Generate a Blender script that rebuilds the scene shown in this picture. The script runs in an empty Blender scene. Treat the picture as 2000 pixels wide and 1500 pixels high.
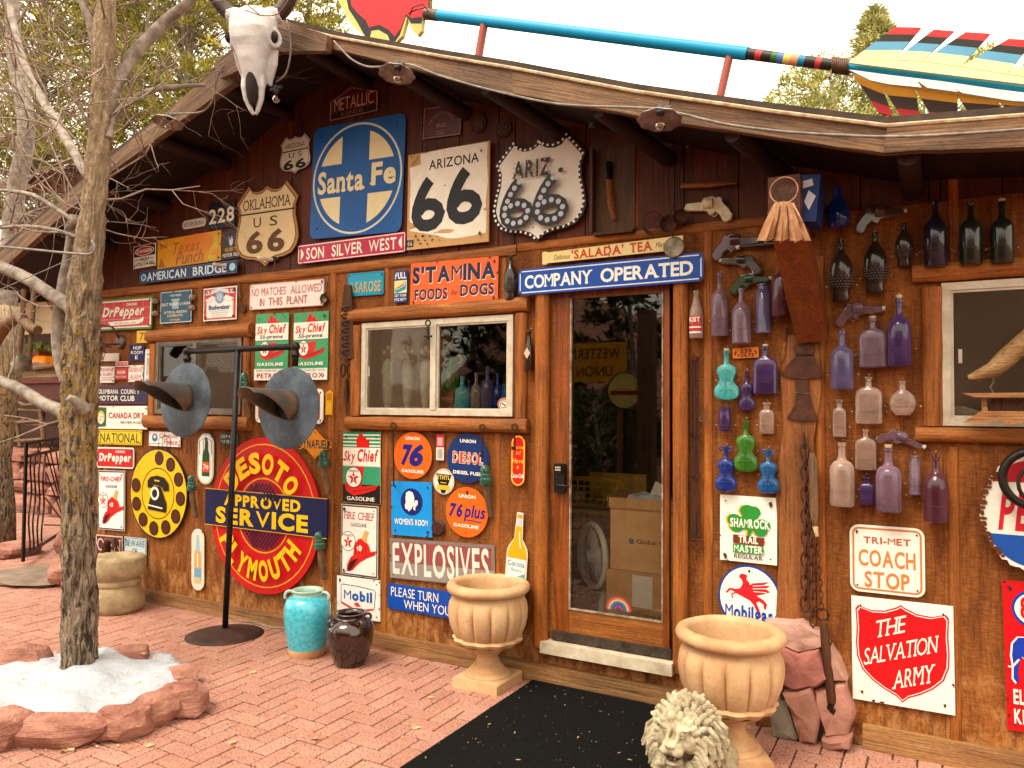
import bpy, math, random
from mathutils import Vector, Matrix, noise
from math import sin, cos, pi, radians, sqrt, atan2
random.seed(7)
S = bpy.context.scene
C = S.collection
# ---------------------------------------------------------------- camera, sky, sun, exposure
CAM = Vector((0, -4.0613, 1.6)); YAW, PIT, ROL, FPX = -0.5090837, 0.0311440, 0.0075858, 1494.408
fw = Vector((sin(YAW)*cos(PIT), cos(YAW)*cos(PIT), sin(PIT)))
_r = Vector((cos(YAW), -sin(YAW), 0)); _u = _r.cross(fw)
rt = _r*cos(ROL) + _u*sin(ROL); up = -_r*sin(ROL) + _u*cos(ROL)
cd = bpy.data.cameras.new('camera'); cd.sensor_width = 36; cd.lens = FPX/2000*36; cd.clip_end = 400; cd.clip_start = .05
co = bpy.data.objects.new('camera', cd); C.objects.link(co); S.camera = co
m3 = Matrix((rt, up, -fw)).transposed(); co.matrix_world = Matrix.Translation(CAM) @ m3.to_4x4()
W = bpy.data.worlds.new('World'); S.world = W; W.use_nodes = True
wn, wl = W.node_tree.nodes, W.node_tree.links; wn.clear()
wo = wn.new('ShaderNodeOutputWorld'); bg = wn.new('ShaderNodeBackground'); sky = wn.new('ShaderNodeTexSky')
sky.sky_type = 'NISHITA'; sky.sun_disc = False
SUN_EL, SUN_AZ = radians(58), radians(200)      # azimuth clockwise from +Y; overcast, the bright part of the sky in front of the wall
sky.sun_elevation = SUN_EL; sky.sun_rotation = SUN_AZ; sky.air_density = 1; sky.dust_density = 3
cl = wn.new('ShaderNodeMixRGB'); cl.inputs[0].default_value = .93; cl.inputs[2].default_value = (12, 10.5, 8.3, 1)
wl.new(sky.outputs[0], cl.inputs[1]); wl.new(cl.outputs[0], bg.inputs[0]); wl.new(bg.outputs[0], wo.inputs[0]); bg.inputs[1].default_value = .1
sd = bpy.data.lights.new('sun', 'SUN'); sd.energy = 1.5; sd.angle = radians(28); sd.color = (1, .91, .76)
so = bpy.data.objects.new('sun', sd); C.objects.link(so)
sdir = Vector((sin(SUN_AZ)*cos(SUN_EL), cos(SUN_AZ)*cos(SUN_EL), sin(SUN_EL)))
so.rotation_euler = sdir.to_track_quat('Z', 'Y').to_euler()
S.view_settings.view_transform = 'Standard'; S.view_settings.look = 'None'; S.view_settings.exposure = 1.28; S.view_settings.gamma = 1
S.view_settings.use_curve_mapping = False
S.cycles.max_bounces = 6; S.cycles.transparent_max_bounces = 12; S.cycles.sample_clamp_indirect = 4

# ---------------------------------------------------------------- measuring: a sight line of the photograph met with a real plane of the place
def ray(px, py): return fw + rt*((px-1000)/FPX) - up*((py-750)/FPX)
def PW(px, py, y=0.0):
    d = ray(px, py); return CAM + d*((y-CAM.y)/d.y)
def PG(px, py, z=0.0):
    d = ray(px, py); return CAM + d*((z-CAM.z)/d.z)
def mpp(P): return (Vector(P)-CAM).dot(fw)/FPX

# ---------------------------------------------------------------- materials
MC = {}
def srgb(h):
    if isinstance(h, (tuple, list)): return tuple(h[:3])
    h = h.lstrip('#'); v = [int(h[i:i+2], 16)/255 for i in (0, 2, 4)]
    return tuple(((c+.055)/1.055)**2.4 if c > .04045 else c/12.92 for c in v)
def newmat(key):
    m = bpy.data.materials.new(key); m.use_nodes = True; n = m.node_tree.nodes; n.clear()
    o = n.new('ShaderNodeOutputMaterial'); b = n.new('ShaderNodeBsdfPrincipled'); m.node_tree.links.new(b.outputs[0], o.inputs[0])
    return m, n, m.node_tree.links, b, o
def ramp(n, a, b, c0=(0, 0, 0), c1=(1, 1, 1)):
    r = n.new('ShaderNodeValToRGB'); r.color_ramp.elements[0].position = a; r.color_ramp.elements[1].position = b
    r.color_ramp.elements[0].color = (*c0, 1); r.color_ramp.elements[1].color = (*c1, 1); return r
def coords(n, l, sc=(1, 1, 1), mode='Object', rnd=True):
    t = n.new('ShaderNodeTexCoord'); mp = n.new('ShaderNodeMapping'); mp.inputs['Scale'].default_value = sc
    if rnd:
        oi = n.new('ShaderNodeObjectInfo'); mu = n.new('ShaderNodeMath'); mu.operation = 'MULTIPLY'; mu.inputs[1].default_value = 37
        l.new(oi.outputs['Random'], mu.inputs[0]); ad = n.new('ShaderNodeVectorMath'); l.new(t.outputs[mode], ad.inputs[0]); l.new(mu.outputs[0], ad.inputs[1]); l.new(ad.outputs[0], mp.inputs[0])
    else: l.new(t.outputs[mode], mp.inputs[0])
    return mp
def noi(n, l, vec, scale, detail=4, rough=.55, dist=0):
    x = n.new('ShaderNodeTexNoise'); x.inputs['Scale'].default_value = scale; x.inputs['Detail'].default_value = detail
    x.inputs['Roughness'].default_value = rough; x.inputs['Distortion'].default_value = dist; l.new(vec.outputs[0], x.inputs['Vector']); return x
def mixc(n, l, fac, a, b):
    m = n.new('ShaderNodeMixRGB')
    for s, v in ((0, fac), (1, a), (2, b)):
        if isinstance(v, (int, float)): m.inputs[s].default_value = v
        elif isinstance(v, tuple): m.inputs[s].default_value = (*v, 1)
        else: l.new(v.outputs[0], m.inputs[s])
    return m
def bump(n, l, b, h, st=.3, dist=.01):
    k = n.new('ShaderNodeBump'); k.inputs['Strength'].default_value = st; k.inputs['Distance'].default_value = dist
    l.new(h.outputs[0], k.inputs['Height']); l.new(k.outputs[0], b.inputs['Normal'])
def mott(key, c1, c2, scale=8, rough=.7, metal=0, bs=.25, bd=.01, lo=.35, hi=.65, sc=(1, 1, 1), fine=None, spec=.5, coat=0):
    """two tones of one surface broken up by noise, with relief"""
    if key in MC: return MC[key]
    m, n, l, b, o = newmat(key); v = coords(n, l, sc); a = noi(n, l, v, scale, 6, .6); r = ramp(n, lo, hi); l.new(a.outputs[0], r.inputs[0])
    c = mixc(n, l, r, srgb(c1), srgb(c2))
    if fine:
        f = noi(n, l, v, scale*14, 4, .7); fr = ramp(n, .56, .8); l.new(f.outputs[0], fr.inputs[0]); c = mixc(n, l, fr, c, srgb(fine))
    l.new(c.outputs[0], b.inputs['Base Color']); b.inputs['Roughness'].default_value = rough; b.inputs['Metallic'].default_value = metal
    b.inputs['Specular IOR Level'].default_value = spec; b.inputs['Coat Weight'].default_value = coat
    f2 = noi(n, l, v, scale*5, 5, .65); bump(n, l, b, f2, bs, bd); MC[key] = m; return m
def wood(key, c1, c2, ax='Z', rough=.62, dark=(.02, .008, .004), g=1.0, bs=.5, wear=None):
    if key in MC: return MC[key]
    m, n, l, b, o = newmat(key); s = {'X': (1.2, 16, 16), 'Y': (16, 1.2, 16), 'Z': (16, 16, 1.2)}[ax]
    v = coords(n, l, tuple(q*g for q in s)); a = noi(n, l, v, 1.6, 8, .68, .6)
    r = ramp(n, .32, .68); l.new(a.outputs[0], r.inputs[0]); c = mixc(n, l, r, srgb(c1), srgb(c2))
    s2 = {'X': (2.5, 90, 90), 'Y': (90, 2.5, 90), 'Z': (90, 90, 2.5)}[ax]; v2 = coords(n, l, s2); k = noi(n, l, v2, 1.2, 5, .6)
    kr = ramp(n, .30, .47, (1, 1, 1), (0, 0, 0)); l.new(k.outputs[0], kr.inputs[0])
    ml = n.new('ShaderNodeMath'); ml.operation = 'MULTIPLY'; ml.inputs[1].default_value = .75; l.new(kr.outputs[0], ml.inputs[0])
    c = mixc(n, l, ml, c, dark)
    v3 = coords(n, l, (1, 1, 1)); bl = noi(n, l, v3, 2.1, 4, .6); br = ramp(n, .3, .75, (.62, .62, .62), (1.25, 1.2, 1.15)); l.new(bl.outputs[0], br.inputs[0])
    mm = n.new('ShaderNodeMixRGB'); mm.blend_type = 'MULTIPLY'; mm.inputs[0].default_value = 1; l.new(c.outputs[0], mm.inputs[1]); l.new(br.outputs[0], mm.inputs[2]); c = mm
    v4 = coords(n, l, {'X': (20, 60, 60), 'Y': (60, 20, 60), 'Z': (60, 60, 20)}[ax]); q4 = noi(n, l, v4, 2.2, 6, .75); r4_ = ramp(n, .35, .65, (.68, .66, .62), (1.12, 1.12, 1.12)); l.new(q4.outputs[0], r4_.inputs[0]); m4 = n.new('ShaderNodeMixRGB'); m4.blend_type = 'MULTIPLY'; m4.inputs[0].default_value = 1; l.new(c.outputs[0], m4.inputs[1]); l.new(r4_.outputs[0], m4.inputs[2]); c = m4
    if wear:
        wz = noi(n, l, coords(n, l, tuple(q*.45 for q in s)), 2.3, 6, .7); wr = ramp(n, .6, .85); l.new(wz.outputs[0], wr.inputs[0]); c = mixc(n, l, wr, c, srgb(wear))
    l.new(c.outputs[0], b.inputs['Base Color']); b.inputs['Roughness'].default_value = rough; b.inputs['Specular IOR Level'].default_value = .35
    ad = n.new('ShaderNodeMath'); l.new(k.outputs[0], ad.inputs[0]); l.new(a.outputs[0], ad.inputs[1]); bump(n, l, b, ad, bs, .008); MC[key] = m; return m
def paint(col, wear=0.0, rough=.3, dirt=.25):
    """enamel or print; wear lets rust and bare board through in patches"""
    key = 'enamel_%s_%d_%d' % (col if isinstance(col, str) else '_'.join('%.2f' % q for q in col), int(wear*100), int(rough*100))
    if key in MC: return MC[key]
    m, n, l, b, o = newmat(key); v = coords(n, l, mode='Generated', rnd=False)
    t = n.new('ShaderNodeNewGeometry'); mp = n.new('ShaderNodeMapping'); l.new(t.outputs['Position'], mp.inputs[0])
    a = noi(n, l, mp, 14, 6, .65); r = ramp(n, .35, .8); l.new(a.outputs[0], r.inputs[0]); c0 = srgb(col)
    dk = tuple(q*.72*w for q, w in zip(c0, (1, .95, .86))); mu = n.new('ShaderNodeMath'); mu.operation = 'MULTIPLY'; mu.inputs[1].default_value = dirt*2; l.new(r.outputs[0], mu.inputs[0])
    c = mixc(n, l, mu, c0, dk)
    if wear > 0:
        k = noi(n, l, mp, 30, 7, .7); kr = ramp(n, .72-wear*.3, .735-wear*.3); l.new(k.outputs[0], kr.inputs[0]); c = mixc(n, l, kr, c, (.12, .05, .02)); bump(n, l, b, kr, .4, .002)
    l.new(c.outputs[0], b.inputs['Base Color']); b.inputs['Roughness'].default_value = rough+.08; b.inputs['Specular IOR Level'].default_value = .3; MC[key] = m; return m
def glass(key, tint, body, mixf=.5, rough=.07, gl=-.02):
    """old tinted glass: clear tint and a cloudy body, with a surface reflection"""
    if key in MC: return MC[key]
    m, n, l, b, o = newmat(key); b.inputs['Roughness'].default_value = .35; b.inputs['Specular IOR Level'].default_value = .35; b.inputs['Coat Weight'].default_value = .5; b.inputs['Coat Roughness'].default_value = .06
    v = coords(n, l); a = noi(n, l, v, 9, 4); r = ramp(n, .3, .7); l.new(a.outputs[0], r.inputs[0]); c = mixc(n, l, r, srgb(body), tuple(min(1, q*1.6+.02) for q in srgb(body))); l.new(c.outputs[0], b.inputs['Base Color'])
    tr = n.new('ShaderNodeBsdfTransparent'); tr.inputs[0].default_value = (*srgb(tint), 1); gs = n.new('ShaderNodeBsdfGlossy'); gs.inputs['Roughness'].default_value = rough
    x = n.new('ShaderNodeMixShader'); lw = n.new('ShaderNodeLayerWeight'); lw.inputs[0].default_value = .35; mr = n.new('ShaderNodeMapRange'); mr.inputs[1].default_value = 0; mr.inputs[2].default_value = .8; mr.inputs[3].default_value = mixf*.55; mr.inputs[4].default_value = min(1, mixf+.35); l.new(lw.outputs['Facing'], mr.inputs[0]); l.new(mr.outputs[0], x.inputs[0]); l.new(tr.outputs[0], x.inputs[1]); l.new(b.outputs[0], x.inputs[2])
    y = n.new('ShaderNodeMixShader'); f = n.new('ShaderNodeFresnel'); f.inputs[0].default_value = 1.5
    ad = n.new('ShaderNodeMath'); ad.inputs[1].default_value = gl*.3; l.new(f.outputs[0], ad.inputs[0]); l.new(ad.outputs[0], y.inputs[0])
    l.new(x.outputs[0], y.inputs[1]); l.new(gs.outputs[0], y.inputs[2]); l.new(y.outputs[0], o.inputs[0]); MC[key] = m; return m
def pane_mat(key='window_pane', refl=-.025, tint=(.96, .97, .95)):
    if key in MC: return MC[key]
    m, n, l, b, o = newmat(key); tr = n.new('ShaderNodeBsdfTransparent'); tr.inputs[0].default_value = (*tint, 1)
    gs = n.new('ShaderNodeBsdfGlossy'); gs.inputs['Roughness'].default_value = .01; f = n.new('ShaderNodeFresnel'); f.inputs[0].default_value = 1.5
    ad = n.new('ShaderNodeMath'); ad.inputs[1].default_value = refl; l.new(f.outputs[0], ad.inputs[0]); y = n.new('ShaderNodeMixShader')
    l.new(ad.outputs[0], y.inputs[0]); l.new(tr.outputs[0], y.inputs[1]); l.new(gs.outputs[0], y.inputs[2]); l.new(y.outputs[0], o.inputs[0]); MC[key] = m; return m

# ---------------------------------------------------------------- mesh building
class MB:
    def __init__(s): s.v = []; s.f = []; s.m = []
    def add(s, vs, fs, mi=0):
        o = len(s.v); s.v += [tuple(q) for q in vs]; s.f += [tuple(i+o for i in f) for f in fs]; s.m += [mi]*len(fs); return s
    def box(s, a, b, mi=0, mat=None, bev=0):
        x0, y0, z0 = a; x1, y1, z1 = b
        vs = [Vector(q) for q in ((x0, y0, z0), (x1, y0, z0), (x1, y1, z0), (x0, y1, z0), (x0, y0, z1), (x1, y0, z1), (x1, y1, z1), (x0, y1, z1))]
        if mat: vs = [mat @ q for q in vs]
        return s.add(vs, [(0, 3, 2, 1), (4, 5, 6, 7), (0, 1, 5, 4), (1, 2, 6, 5), (2, 3, 7, 6), (3, 0, 4, 7)], mi)
    def prism(s, pts, y0, y1, mi=0, side=True, mi2=None):      # pts (x,z) outline, from y0 (front) back to y1
        n = len(pts); ar = sum(pts[i][0]*pts[(i+1) % n][1]-pts[(i+1) % n][0]*pts[i][1] for i in range(n))
        if ar < 0: pts = pts[::-1]
        vs = [(x, y0, z) for x, z in pts]+[(x, y1, z) for x, z in pts]; fs = [tuple(range(n)), tuple(range(2*n-1, n-1, -1))]
        s.add(vs, fs, mi)
        if side: s.add(vs, [((i+1) % n, i, n+i, n+(i+1) % n) for i in range(n)], mi if mi2 is None else mi2)
        return s
    def flat(s, pts, y, mi=0):
        n = len(pts); ar = sum(pts[i][0]*pts[(i+1) % n][1]-pts[(i+1) % n][0]*pts[i][1] for i in range(n))
        if ar < 0: pts = pts[::-1]
        return s.add([(x, y, z) for x, z in pts], [tuple(range(n))], mi)
    def tube(s, path, rad, n=10, mi=0, cap=True, flat=1.0):
        path = [Vector(p) for p in path]; k = len(path); rad = rad if isinstance(rad, (list, tuple)) else [rad]*k; vs = []; u = None
        for i, p in enumerate(path):
            d = (path[min(i+1, k-1)]-path[max(i-1, 0)]).normalized()
            if u is None: u = d.orthogonal().normalized()
            u = (u-d*u.dot(d)).normalized(); w = d.cross(u)
            for j in range(n): a = 2*pi*j/n; vs.append(p+(u*cos(a)+w*sin(a)*flat)*rad[i])
        fs = [(i*n+j, i*n+(j+1) % n, (i+1)*n+(j+1) % n, (i+1)*n+j) for i in range(k-1) for j in range(n)]
        if cap: fs += [tuple(range(n-1, -1, -1)), tuple(range((k-1)*n, k*n))]
        return s.add(vs, fs, mi)
    def lathe(s, prof, n=24, c=(0, 0, 0), mi=0, ax='Z', fn=None, mat=None, cap=False):    # prof (r, z)
        vs = []
        for i, (r, z) in enumerate(prof):
            for j in range(n):
                a = 2*pi*j/n; rr = fn(r, z, a, i) if fn else r
                p = Vector((rr*cos(a), rr*sin(a), z)) if ax == 'Z' else (Vector((rr*cos(a), z, rr*sin(a))) if ax == 'Y' else Vector((z, rr*cos(a), rr*sin(a))))
                if mat: p = mat @ p
                vs.append(p+Vector(c))
        k = len(prof); fs = [(i*n+j, i*n+(j+1) % n, (i+1)*n+(j+1) % n, (i+1)*n+j) for i in range(k-1) for j in range(n)]
        if ax == 'Y': fs = [f[::-1] for f in fs]
        if cap: fs += [tuple(range(n-1, -1, -1)), tuple(range((k-1)*n, k*n))]
        return s.add(vs, fs, mi)
    def ell(s, c, r, n=12, mi=0, mat=None):
        prof = [(max(sin(pi*i/n), 1e-4), -cos(pi*i/n)) for i in range(n+1)]; vs = []; c = Vector(c)
        for q, z in prof:
            for j in range(n*2): a = pi*j/n; p = Vector((q*cos(a)*r[0], q*sin(a)*r[1], z*r[2])); vs.append((mat @ p if mat else p)+c)
        k = n*2; return s.add(vs, [(i*k+j, i*k+(j+1) % k, (i+1)*k+(j+1) % k, (i+1)*k+j) for i in range(n) for j in range(k)], mi)
    def torus(s, c, R, r, mat=None, n=24, k=8, mi=0, a0=0, a1=2*pi):
        c = Vector(c); full = abs(a1-a0-2*pi) < 1e-6; pts = []
        for i in range(n+1): a = a0+(a1-a0)*i/n; p = Vector((R*cos(a), 0, R*sin(a))); pts.append((mat @ p if mat else p)+c)
        return s.tube(pts, r, k, mi, cap=not full)
    def build(s, name, mats, parent=None, loc=(0, 0, 0), smooth=False, rot=None, ang=None):
        me = bpy.data.meshes.new(name); me.from_pydata(s.v, [], s.f)
        mats = mats if isinstance(mats, (list, tuple)) else [mats]
        for q in mats: me.materials.append(q)
        if len(mats) > 1: me.polygons.foreach_set('material_index', s.m)
        if smooth:
            me.polygons.foreach_set('use_smooth', [True]*len(me.polygons))
            if ang is not None:
                try: me.set_sharp_from_angle(angle=radians(ang))
                except Exception: pass
        me.update(); o = bpy.data.objects.new(name, me); C.objects.link(o); o.location = loc
        if rot: o.rotation_euler = rot
        if parent is not None: o.parent = parent
        return o
def thing(name, label, cat, loc=(0, 0, 0), rot=(0, 0, 0), group=None, kind=None):
    o = bpy.data.objects.new(name, None); C.objects.link(o); o.empty_display_size = .1; o.location = loc; o.rotation_euler = rot; tag(o, label, cat, group, kind); return o
def tag(o, label=None, cat=None, group=None, kind=None):
    for k, v in (('label', label), ('category', cat), ('group', group), ('kind', kind)):
        if v: o[k] = v
    return o
def rel(P, o): return Vector(P)-Vector(o.location)
def roughen(me_mb, amp, fr, seed=0):
    out = []
    for q in me_mb.v:
        p = Vector(q); out.append(tuple(p+noise.noise_vector(p*fr+Vector((seed, seed*1.7, 0)))*amp))
    me_mb.v = out; return me_mb
def rect_c(x0, z0, x1, z1, r, n=6):
    r = min(r, abs(x1-x0)/2, abs(z1-z0)/2)
    if r <= 0: return [(x0, z0), (x1, z0), (x1, z1), (x0, z1)]
    P = []
    for cx, cz, a in ((x1-r, z0+r, -pi/2), (x1-r, z1-r, 0), (x0+r, z1-r, pi/2), (x0+r, z0+r, pi)):
        P += [(cx+r*cos(a+pi/2*i/n), cz+r*sin(a+pi/2*i/n)) for i in range(n+1)]
    return P
def ribbon(pts, w):
    L = []; R = []; n = len(pts)
    for i, p in enumerate(pts):
        a = pts[max(i-1, 0)]; b = pts[min(i+1, n-1)]; d = Vector((b[0]-a[0], b[1]-a[1])); d = d.normalized() if d.length > 0 else Vector((1, 0)); q = Vector((-d.y, d.x))*w/2
        L.append((p[0]+q.x, p[1]+q.y)); R.append((p[0]-q.x, p[1]-q.y))
    return L, R

# ---------------------------------------------------------------- lettering
TC = {}
def glyph(s, bold=0.0):
    k = (s, bold)
    if k in TC: return TC[k]
    cu = bpy.data.curves.new('t', 'FONT'); cu.body = s; cu.size = 1; cu.offset = bold; cu.resolution_u = 3
    ob = bpy.data.objects.new('t', cu); me = bpy.data.meshes.new_from_object(ob)
    vs = [(v.co.x, v.co.y) for v in me.vertices]; fs = [tuple(p.vertices) for p in me.polygons]
    bpy.data.objects.remove(ob); bpy.data.curves.remove(cu); bpy.data.meshes.remove(me); TC[k] = (vs, fs); return TC[k]
SB = {'A': (.06, .94), 'M': (.08, .92), 'N': (.1,), 'H': (.12, .88), 'T': (.5,), 'I': (.5,), 'R': (.15, .92), 'P': (.15,), 'F': (.15,), 'K': (.15, .9), 'Y': (.5,), 'E': (), 'L': (), 'n': (.15, .85), 'h': (.15, .85), 'm': (.1, .5, .9), 'r': (.3,), 'f': (.5,), 'i': (.5,), 'l': (.5,), 'k': (.15, .9), 'd': (.85,), 'a': (.9,), 'U': (), 'D': (), 'B': ()}
ST = {'N': (.1, .9), 'H': (.12, .88), 'I': (.5,), 'M': (.1, .9), 'K': (.15, .88), 'U': (.1, .9), 'V': (.08, .92), 'W': (.06, .94), 'Y': (.1, .9), 'h': (.1,), 'l': (.4,), 'k': (.1,), 'X': (.1, .9)}
def textpoly(s, bold=0.0, slab=False, gap=.09, ital=0.0):
    """letters as polygons (x, y, layer), x from 0, baseline 0, capital height about .73"""
    V = []; F = []; x = 0; k = 0
    for ch in s:
        if ch == ' ': x += .3; continue
        vs, fs = glyph(ch, 0 if ch == 'M' else min(bold, .008) if ch in 'WV' else bold)
        if not vs: continue
        x0 = min(q[0] for q in vs); w = max(q[0] for q in vs)-x0; yt = max(q[1] for q in vs); o = len(V); k += 1; d = k % 2
        V += [(q[0]-x0+x, q[1], d) for q in vs]; F += [tuple(i+o for i in f) for f in fs]
        if slab:
            for tab, yy in ((SB, 0), (ST, yt-.07)):
                for j, p in enumerate(tab.get(ch, ())):
                    o = len(V); a = x+p*w-.115; b = x+p*w+.115; dd = 2+(k+j) % 2+(2 if yy else 0); V += [(a, yy, dd), (b, yy, dd), (b, yy+.07, dd), (a, yy+.07, dd)]; F.append((o, o+1, o+2, o+3))
        x += w+gap
    return [(q[0]+q[1]*ital, q[1], q[2]) for q in V], F

# ---------------------------------------------------------------- signs
def frame(quad, off):
    TL, TR, BR, BL = [PW(*q, -off) for q in quad]; c = (TL+TR+BR+BL)/4; U = ((TR-TL)+(BR-BL))/2; V = ((TL-BL)+(TR-BR))/2
    return c, U.length, abs(V.z), atan2(U.z, U.x)
def sign(name, label, quad, base, elems=(), shape='rect', rad=0.0, off=.015, th=.004, wear=.04, rough=.3, cat='sign', group=None, holes=4, edge=None, pts=None, dirt=.25, border=None):
    c, w, h, ang = frame(quad, off+th)
    t = thing(name, label, cat, (c.x, -off, c.z), (0, -ang, 0), group)
    def X(u): return (u-.5)*w
    def Z(v): return (.5-v)*h
    if shape == 'rect': P = rect_c(-w/2, -h/2, w/2, h/2, rad*min(w, h))
    elif shape == 'ellipse': P = [(w/2*cos(2*pi*i/56), h/2*sin(2*pi*i/56)) for i in range(56)]
    else: P = [(X(u), Z(v)) for u, v in pts]
    mb = MB(); mb.prism(P, -th, 0); pl = mb.build('plate', [paint(base, wear, rough, dirt)], t)
    lay = [0]; G = {}; many = len(elems) > 14
    def put(part, polys, col, wr):
        lay[0] += 1; y = -th-.0005-.00035*lay[0]
        if many and part in ('emblem', 'border'): key = (part, 0)
        else: key = (part, lay[0])
        mbx, mats = G.setdefault(key, (MB(), [])); mt = paint(col, wr, rough, dirt)
        if mt not in mats: mats.append(mt)
        mi = mats.index(mt)
        for vs, fs in polys:
            vv = [(p[0], y-(.00005*p[2] if len(p) > 2 else 0), p[1]) for p in vs]; ff = []
            for f in fs:
                ar = sum(vs[f[i]][0]*vs[f[(i+1) % len(f)]][1]-vs[f[(i+1) % len(f)]][0]*vs[f[i]][1] for i in range(len(f))); ff.append(f if ar > 0 else f[::-1])
            mbx.add(vv, ff, mi)
    for e in ([border] if border else [])+list(elems):
        k = e[0]; op = e[-1] if isinstance(e[-1], dict) else {}; wr = op.get('wear', wear*.7)
        if k == 't':
            _, s, x0, y0, x1, y1, col = e[:7]; vs, fs = textpoly(s, op.get('b', 0), op.get('s', 0), op.get('g', .09), op.get('i', 0))
            if not vs: continue
            a0 = min(q[0] for q in vs); a1 = max(q[0] for q in vs); b0 = min(q[1] for q in vs); b1 = max(q[1] for q in vs)
            rs = op.get('rise', 0)
            def mk(dx, dy): return [(X(x0+(x1-x0)*(q[0]-a0)/(a1-a0))+dx, Z(y1+(y0-y1)*(q[1]-b0)/(b1-b0)-rs*(q[0]-a0)/(a1-a0))+dy, q[2]) for q in vs]
            if 'sh' in op: put('lettering', [(mk(.012*h, -.018*h), fs)], op['sh'], wr)
            put('lettering', [(mk(0, 0), fs)], col, wr)
        elif k == 'arc':
            _, s, cu, cv, R, a0, a1, hh, col = e[:9]; asp = op.get('asp', 1); N = len(s); polys = []
            for i, ch in enumerate(s):
                if ch == ' ': continue
                a = radians(a0+(a1-a0)*(i+.5)/N); vs, fs = glyph(ch, op.get('b', 0)); bx0 = min(q[0] for q in vs); bx1 = max(q[0] for q in vs)
                sc = hh*h/.73; wd = abs(radians(a1-a0))*R*h/N*.84; sx = min(wd/(bx1-bx0), sc*1.4); inn = op.get('in', 0); vv = []
                for x, y in vs:
                    lx = (x-(bx0+bx1)/2)*sx; ly = y*sc-hh*h/2
                    if inn: rr = R*h-ly; th_ = a; vv.append((X(cu)+cos(th_)*rr-sin(th_)*lx*-1*-1, Z(cv)+sin(th_)*rr+cos(th_)*lx))
                    else: rr = R*h+ly; vv.append((X(cu)+cos(a)*rr+sin(a)*lx, Z(cv)+sin(a)*rr-cos(a)*lx))
                polys.append((vv, fs))
            put('lettering', polys, col, wr)
        else:
            part = op.get('n', 'emblem')
            if k == 'p': P = [(X(u), Z(v)) for u, v in e[1]]; put(part, [(P, [tuple(range(len(P)))])], e[2], wr)
            elif k == 'e':
                _, cu, cv, ru, rv, col = e[:6]; P = [(X(cu+ru*cos(2*pi*i/40)), Z(cv+rv*sin(2*pi*i/40))) for i in range(40)]; put(part, [(P, [tuple(range(40))])], col, wr)
            elif k == 'r':
                _, x0, y0, x1, y1, col = e[:6]; P = rect_c(X(x0), Z(y1), X(x1), Z(y0), op.get('rad', 0)*min(w, h)); put(part, [(P, [tuple(range(len(P)))])], col, wr)
            elif k == 'rr':
                _, ins, wd, col = e[:4]; i0 = ins*min(w, h); i1 = i0+wd*min(w, h); rr = op.get('rad', rad)*min(w, h)
                A = rect_c(-w/2+i0, -h/2+i0, w/2-i0, h/2-i0, max(rr-i0, .0008)); B = rect_c(-w/2+i1, -h/2+i1, w/2-i1, h/2-i1, max(rr-i1, .0006)); n = len(A)
                put('border', [(A+B, [(i, (i+1) % n, n+(i+1) % n, n+i) for i in range(n)])], col, wr)
            elif k == 'er':
                _, cu, cv, ru, rv, wd, col = e[:7]; n = 56; A = [(X(cu+ru*cos(2*pi*i/n)), Z(cv+rv*sin(2*pi*i/n))) for i in range(n)]
                B = [(X(cu+(ru-wd)*cos(2*pi*i/n)), Z(cv+(rv-wd*w/h*op.get('q', 1))*sin(2*pi*i/n))) for i in range(n)]
                put(op.get('n', 'border'), [(A+B, [(i, (i+1) % n, n+(i+1) % n, n+i) for i in range(n)])], col, wr)
            elif k == 'pr':      # scaled outline ring of the sign's own shape
                _, s0, s1, col = e[:4]; n = len(pts); A = [(X(.5+(u-.5)*s0), Z(.5+(v-.5)*s0)) for u, v in pts]; B = [(X(.5+(u-.5)*s1), Z(.5+(v-.5)*s1)) for u, v in pts]
                put('border', [(A+B, [(i, (i+1) % n, n+(i+1) % n, n+i) for i in range(n)])], col, wr)
            elif k == 'l':
                L, R = ribbon([(X(u), Z(v)) for u, v in e[1]], e[2]*min(w, h)); n = len(L); put(part, [([(*L[i], i*.2), (*L[i+1], i*.2), (*R[i+1], i*.2), (*R[i], i*.2)], [(0, 1, 2, 3)]) for i in range(n-1)], e[3], wr)
    for (nm, _k), (mbx, mats) in G.items(): mbx.build(nm, mats, t)
    if holes:
        hb = MB(); q = .05*min(w, h)+.004
        pos = [(-w/2+q*1.6, h/2-q*1.6), (w/2-q*1.6, h/2-q*1.6), (w/2-q*1.6, -h/2+q*1.6), (-w/2+q*1.6, -h/2+q*1.6)] if shape == 'rect' and holes == 4 else [(0, h/2-q*1.5), (0, -h/2+q*1.5)]
        for x, z in pos: hb.lathe([(.0001, -.003), (.004, -.0025), (.0045, 0)], 8, (x, -th-.001-.0004*lay[0], z), ax='Y')
        hb_ = MB(); rs_ = random.Random(int(c.x*977)+int(c.z*331))
        for x, z in pos:
            if rs_.random() < .3: continue
            R_ = rs_.uniform(.006, .012)*min(1, min(w, h)/.2); k_ = 11; y_ = -th-.0009-.0004*lay[0]
            hb_.flat([(x+R_*rs_.uniform(.55, 1.15)*cos(2*pi*i_/k_), z+R_*rs_.uniform(.55, 1.15)*sin(2*pi*i_/k_)-(R_*rs_.random()*1.5 if i_ in (8, 9) else 0)) for i_ in range(k_)], y_)
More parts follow.
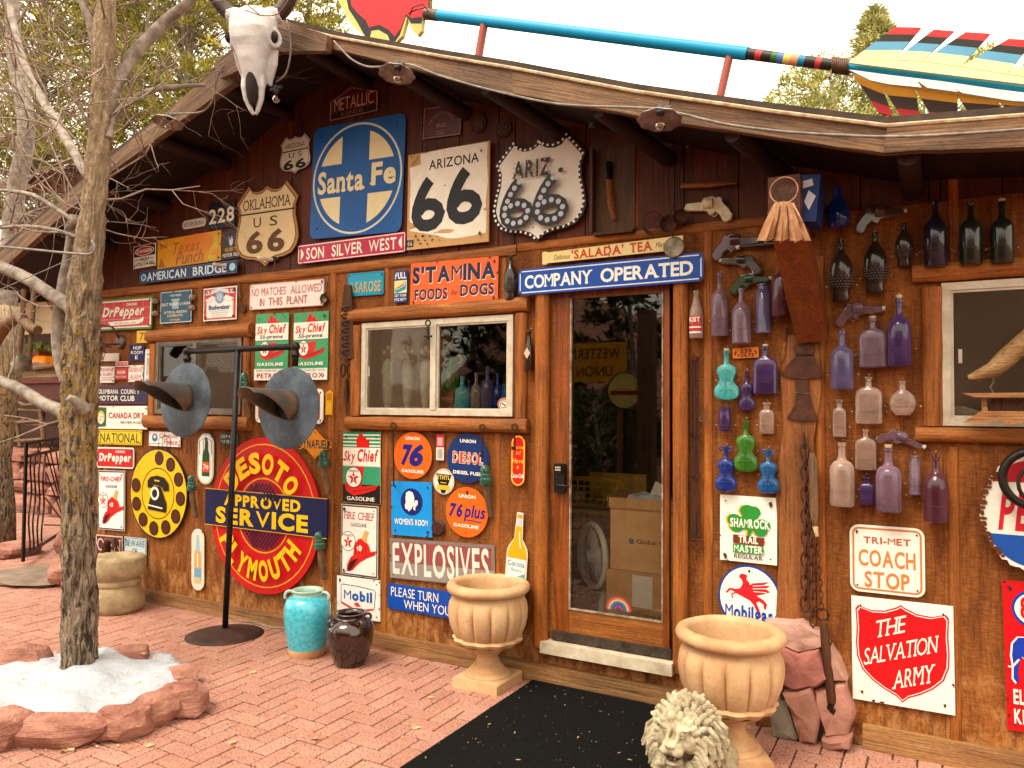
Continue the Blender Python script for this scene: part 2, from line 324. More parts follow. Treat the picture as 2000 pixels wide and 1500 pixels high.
        if shape == 'rect' and min(w, h) > .12:
            for _ in range(rs_.randint(2, 6)):
                u_ = rs_.random()*(w+h)*2; R_ = rs_.uniform(.003, .012); hw_, hh_ = w/2-.002, h/2-.002
                if rad*min(w, h) > .02: continue
                if rs_.random() < .5: cx_, cz_ = rs_.uniform(-hw_, hw_), rs_.choice((-1, 1))*hh_
                else: cx_, cz_ = rs_.choice((-1, 1))*hw_, rs_.uniform(-hh_, hh_)
                hb_.flat([(max(-hw_, min(hw_, cx_+R_*rs_.uniform(.4, 1.3)*cos(2*pi*i_/9))), max(-hh_, min(hh_, cz_+R_*rs_.uniform(.4, 1.3)*sin(2*pi*i_/9)))) for i_ in range(9)], -th-.00085-.0004*lay[0]-_*.00002)
        if hb_.v: hb_.build('rust_chips', [mott('enamel_rust', '#4a2412', '#24120a', 60, .8)], t)['kind'] = 'stuff'
        hb.build('screw', [mott('screw_metal', '#6b6258', '#3a322c', 60, .45, .8)], t)
    return t
SHP = [(.5, .03), (.42, .075), (.33, .085), (.25, .06), (.2, .0), (.11, .1), (.02, .2), (.06, .29), (.055, .42), (.02, .55), (.0, .68), (.03, .78), (.1, .86), (.2, .895), (.32, .91), (.42, .94), (.5, 1)]
SHIELD = SHP+[(1-u, v) for u, v in SHP[-2:0:-1]]
# ================================================================ GROUND
bark_red = mott('sandstone', '#a8644e', '#7d4334', 5, .85, bs=.6, bd=.02, fine='#d3a48c')
m_dirt = mott('dry_soil', '#8a5a44', '#5e3c2e', 3, .95, bs=.5, bd=.02)
mb = MB(); n = 40
for i in range(n+1):
    for j in range(n+1):
        x = -60+100*i/n; y = -50+110*j/n; d = max(0, (Vector((x+3, y+1)).length-13)/30); mb.v.append((x, y, -.045+d*d*1.2+noise.noise(Vector((x*.1, y*.1, 0)))*min(1, d)*.8))
for i in range(n):
    for j in range(n): a = i*(n+1)+j; mb.f.append((a, a+n+1, a+n+2, a+1)); mb.m.append(0)
ground = mb.build('ground', m_dirt, smooth=True); tag(ground, kind='structure')
BR = MC.setdefault('brick', None)
m, nn, l, b, o = newmat('paving_brick'); v = coords(nn, l); oi = nn.new('ShaderNodeObjectInfo'); ge = nn.new('ShaderNodeNewGeometry')
ad = nn.new('ShaderNodeMath'); l.new(oi.outputs['Random'], ad.inputs[0]); l.new(ge.outputs['Random Per Island'], ad.inputs[1]); fr = nn.new('ShaderNodeMath'); fr.operation = 'FRACT'; l.new(ad.outputs[0], fr.inputs[0])
rp = nn.new('ShaderNodeValToRGB'); cr = rp.color_ramp; cr.elements[0].color = (*srgb('#b07a66'), 1); cr.elements[1].color = (*srgb('#bc8874'), 1)
e = cr.elements.new(.35); e.color = (*srgb('#b07a68'), 1); e = cr.elements.new(.7); e.color = (*srgb('#b6806e'), 1); l.new(fr.outputs[0], rp.inputs[0])
gm = nn.new('ShaderNodeMapping'); l.new(ge.outputs['Position'], gm.inputs[0])
a1 = noi(nn, l, gm, 7, 6, .65); r1 = ramp(nn, .35, .75); l.new(a1.outputs[0], r1.inputs[0]); mu = nn.new('ShaderNodeMath'); mu.operation = 'MULTIPLY'; mu.inputs[1].default_value = .45; l.new(r1.outputs[0], mu.inputs[0])
c = mixc(nn, l, mu, rp, srgb('#c09c8a')); a2 = noi(nn, l, gm, 95, 3, .6); r2 = ramp(nn, .52, .62); l.new(a2.outputs[0], r2.inputs[0]); mu2 = nn.new('ShaderNodeMath'); mu2.operation = 'MULTIPLY'; mu2.inputs[1].default_value = .9; l.new(r2.outputs[0], mu2.inputs[0])
c = mixc(nn, l, mu2, c, srgb('#6d4236')); a3 = noi(nn, l, gm, 1.6, 5, .6); r3 = ramp(nn, .4, .7, (.88, .86, .85), (1.06, 1.05, 1.04)); l.new(a3.outputs[0], r3.inputs[0])
mm = nn.new('ShaderNodeMixRGB'); mm.blend_type = 'MULTIPLY'; mm.inputs[0].default_value = 1; l.new(c.outputs[0], mm.inputs[1]); l.new(r3.outputs[0], mm.inputs[2])
l.new(mm.outputs[0], b.inputs['Base Color']); b.inputs['Roughness'].default_value = .8; hh = noi(nn, l, gm, 90, 6, .7); bump(nn, l, b, hh, .8, .006); m_brick = m

paving = MB()   # bed of sand under the bricks
BS = .1
X0, X1, Y0, Y1 = -13.6, 1.2, -3.7, .09
def inpave(x, y):
    if y > Y1 and not (x < -6.9 and y < 2.35): return False
    if x < X0 or x > X1 or y < Y0: return False
    # keep the tree well clear
    if ((x+4.28)/.62)**2+((y+1.45)/.5)**2 < 1: return False
    q = Vector((x, y, 0))-CAM; dz = q.dot(fw)
    if dz < .3: return False
    px = q.dot(rt)/dz*FPX+1000; py = 750-q.dot(up)/dz*FPX
    return -160 < px < 2160 and py < 1640
pv = thing('brick_paving', 'terracotta brick paving laid in a herringbone in front of the timber shop', 'paving'); pv['kind'] = 'structure'; del pv['category']
tag(MB().box((X0-.4, Y0-.6, -.04), (X1+.3, 0, -.007)).box((X0-.4, .0, -.04), (-6.85, 2.5, -.007)).build('sand_bed', mott('joint_sand', '#6c3a2a', '#40241c', 30, .95), pv))
def brick_mesh(seed):
    r = random.Random(seed); L, Wd, bv = .1925/2, .0925/2, .0025; q = MB(); P = rect_c(-L, -Wd, L, Wd, .005, 1); n = len(P)
    P = [(x+r.uniform(-.0012, .0012), y+r.uniform(-.0012, .0012)) for x, y in P]; P2 = [(x*(1-bv/L), y*(1-bv/Wd)) for x, y in P]
    vs = [(x, y, -.02) for x, y in P]+[(x, y, -bv) for x, y in P]+[(x, y, 0) for x, y in P2]
    fs = [(i, (i+1) % n, n+(i+1) % n, n+i) for i in range(n)]+[(n+i, n+(i+1) % n, 2*n+(i+1) % n, 2*n+i) for i in range(n)]+[tuple(range(2*n, 3*n))]
    return vs, fs
BV = [brick_mesh(i) for i in range(6)]; BME = []
for vs, fs in BV: me = bpy.data.meshes.new('brick'); me.from_pydata(vs, [], fs); me.materials.append(m_brick); me.update(); BME.append(me)
cells = []
for i in range(int((X1-X0)/BS)+2):
    for j in range(int((2.4-Y0)/BS)+2):
        k = (i+j) % 4
        if k == 0: cells.append((X0+(i+1)*BS, Y0+(j+.5)*BS, 0))
        elif k == 2: cells.append((X0+(i+.5)*BS, Y0+(j+1)*BS, pi/2))
cells = [q for q in cells if inpave(q[0], q[1]) and True]
def big(q):
    p = Vector((q[0], q[1], 0))-CAM; dz = p.dot(fw); px = p.dot(rt)/dz*FPX+1000; py = 750-p.dot(up)/dz*FPX
    a = 1/dz**3
    if not (0 < px < 2000 and py < 1500): a *= .2
    if -2.05 < q[0] < -.9 and q[1] > -1.9: a *= .05
    return -a
cells.sort(key=big); rr = random.Random(3); st = MB()
for k, (x, y, a) in enumerate(cells):
    if -1.9 < x < -1.08 and -1.5 < y < -.2: continue
    z = rr.uniform(-.0025, .0015); tx, ty = rr.uniform(-.008, .008), rr.uniform(-.008, .008)
    if k < 300:
        o = bpy.data.objects.new('brick', BME[k % 6]); C.objects.link(o); o.parent = pv; o.location = (x, y, z); o.rotation_euler = (tx, ty, a+(pi if rr.random() < .5 else 0))
    else:
        vs, fs = BV[k % 6]; M_ = Matrix.Translation((x, y, z)) @ Matrix.Rotation(a, 4, 'Z') @ Matrix.Rotation(ty, 4, 'Y'); st.add([M_ @ Vector(q) for q in vs], fs)
tag(st.build('bricks_farther_off', m_brick, pv), kind='stuff')

# ================================================================ THE SHOP
FY = -.65                                        # plane of the fascia
def fp(px, py): q = PW(px, py, FY); return (q.x, q.z)
TOPL = [fp(*q) for q in ((-60, 545), (67, 437), (160, 360), (213, 310), (353, 207), (437, 123), (537, 45))]
TOPR = [fp(*q) for q in ((537, 45), (652, 75), (850, 105+6), (1000, 136), (1240, 182), (1512, 222), (1732, 250), (2000, 230), (2300, 200))]
PROF = TOPL+TOPR[1:]
def roofz(x):
    for (a, b), (c_, d) in zip(PROF, PROF[1:]):
        if a <= x <= c_: return b+(d-b)*(x-a)/(c_-a)
    return PROF[0][1] if x < PROF[0][0] else PROF[-1][1]
shop = thing('shop_building', 'brown timber trading post with low gable roof and walls covered in old signs and bottles', 'building', (-3, 0, 0))
SO = Vector(shop.location)
def sb(mb, name, mats, **k):
    mb.v = [tuple(Vector(q)-SO) for q in mb.v]; return mb.build(name, mats, shop, **k)
w_pl = wood('siding_board', '#6a2c0a', '#3c1504', 'Z', wear=None, bs=.45)
w_plw, _n, _l, _b, _o = newmat('siding_sheet'); _g = _n.new('ShaderNodeNewGeometry')
def _m(sc): q = _n.new('ShaderNodeMapping'); q.inputs['Scale'].default_value = sc; _l.new(_g.outputs['Position'], q.inputs[0]); return q
_a = noi(_n, _l, _m((9, 9, 1.6)), 1, 8, .7, .5); _r = ramp(_n, .34, .66); _l.new(_a.outputs[0], _r.inputs[0]); _c = mixc(_n, _l, _r, srgb('#64330f'), srgb('#a4642a'))
_k = noi(_n, _l, _m((26, 26, 90)), 1, 6, .75); _kr = ramp(_n, .36, .62, (.52, .48, .44), (1.14, 1.12, 1.1)); _l.new(_k.outputs[0], _kr.inputs[0])
_q = _n.new('ShaderNodeMixRGB'); _q.blend_type = 'MULTIPLY'; _q.inputs[0].default_value = .85; _l.new(_c.outputs[0], _q.inputs[1]); _l.new(_kr.outputs[0], _q.inputs[2])
_v = noi(_n, _l, _m((120, 120, 7)), 1, 5, .6); _vr = ramp(_n, .3, .5, (.45, .4, .35), (1, 1, 1)); _l.new(_v.outputs[0], _vr.inputs[0]); _q2 = _n.new('ShaderNodeMixRGB'); _q2.blend_type = 'MULTIPLY'; _q2.inputs[0].default_value = .8; _l.new(_q.outputs[0], _q2.inputs[1]); _l.new(_vr.outputs[0], _q2.inputs[2])
_s = _n.new('ShaderNodeSeparateXYZ'); _l.new(_g.outputs['Position'], _s.inputs[0]); _h = _n.new('ShaderNodeMapRange'); _h.inputs[1].default_value = .75; _h.inputs[2].default_value = .1; _h.inputs[4].default_value = .16; _l.new(_s.outputs[2], _h.inputs[0])
_w = noi(_n, _l, _m((14, 14, 7)), 1, 8, .78); _ad = _n.new('ShaderNodeMath'); _l.new(_w.outputs[0], _ad.inputs[0]); _l.new(_h.outputs[0], _ad.inputs[1]); _wr = ramp(_n, .60, .74); _l.new(_ad.outputs[0], _wr.inputs[0]); _wm = _n.new('ShaderNodeMath'); _wm.operation = 'MULTIPLY'; _wm.inputs[1].default_value = .6; _l.new(_wr.outputs[0], _wm.inputs[0])
_f = mixc(_n, _l, _wm, _q2, srgb('#c49058')); _l.new(_f.outputs[0], _b.inputs['Base Color']); _b.inputs['Roughness'].default_value = .75; _b.inputs['Specular IOR Level'].default_value = .25; _z = _n.new('ShaderNodeMath'); _l.new(_k.outputs[0], _z.inputs[0]); _l.new(_v.outputs[0], _z.inputs[1]); bump(_n, _l, _b, _z, .9, .006)
w_lx = wood('log_along', '#c27a34', '#854614', 'X', wear='#d4985a')
w_lz = wood('log_upright', '#bc7028', '#854612', 'Z', wear='#d0924a')
w_bx = wood('base_board', '#b48858', '#7c5430', 'X', wear='#dcc09a', g=.6, bs=.8)
w_fa = wood('weathered_fascia', '#94704f', '#4c3424', 'X', dark=(.012, .007, .004), wear='#b8987a', bs=.9, g=.7)
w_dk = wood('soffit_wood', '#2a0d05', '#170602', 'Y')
w_dr = wood('door_wood', '#a4581c', '#5e2c0c', 'Z', rough=.45, wear=None)
w_drx = wood('door_rail_wood', '#b87636', '#804416', 'X', rough=.45, wear='#cc965c')
m_al = mott('pale_aluminium', '#cfc6b4', '#b3a792', 12, .45, .1)
m_alg = mott('grey_aluminium', '#7d7266', '#5f564c', 12, .5, .3)
# openings in the wall
def opening(q):
    a = [PW(*p) for p in q]; return ((a[0].x+a[3].x)/2, (a[2].z+a[3].z)/2, (a[1].x+a[2].x)/2, (a[0].z+a[1].z)/2)
W1 = opening([(308, 668), (476, 656), (472, 812), (306, 806)])
W2 = opening([(710, 632), (1005, 615), (1003, 815), (708, 808)])
W3 = opening([(1835, 562), (2130, 528), (2130, 838), (1845, 829)])
dz0, dz1 = PW(1085, 1245).z, PW(1090, 568).z
DR = (PW(1084, 900).x, dz0, PW(1318, 900).x, dz1)
OPN = [W1, W2, W3, DR]
XL, XR = -6.75, .95
xs = [XL]
r4 = random.Random(4)
while xs[-1] < XR: xs.append(xs[-1]+.292)
xs = sorted(set([round(x, 3) for x in xs if x < XR]+[XR]+[round(q, 3) for w in OPN for q in (w[0], w[2])]))
zmid = PW(794, 507).z
low = sorted([XL, XR]+[PW(px_, 700).x for px_ in (393, 648, 751, 971, 1383, 1603, 1864)])
def edges(L): 
    out = sorted(L+[q for w in OPN for q in (w[0], w[2])]); r_ = [out[0]]
    for q in out[1:]:
        if q-r_[-1] > .004: r_.append(q)
    return r_
for lev, xx in ((0, edges(low)), (1, edges(xs))):
    for a, b_ in zip(xx, xx[1:]):
        xm = (a+b_)/2; zt = min(roofz(a), roofz(b_))+.04; cuts = [(w[1], w[3]) for w in OPN if w[0]-.002 <= xm <= w[2]+.002]; z = .0; segs = []
        for c0, c1 in sorted(cuts): segs.append((z, c0)); z = c1
        segs.append((z, zt))
        for s0, s1 in segs:
            if lev == 0: s1 = min(s1, zmid)
            else: s0 = max(s0, zmid+.002)
            if s1-s0 < .01: continue
            g_ = .003 if lev else .0006; dy = r4.uniform(0, .004) if lev else 0
            sb(MB().box((a+g_, -dy, s0), (b_-g_, .035, s1)), 'siding_board' if lev else 'siding_sheet', w_pl if lev else w_plw)
sb(MB().box((XL, .04, 0), (W1[0], .06, 2.6)).box((W1[2], .04, 0), (W2[0], .06, 3.2)).box((W2[2], .04, 0), (DR[0], .06, 3.1)).box((DR[2], .04, 0), (W3[0], .06, 2.6)).box((W1[0], .04, 0), (W1[2], .06, W1[1])).box((W1[0], .04, W1[3]), (W1[2], .06, 2.9)).box((W2[0], .04, 0), (W2[2], .06, W2[1])).box((W2[0], .04, W2[3]), (W2[2], .06, 3.2)).box((DR[0], .04, DR[3]), (DR[2], .06, 2.8)).box((DR[0], .04, 0), (DR[2], .06, DR[1])).box((W3[0], .04, 0), (XR, .06, W3[1])).box((W3[0], .04, W3[3]), (XR, .06, 2.6)), 'wall_sheathing', w_dk)
sb(MB().box((XL-.02, .0, 0), (XL, 4.2, 2.6)), 'end_wall', w_pl)
# logs and battens
def halflog(p0, p1, r, name, mat, off=0, fl=.75, seed=0, k=14):
    p0, p1 = Vector(p0), Vector(p1); P = [p0.lerp(p1, i/k) for i in range(k+1)]; L = (p1-p0).length; rs = random.Random(seed+int(p0.x*100))
    mbq = MB(); n = 14
    d = (p1-p0).normalized(); u = Vector((0, -1, 0)); w = d.cross(u).normalized(); vs = []
    for i, p in enumerate(P):
        for j in range(n):
            a = 2*pi*j/n; q = noise.noise(Vector((i*.35*L+seed, j*.4, p0.z*3+p0.x)))*.09+noise.noise(p*9+Vector((0, j*.3, seed)))*.05
            vs.append(p+(u*cos(a)*fl+w*sin(a))*r*(1+q)-u*0)
    fs = [(i*n+j, i*n+(j+1) % n, (i+1)*n+(j+1) % n, (i+1)*n+j) for i in range(k) for j in range(n)]+[tuple(range(n-1, -1, -1)), tuple(range(k*n, (k+1)*n))]
    mbq.add(vs, fs); return sb(mbq, name, mat, smooth=True, ang=50)
def hl(x0, y0, x1, y1, rp, name, mat, off=-.01, fl=.75, seed=0):
    a = PW(x0, y0, off); b_ = PW(x1, y1, off); r = rp*mpp((a+b_)/2)
    if abs(a.z-b_.z) > abs(a.x-b_.x): b_.x = a.x = (a.x+b_.x)/2
    else: a.z = b_.z = (a.z+b_.z)/2
    return halflog(a, b_, r, name, mat, fl=fl, seed=seed)
hl(150, 583, 1010, 485, 9, 'cross_batten', w_lx, 0, .5)
hl(1012, 484, 1494, 432, 9, 'cross_batten', w_lx, 0, .5, 3)
for a in ((655, 528, 638, 1225, 8), (393, 560, 390, 650, 8), (753, 848, 748, 1238, 8), (973, 845, 968, 1262, 7), (1386, 452, 1380, 1330, 9), (755, 522, 756, 600, 6), (985, 505, 986, 592, 6),
          (1607, 500, 1598, 1240, 9), (1860, 872, 1868, 1452, 10), (1862, 300, 1862, 515, 9), (1240, 250, 1245, 445, 6), (205, 870, 205, 1140, 7)):
    hl(*a, 'batten', w_lz, 0, .45, a[0] % 7)
hl(673, 617, 1033, 595, 14, 'lintel_log', w_lx, -.02); hl(678, 826, 1031, 832, 13, 'sill_log', w_lx, -.03)
hl(697, 636, 694, 812, 12, 'jamb_log', w_lz, -.01); hl(1018, 612, 1018, 818, 13, 'jamb_log', w_lz, -.01)
hl(290, 658, 492, 643, 13, 'lintel_log', w_lx, -.02, seed=5); hl(284, 823, 488, 828, 13, 'sill_log', w_lx, -.03, seed=6)
hl(299, 672, 297, 812, 8, 'jamb_log', w_lz, -.01); hl(483, 655, 480, 815, 8, 'jamb_log', w_lz, -.01)
hl(1782, 541, 2200, 500, 19, 'lintel_log', w_lx, -.02, seed=9); hl(1788, 848, 2200, 856, 15, 'sill_log', w_lx, -.03, seed=8)
hl(1817, 562, 1825, 832, 18, 'jamb_log', w_lz, -.01, seed=2)
hl(1060, 568, 1056, 1262, 15, 'door_post_log', w_lz, -.03, .8, 4); hl(1333, 552, 1325, 1312, 15, 'door_post_log', w_lz, -.03, .8, 5)
sb(MB().box((XL, -.035, .0), (-3.72, -.001, .10)), 'base_board', w_bx); sb(MB().box((-3.715, -.04, .0), (-.82, -.001, .105)), 'base_board', w_bx); sb(MB().box((-.33, -.04, .0), (XR, -.001, .11)), 'base_board', w_bx)
# live-edge slab behind the chains
a0 = PW(1520, 1230); sl = [(PW(x, y).x, PW(x, y).z) for x, y in ((1515, 1235), (1523, 1080), (1516, 960), (1532, 830), (1526, 740), (1540, 655), (1600, 655), (1606, 760), (1590, 860), (1600, 1000), (1590, 1100), (1598, 1235))]
sb(MB().prism(sl, -.02, -.001), 'live_edge_slab', wood('driftwood_slab', '#a86a33', '#6c3814', 'Z', wear='#c08a52', g=.6))
# window units
def window(w, frame_m, nm='window', bar=None, left_screen=False):
    x0, z0, x1, z1 = w; f = .035; root = sb(MB().box((x0, -.02, z0), (x1, .03, z0+f)).box((x0, -.02, z1-f), (x1, .03, z1)).box((x0, -.019, z0+f), (x0+f, .03, z1-f)).box((x1-f, -.019, z0+f), (x1, .03, z1-f)), nm, frame_m)
    def sub(mbq, name, mat):
        mbq.v = [tuple(Vector(q)-SO) for q in mbq.v]; return mbq.build(name, mat, root)
    bx = bar or (x0+x1)/2
    sub(MB().box((bx-.02, -.026, z0+f), (bx+.02, .025, z1-f)), 'mullion', frame_m)
    g = .012; q = MB()
    for a, b_ in ((x0+f, bx-.02), (bx+.02, x1-f)):
        q.box((a, -.012, z0+f), (b_, .01, z0+f+g)).box((a, -.012, z1-f-g), (b_, .01, z1-f)).box((a, -.011, z0+f+g), (a+g, .01, z1-f-g)).box((b_-g, -.011, z0+f+g), (b_, .01, z1-f-g))
    sub(q, 'sash', frame_m)
    for a, b_ in ((x0+f, bx-.02), (bx+.02, x1-f)): sub(MB().box((a+.002, .004, z0+f+.002), (b_-.002, .007, z1-f-.002)), 'pane', pane_mat())
    return root, bx, f
m_scr, nn, l, b, o = newmat('insect_screen'); b.inputs['Base Color'].default_value = (*srgb('#6c5640'), 1); b.inputs['Roughness'].default_value = .8
tr = nn.new('ShaderNodeBsdfTransparent'); x = nn.new('ShaderNodeMixShader'); x.inputs[0].default_value = .2; l.new(tr.outputs[0], x.inputs[1]); l.new(b.outputs[0], x.inputs[2]); l.new(x.outputs[0], o.inputs[0])
wa, bxa, fa = window(W2, m_al, bar=PW(850, 700).x); wb, bxb, fb = window(W1, m_alg, bar=PW(384, 740).x); wc, bxc, fc = window(W3, m_al, bar=.62)
def scr(root, a, z0, b_, z1, y=-.009):
    q = MB().box((a, y-.001, z0), (b_, y, z1)); q.v = [tuple(Vector(v_)-SO) for v_ in q.v]; q.build('insect_screen', m_scr, root)
scr(wa, W2[0]+.05, W2[1]+.05, bxa-.03, W2[3]-.05); scr(wb, bxb+.03, W1[1]+.05, W1[2]-.05, W1[3]-.05); q = MB().box((W2[0]+.02, .17, W2[1]+.005), (bxa, .175, W2[3])); q.v = [tuple(Vector(v_)-SO) for v_ in q.v]; q.build('curtain', mott('tan_curtain', '#8c6c48', '#745838', 4, .9), wa)
scr(wc, W3[0]+.05, W3[1]+.05, bxc-.03, W3[3]-.05)
q = MB().box((W2[0]+.06, -.016, PW(730, 735).z), (W2[0]+.068, -.01, PW(730, 716).z)); q.v = [tuple(Vector(v_)-SO) for v_ in q.v]; q.build('sash_pull', m_al, wa)
q = MB().box((W3[0]+.065, -.018, PW(1858, 710).z), (W3[0]+.08, -.01, PW(1858, 683).z)); q.v = [tuple(Vector(v_)-SO) for v_ in q.v]; q.build('sash_pull', m_al, wc)
# door
x0, z0, x1, z1 = DR; gx0, gx1 = PW(1113, 800).x, PW(1296, 800).x; gz0 = PW(1113, 1190).z; gz1 = PW(1113, 584).z
door = sb(MB().box((x0, -.002, z0), (gx0, .03, z1)), 'door', w_dr)
def dsub(mbq, name, mat, **k): mbq.v = [tuple(Vector(q)-SO) for q in mbq.v]; return mbq.build(name, mat, door, **k)
dsub(MB().box((gx1, -.002, z0), (x1-.03, .03, z1)), 'stile', w_dr); dsub(MB().box((gx0+.002, -.001, z0+.01), (gx1-.002, .028, gz0)), 'bottom_rail', w_drx); dsub(MB().box((gx0+.002, -.001, gz1), (gx1-.002, .028, z1)), 'top_rail', w_dr)
dsub(MB().box((gx0+.001, .012, gz0+.001), (gx1-.001, .017, gz1-.001)), 'glass_panel', pane_mat('door_glass', .0, (.96, .96, .93)))
m_bead = mott('glazing_bead', '#a89a86', '#6b4a2c', 20, .5)
dsub(MB().box((gx0+.001, -.006, gz0), (gx0+.009, .011, gz1)).box((gx1-.009, -.006, gz0), (gx1-.001, .011, gz1)).box((gx0+.009, -.006, gz0), (gx1-.009, .011, gz0+.008)), 'glazing_bead', m_bead)
dsub(MB().box((x0, -.028, z0-.005), (x1-.01, -.003, z0+.045)), 'kick_strip', mott('worn_kick_strip', '#4b3f35', '#2a221c', 25, .5, .4, fine='#8f8274'))
m_blk = mott('black_metal', '#1b1715', '#2b2421', 30, .4, .6)
L0 = PW(1096, 905, -.01); L1 = PW(1096, 962, -.01); lw = 11*mpp(L0)
q = MB().prism(rect_c(L0.x-lw, L1.z, L0.x+lw, L0.z, .012), -.04, -.002); q.prism(rect_c(L0.x-lw*.7, L0.z-.055, L0.x+lw*.7, L0.z-.008, .01), -.052, -.04)
lk = dsub(q, 'keypad_lock', m_blk); q = MB()
for i in range(4):
    for j in range(2): q.box((L0.x-lw*.5+i*lw*.27, -.0545, L0.z-.025-j*.014), (L0.x-lw*.5+i*lw*.27+lw*.16, -.0522, L0.z-.017-j*.014))
q.v = [tuple(Vector(v_)-SO) for v_ in q.v]; q.build('keypad_button', paint('#d8d2c4'), lk)
q = MB().tube([(L0.x, -.03, L1.z+.05), (L0.x, -.075, L1.z+.05), (L0.x+.012, -.085, L1.z+.05), (L0.x+.05, -.083, L1.z+.048), (L0.x+.085, -.078, L1.z+.043)], [.012, .011, .009, .007, .006], 8); q.v = [tuple(Vector(v_)-SO) for v_ in q.v]; q.build('lever_handle', m_blk, lk, smooth=True)
sb(MB().box((x0-.05, -.085, z0-.075), (x1+.01, -.0, z0-.012)), 'threshold', mott('pale_threshold', '#cfc3ac', '#a89a80', 9, .7, fine='#8a7a60'))
# fascia, soffit, rafters, ridge
def fasc(pt, pb, k, off=0, th=.05, nm='fascia_board'):
    (ax, az), (bx_, bz) = pt; (cx, cz), (dx, dz_) = pb; m_ = MB(); N = 10; vs = []
    for i in range(N+1):
        t_ = i/N; e1 = noise.noise(Vector((ax*3+i*.5, k, 0)))*.006; e2 = noise.noise(Vector((ax*3+i*.6, k, 4)))*.008; x_ = ax+(bx_-ax)*t_; zt_ = az+(bz-az)*t_+e1; x2 = cx+(dx-cx)*t_; zb_ = cz+(dz_-cz)*t_+e2
        vs += [(x_, FY-off, zt_), (x2, FY-off, zb_), (x2, FY-off+th, zb_), (x_, FY-off+th, zt_)]
    fs = [(i*4+j, i*4+(j+1) % 4, (i+1)*4+(j+1) % 4, (i+1)*4+j) for i in range(N) for j in range(4)]+[(3, 2, 1, 0), (N*4, N*4+1, N*4+2, N*4+3)]
    fs = [f[::-1] for f in fs]
    m_.add(vs, fs); return m_
def fas(t0, t1, b0, b1, k, off=0, th=.05, nm='fascia_board'):
    m_ = fasc((fp(*t0), fp(*t1)), (fp(*b0), fp(*b1)), k, off, th); a_ = Vector(m_.v[0]); e_ = Vector(m_.v[-4]); d = (e_-a_); ang = atan2(d.z, d.x)
    R_ = Matrix.Rotation(ang, 4, 'Y'); m_.v = [tuple(R_ @ (Vector(q)-a_)) for q in m_.v]; return m_.build(nm, w_fa, shop, loc=tuple(a_-SO), rot=(0, -ang, 0), smooth=True, ang=40)
fas((537, 46), (1002, 137), (537, 66), (1002, 183), 1); fas((1002, 137), (1310, 192), (1002, 183), (1300, 236), 2, .004); fas((1310, 192), (1733, 250), (1300, 236), (1726, 299), 3); fas((1733, 249), (2120, 218), (1727, 299), (2120, 283), 4, .012)
fas((213, 310), (437, 123), (217, 336), (457, 160), 5); fas((437, 123), (540, 45), (452, 160), (545, 75), 6, .004); fas((-60, 545), (213, 310), (-50, 575), (217, 336), 7, .003)
fas((535, 36), (652, 76), (548, 108), (648, 106), 8, .055, .05, 'barge_board'); fas((430, 132), (552, 38), (446, 160), (556, 108), 9, .06, .045, 'barge_board')
# thin pale drip edge on top of the fascia
q = MB(); q.tube([(x_, FY-.01, z_+.006) for x_, z_ in TOPR], .009, 6); sb(q, 'drip_edge', mott('pale_drip_edge', '#cdb595', '#9a7d5c', 20, .6))
q = MB(); vs = []
for x_, z_ in PROF: vs += [(x_, FY+.01, z_-.05), (x_, 4.3, z_-.05), (x_, 4.3, z_-.005), (x_, FY+.01, z_-.005)]
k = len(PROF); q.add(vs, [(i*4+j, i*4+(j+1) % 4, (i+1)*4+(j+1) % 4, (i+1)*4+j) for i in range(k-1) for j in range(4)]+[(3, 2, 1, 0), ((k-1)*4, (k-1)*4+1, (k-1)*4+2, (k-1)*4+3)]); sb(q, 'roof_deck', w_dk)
q = MB(); q.v = [(v_[0], v_[1], v_[2]+.055) for v_ in vs]; q.f = [f for f in [(i*4+j, i*4+(j+1) % 4, (i+1)*4+(j+1) % 4, (i+1)*4+j) for i in range(k-1) for j in range(4)]]; q.m = [0]*len(q.f); sb(q, 'roofing_felt', mott('roof_felt', '#4a3a30', '#2e241e', 12, .9))
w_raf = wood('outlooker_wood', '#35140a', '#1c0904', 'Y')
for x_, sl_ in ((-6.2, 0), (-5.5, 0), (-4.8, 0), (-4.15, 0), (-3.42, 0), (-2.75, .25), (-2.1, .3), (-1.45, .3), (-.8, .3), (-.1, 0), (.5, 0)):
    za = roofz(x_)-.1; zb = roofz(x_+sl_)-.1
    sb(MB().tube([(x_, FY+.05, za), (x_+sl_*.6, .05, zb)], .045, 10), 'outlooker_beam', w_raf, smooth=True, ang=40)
# knee brace whose sawn end faces the yard
b1 = PW(1532, 400, -.46); b0 = PW(1588, 648, -.03)
d = (b1-b0).normalized(); sd_ = Vector((1, 0, 0)); s2 = d.cross(sd_).normalized(); sd_ = s2.cross(d).normalized(); hw = 27*mpp(b0)
q = MB(); vs = []
for P_, k_ in ((b0-d*.02, 1.0), (b0+d*.2, 1.08), (b1, 1.0)):
    for sx, sy in ((-1, -1), (1, -1), (1, 1), (-1, 1)): vs.append(P_+sd_*sx*hw*k_+s2*sy*hw*.9)
q.add(vs, [(i*4+j, i*4+(j+1) % 4, (i+1)*4+(j+1) % 4, (i+1)*4+j) for i in range(2) for j in range(4)]+[(3, 2, 1, 0), (8, 9, 10, 11)]); sb(q, 'knee_brace', wood('brace_wood', '#8c4614', '#6a300c', 'Z', rough=.55, g=.5, bs=.2))
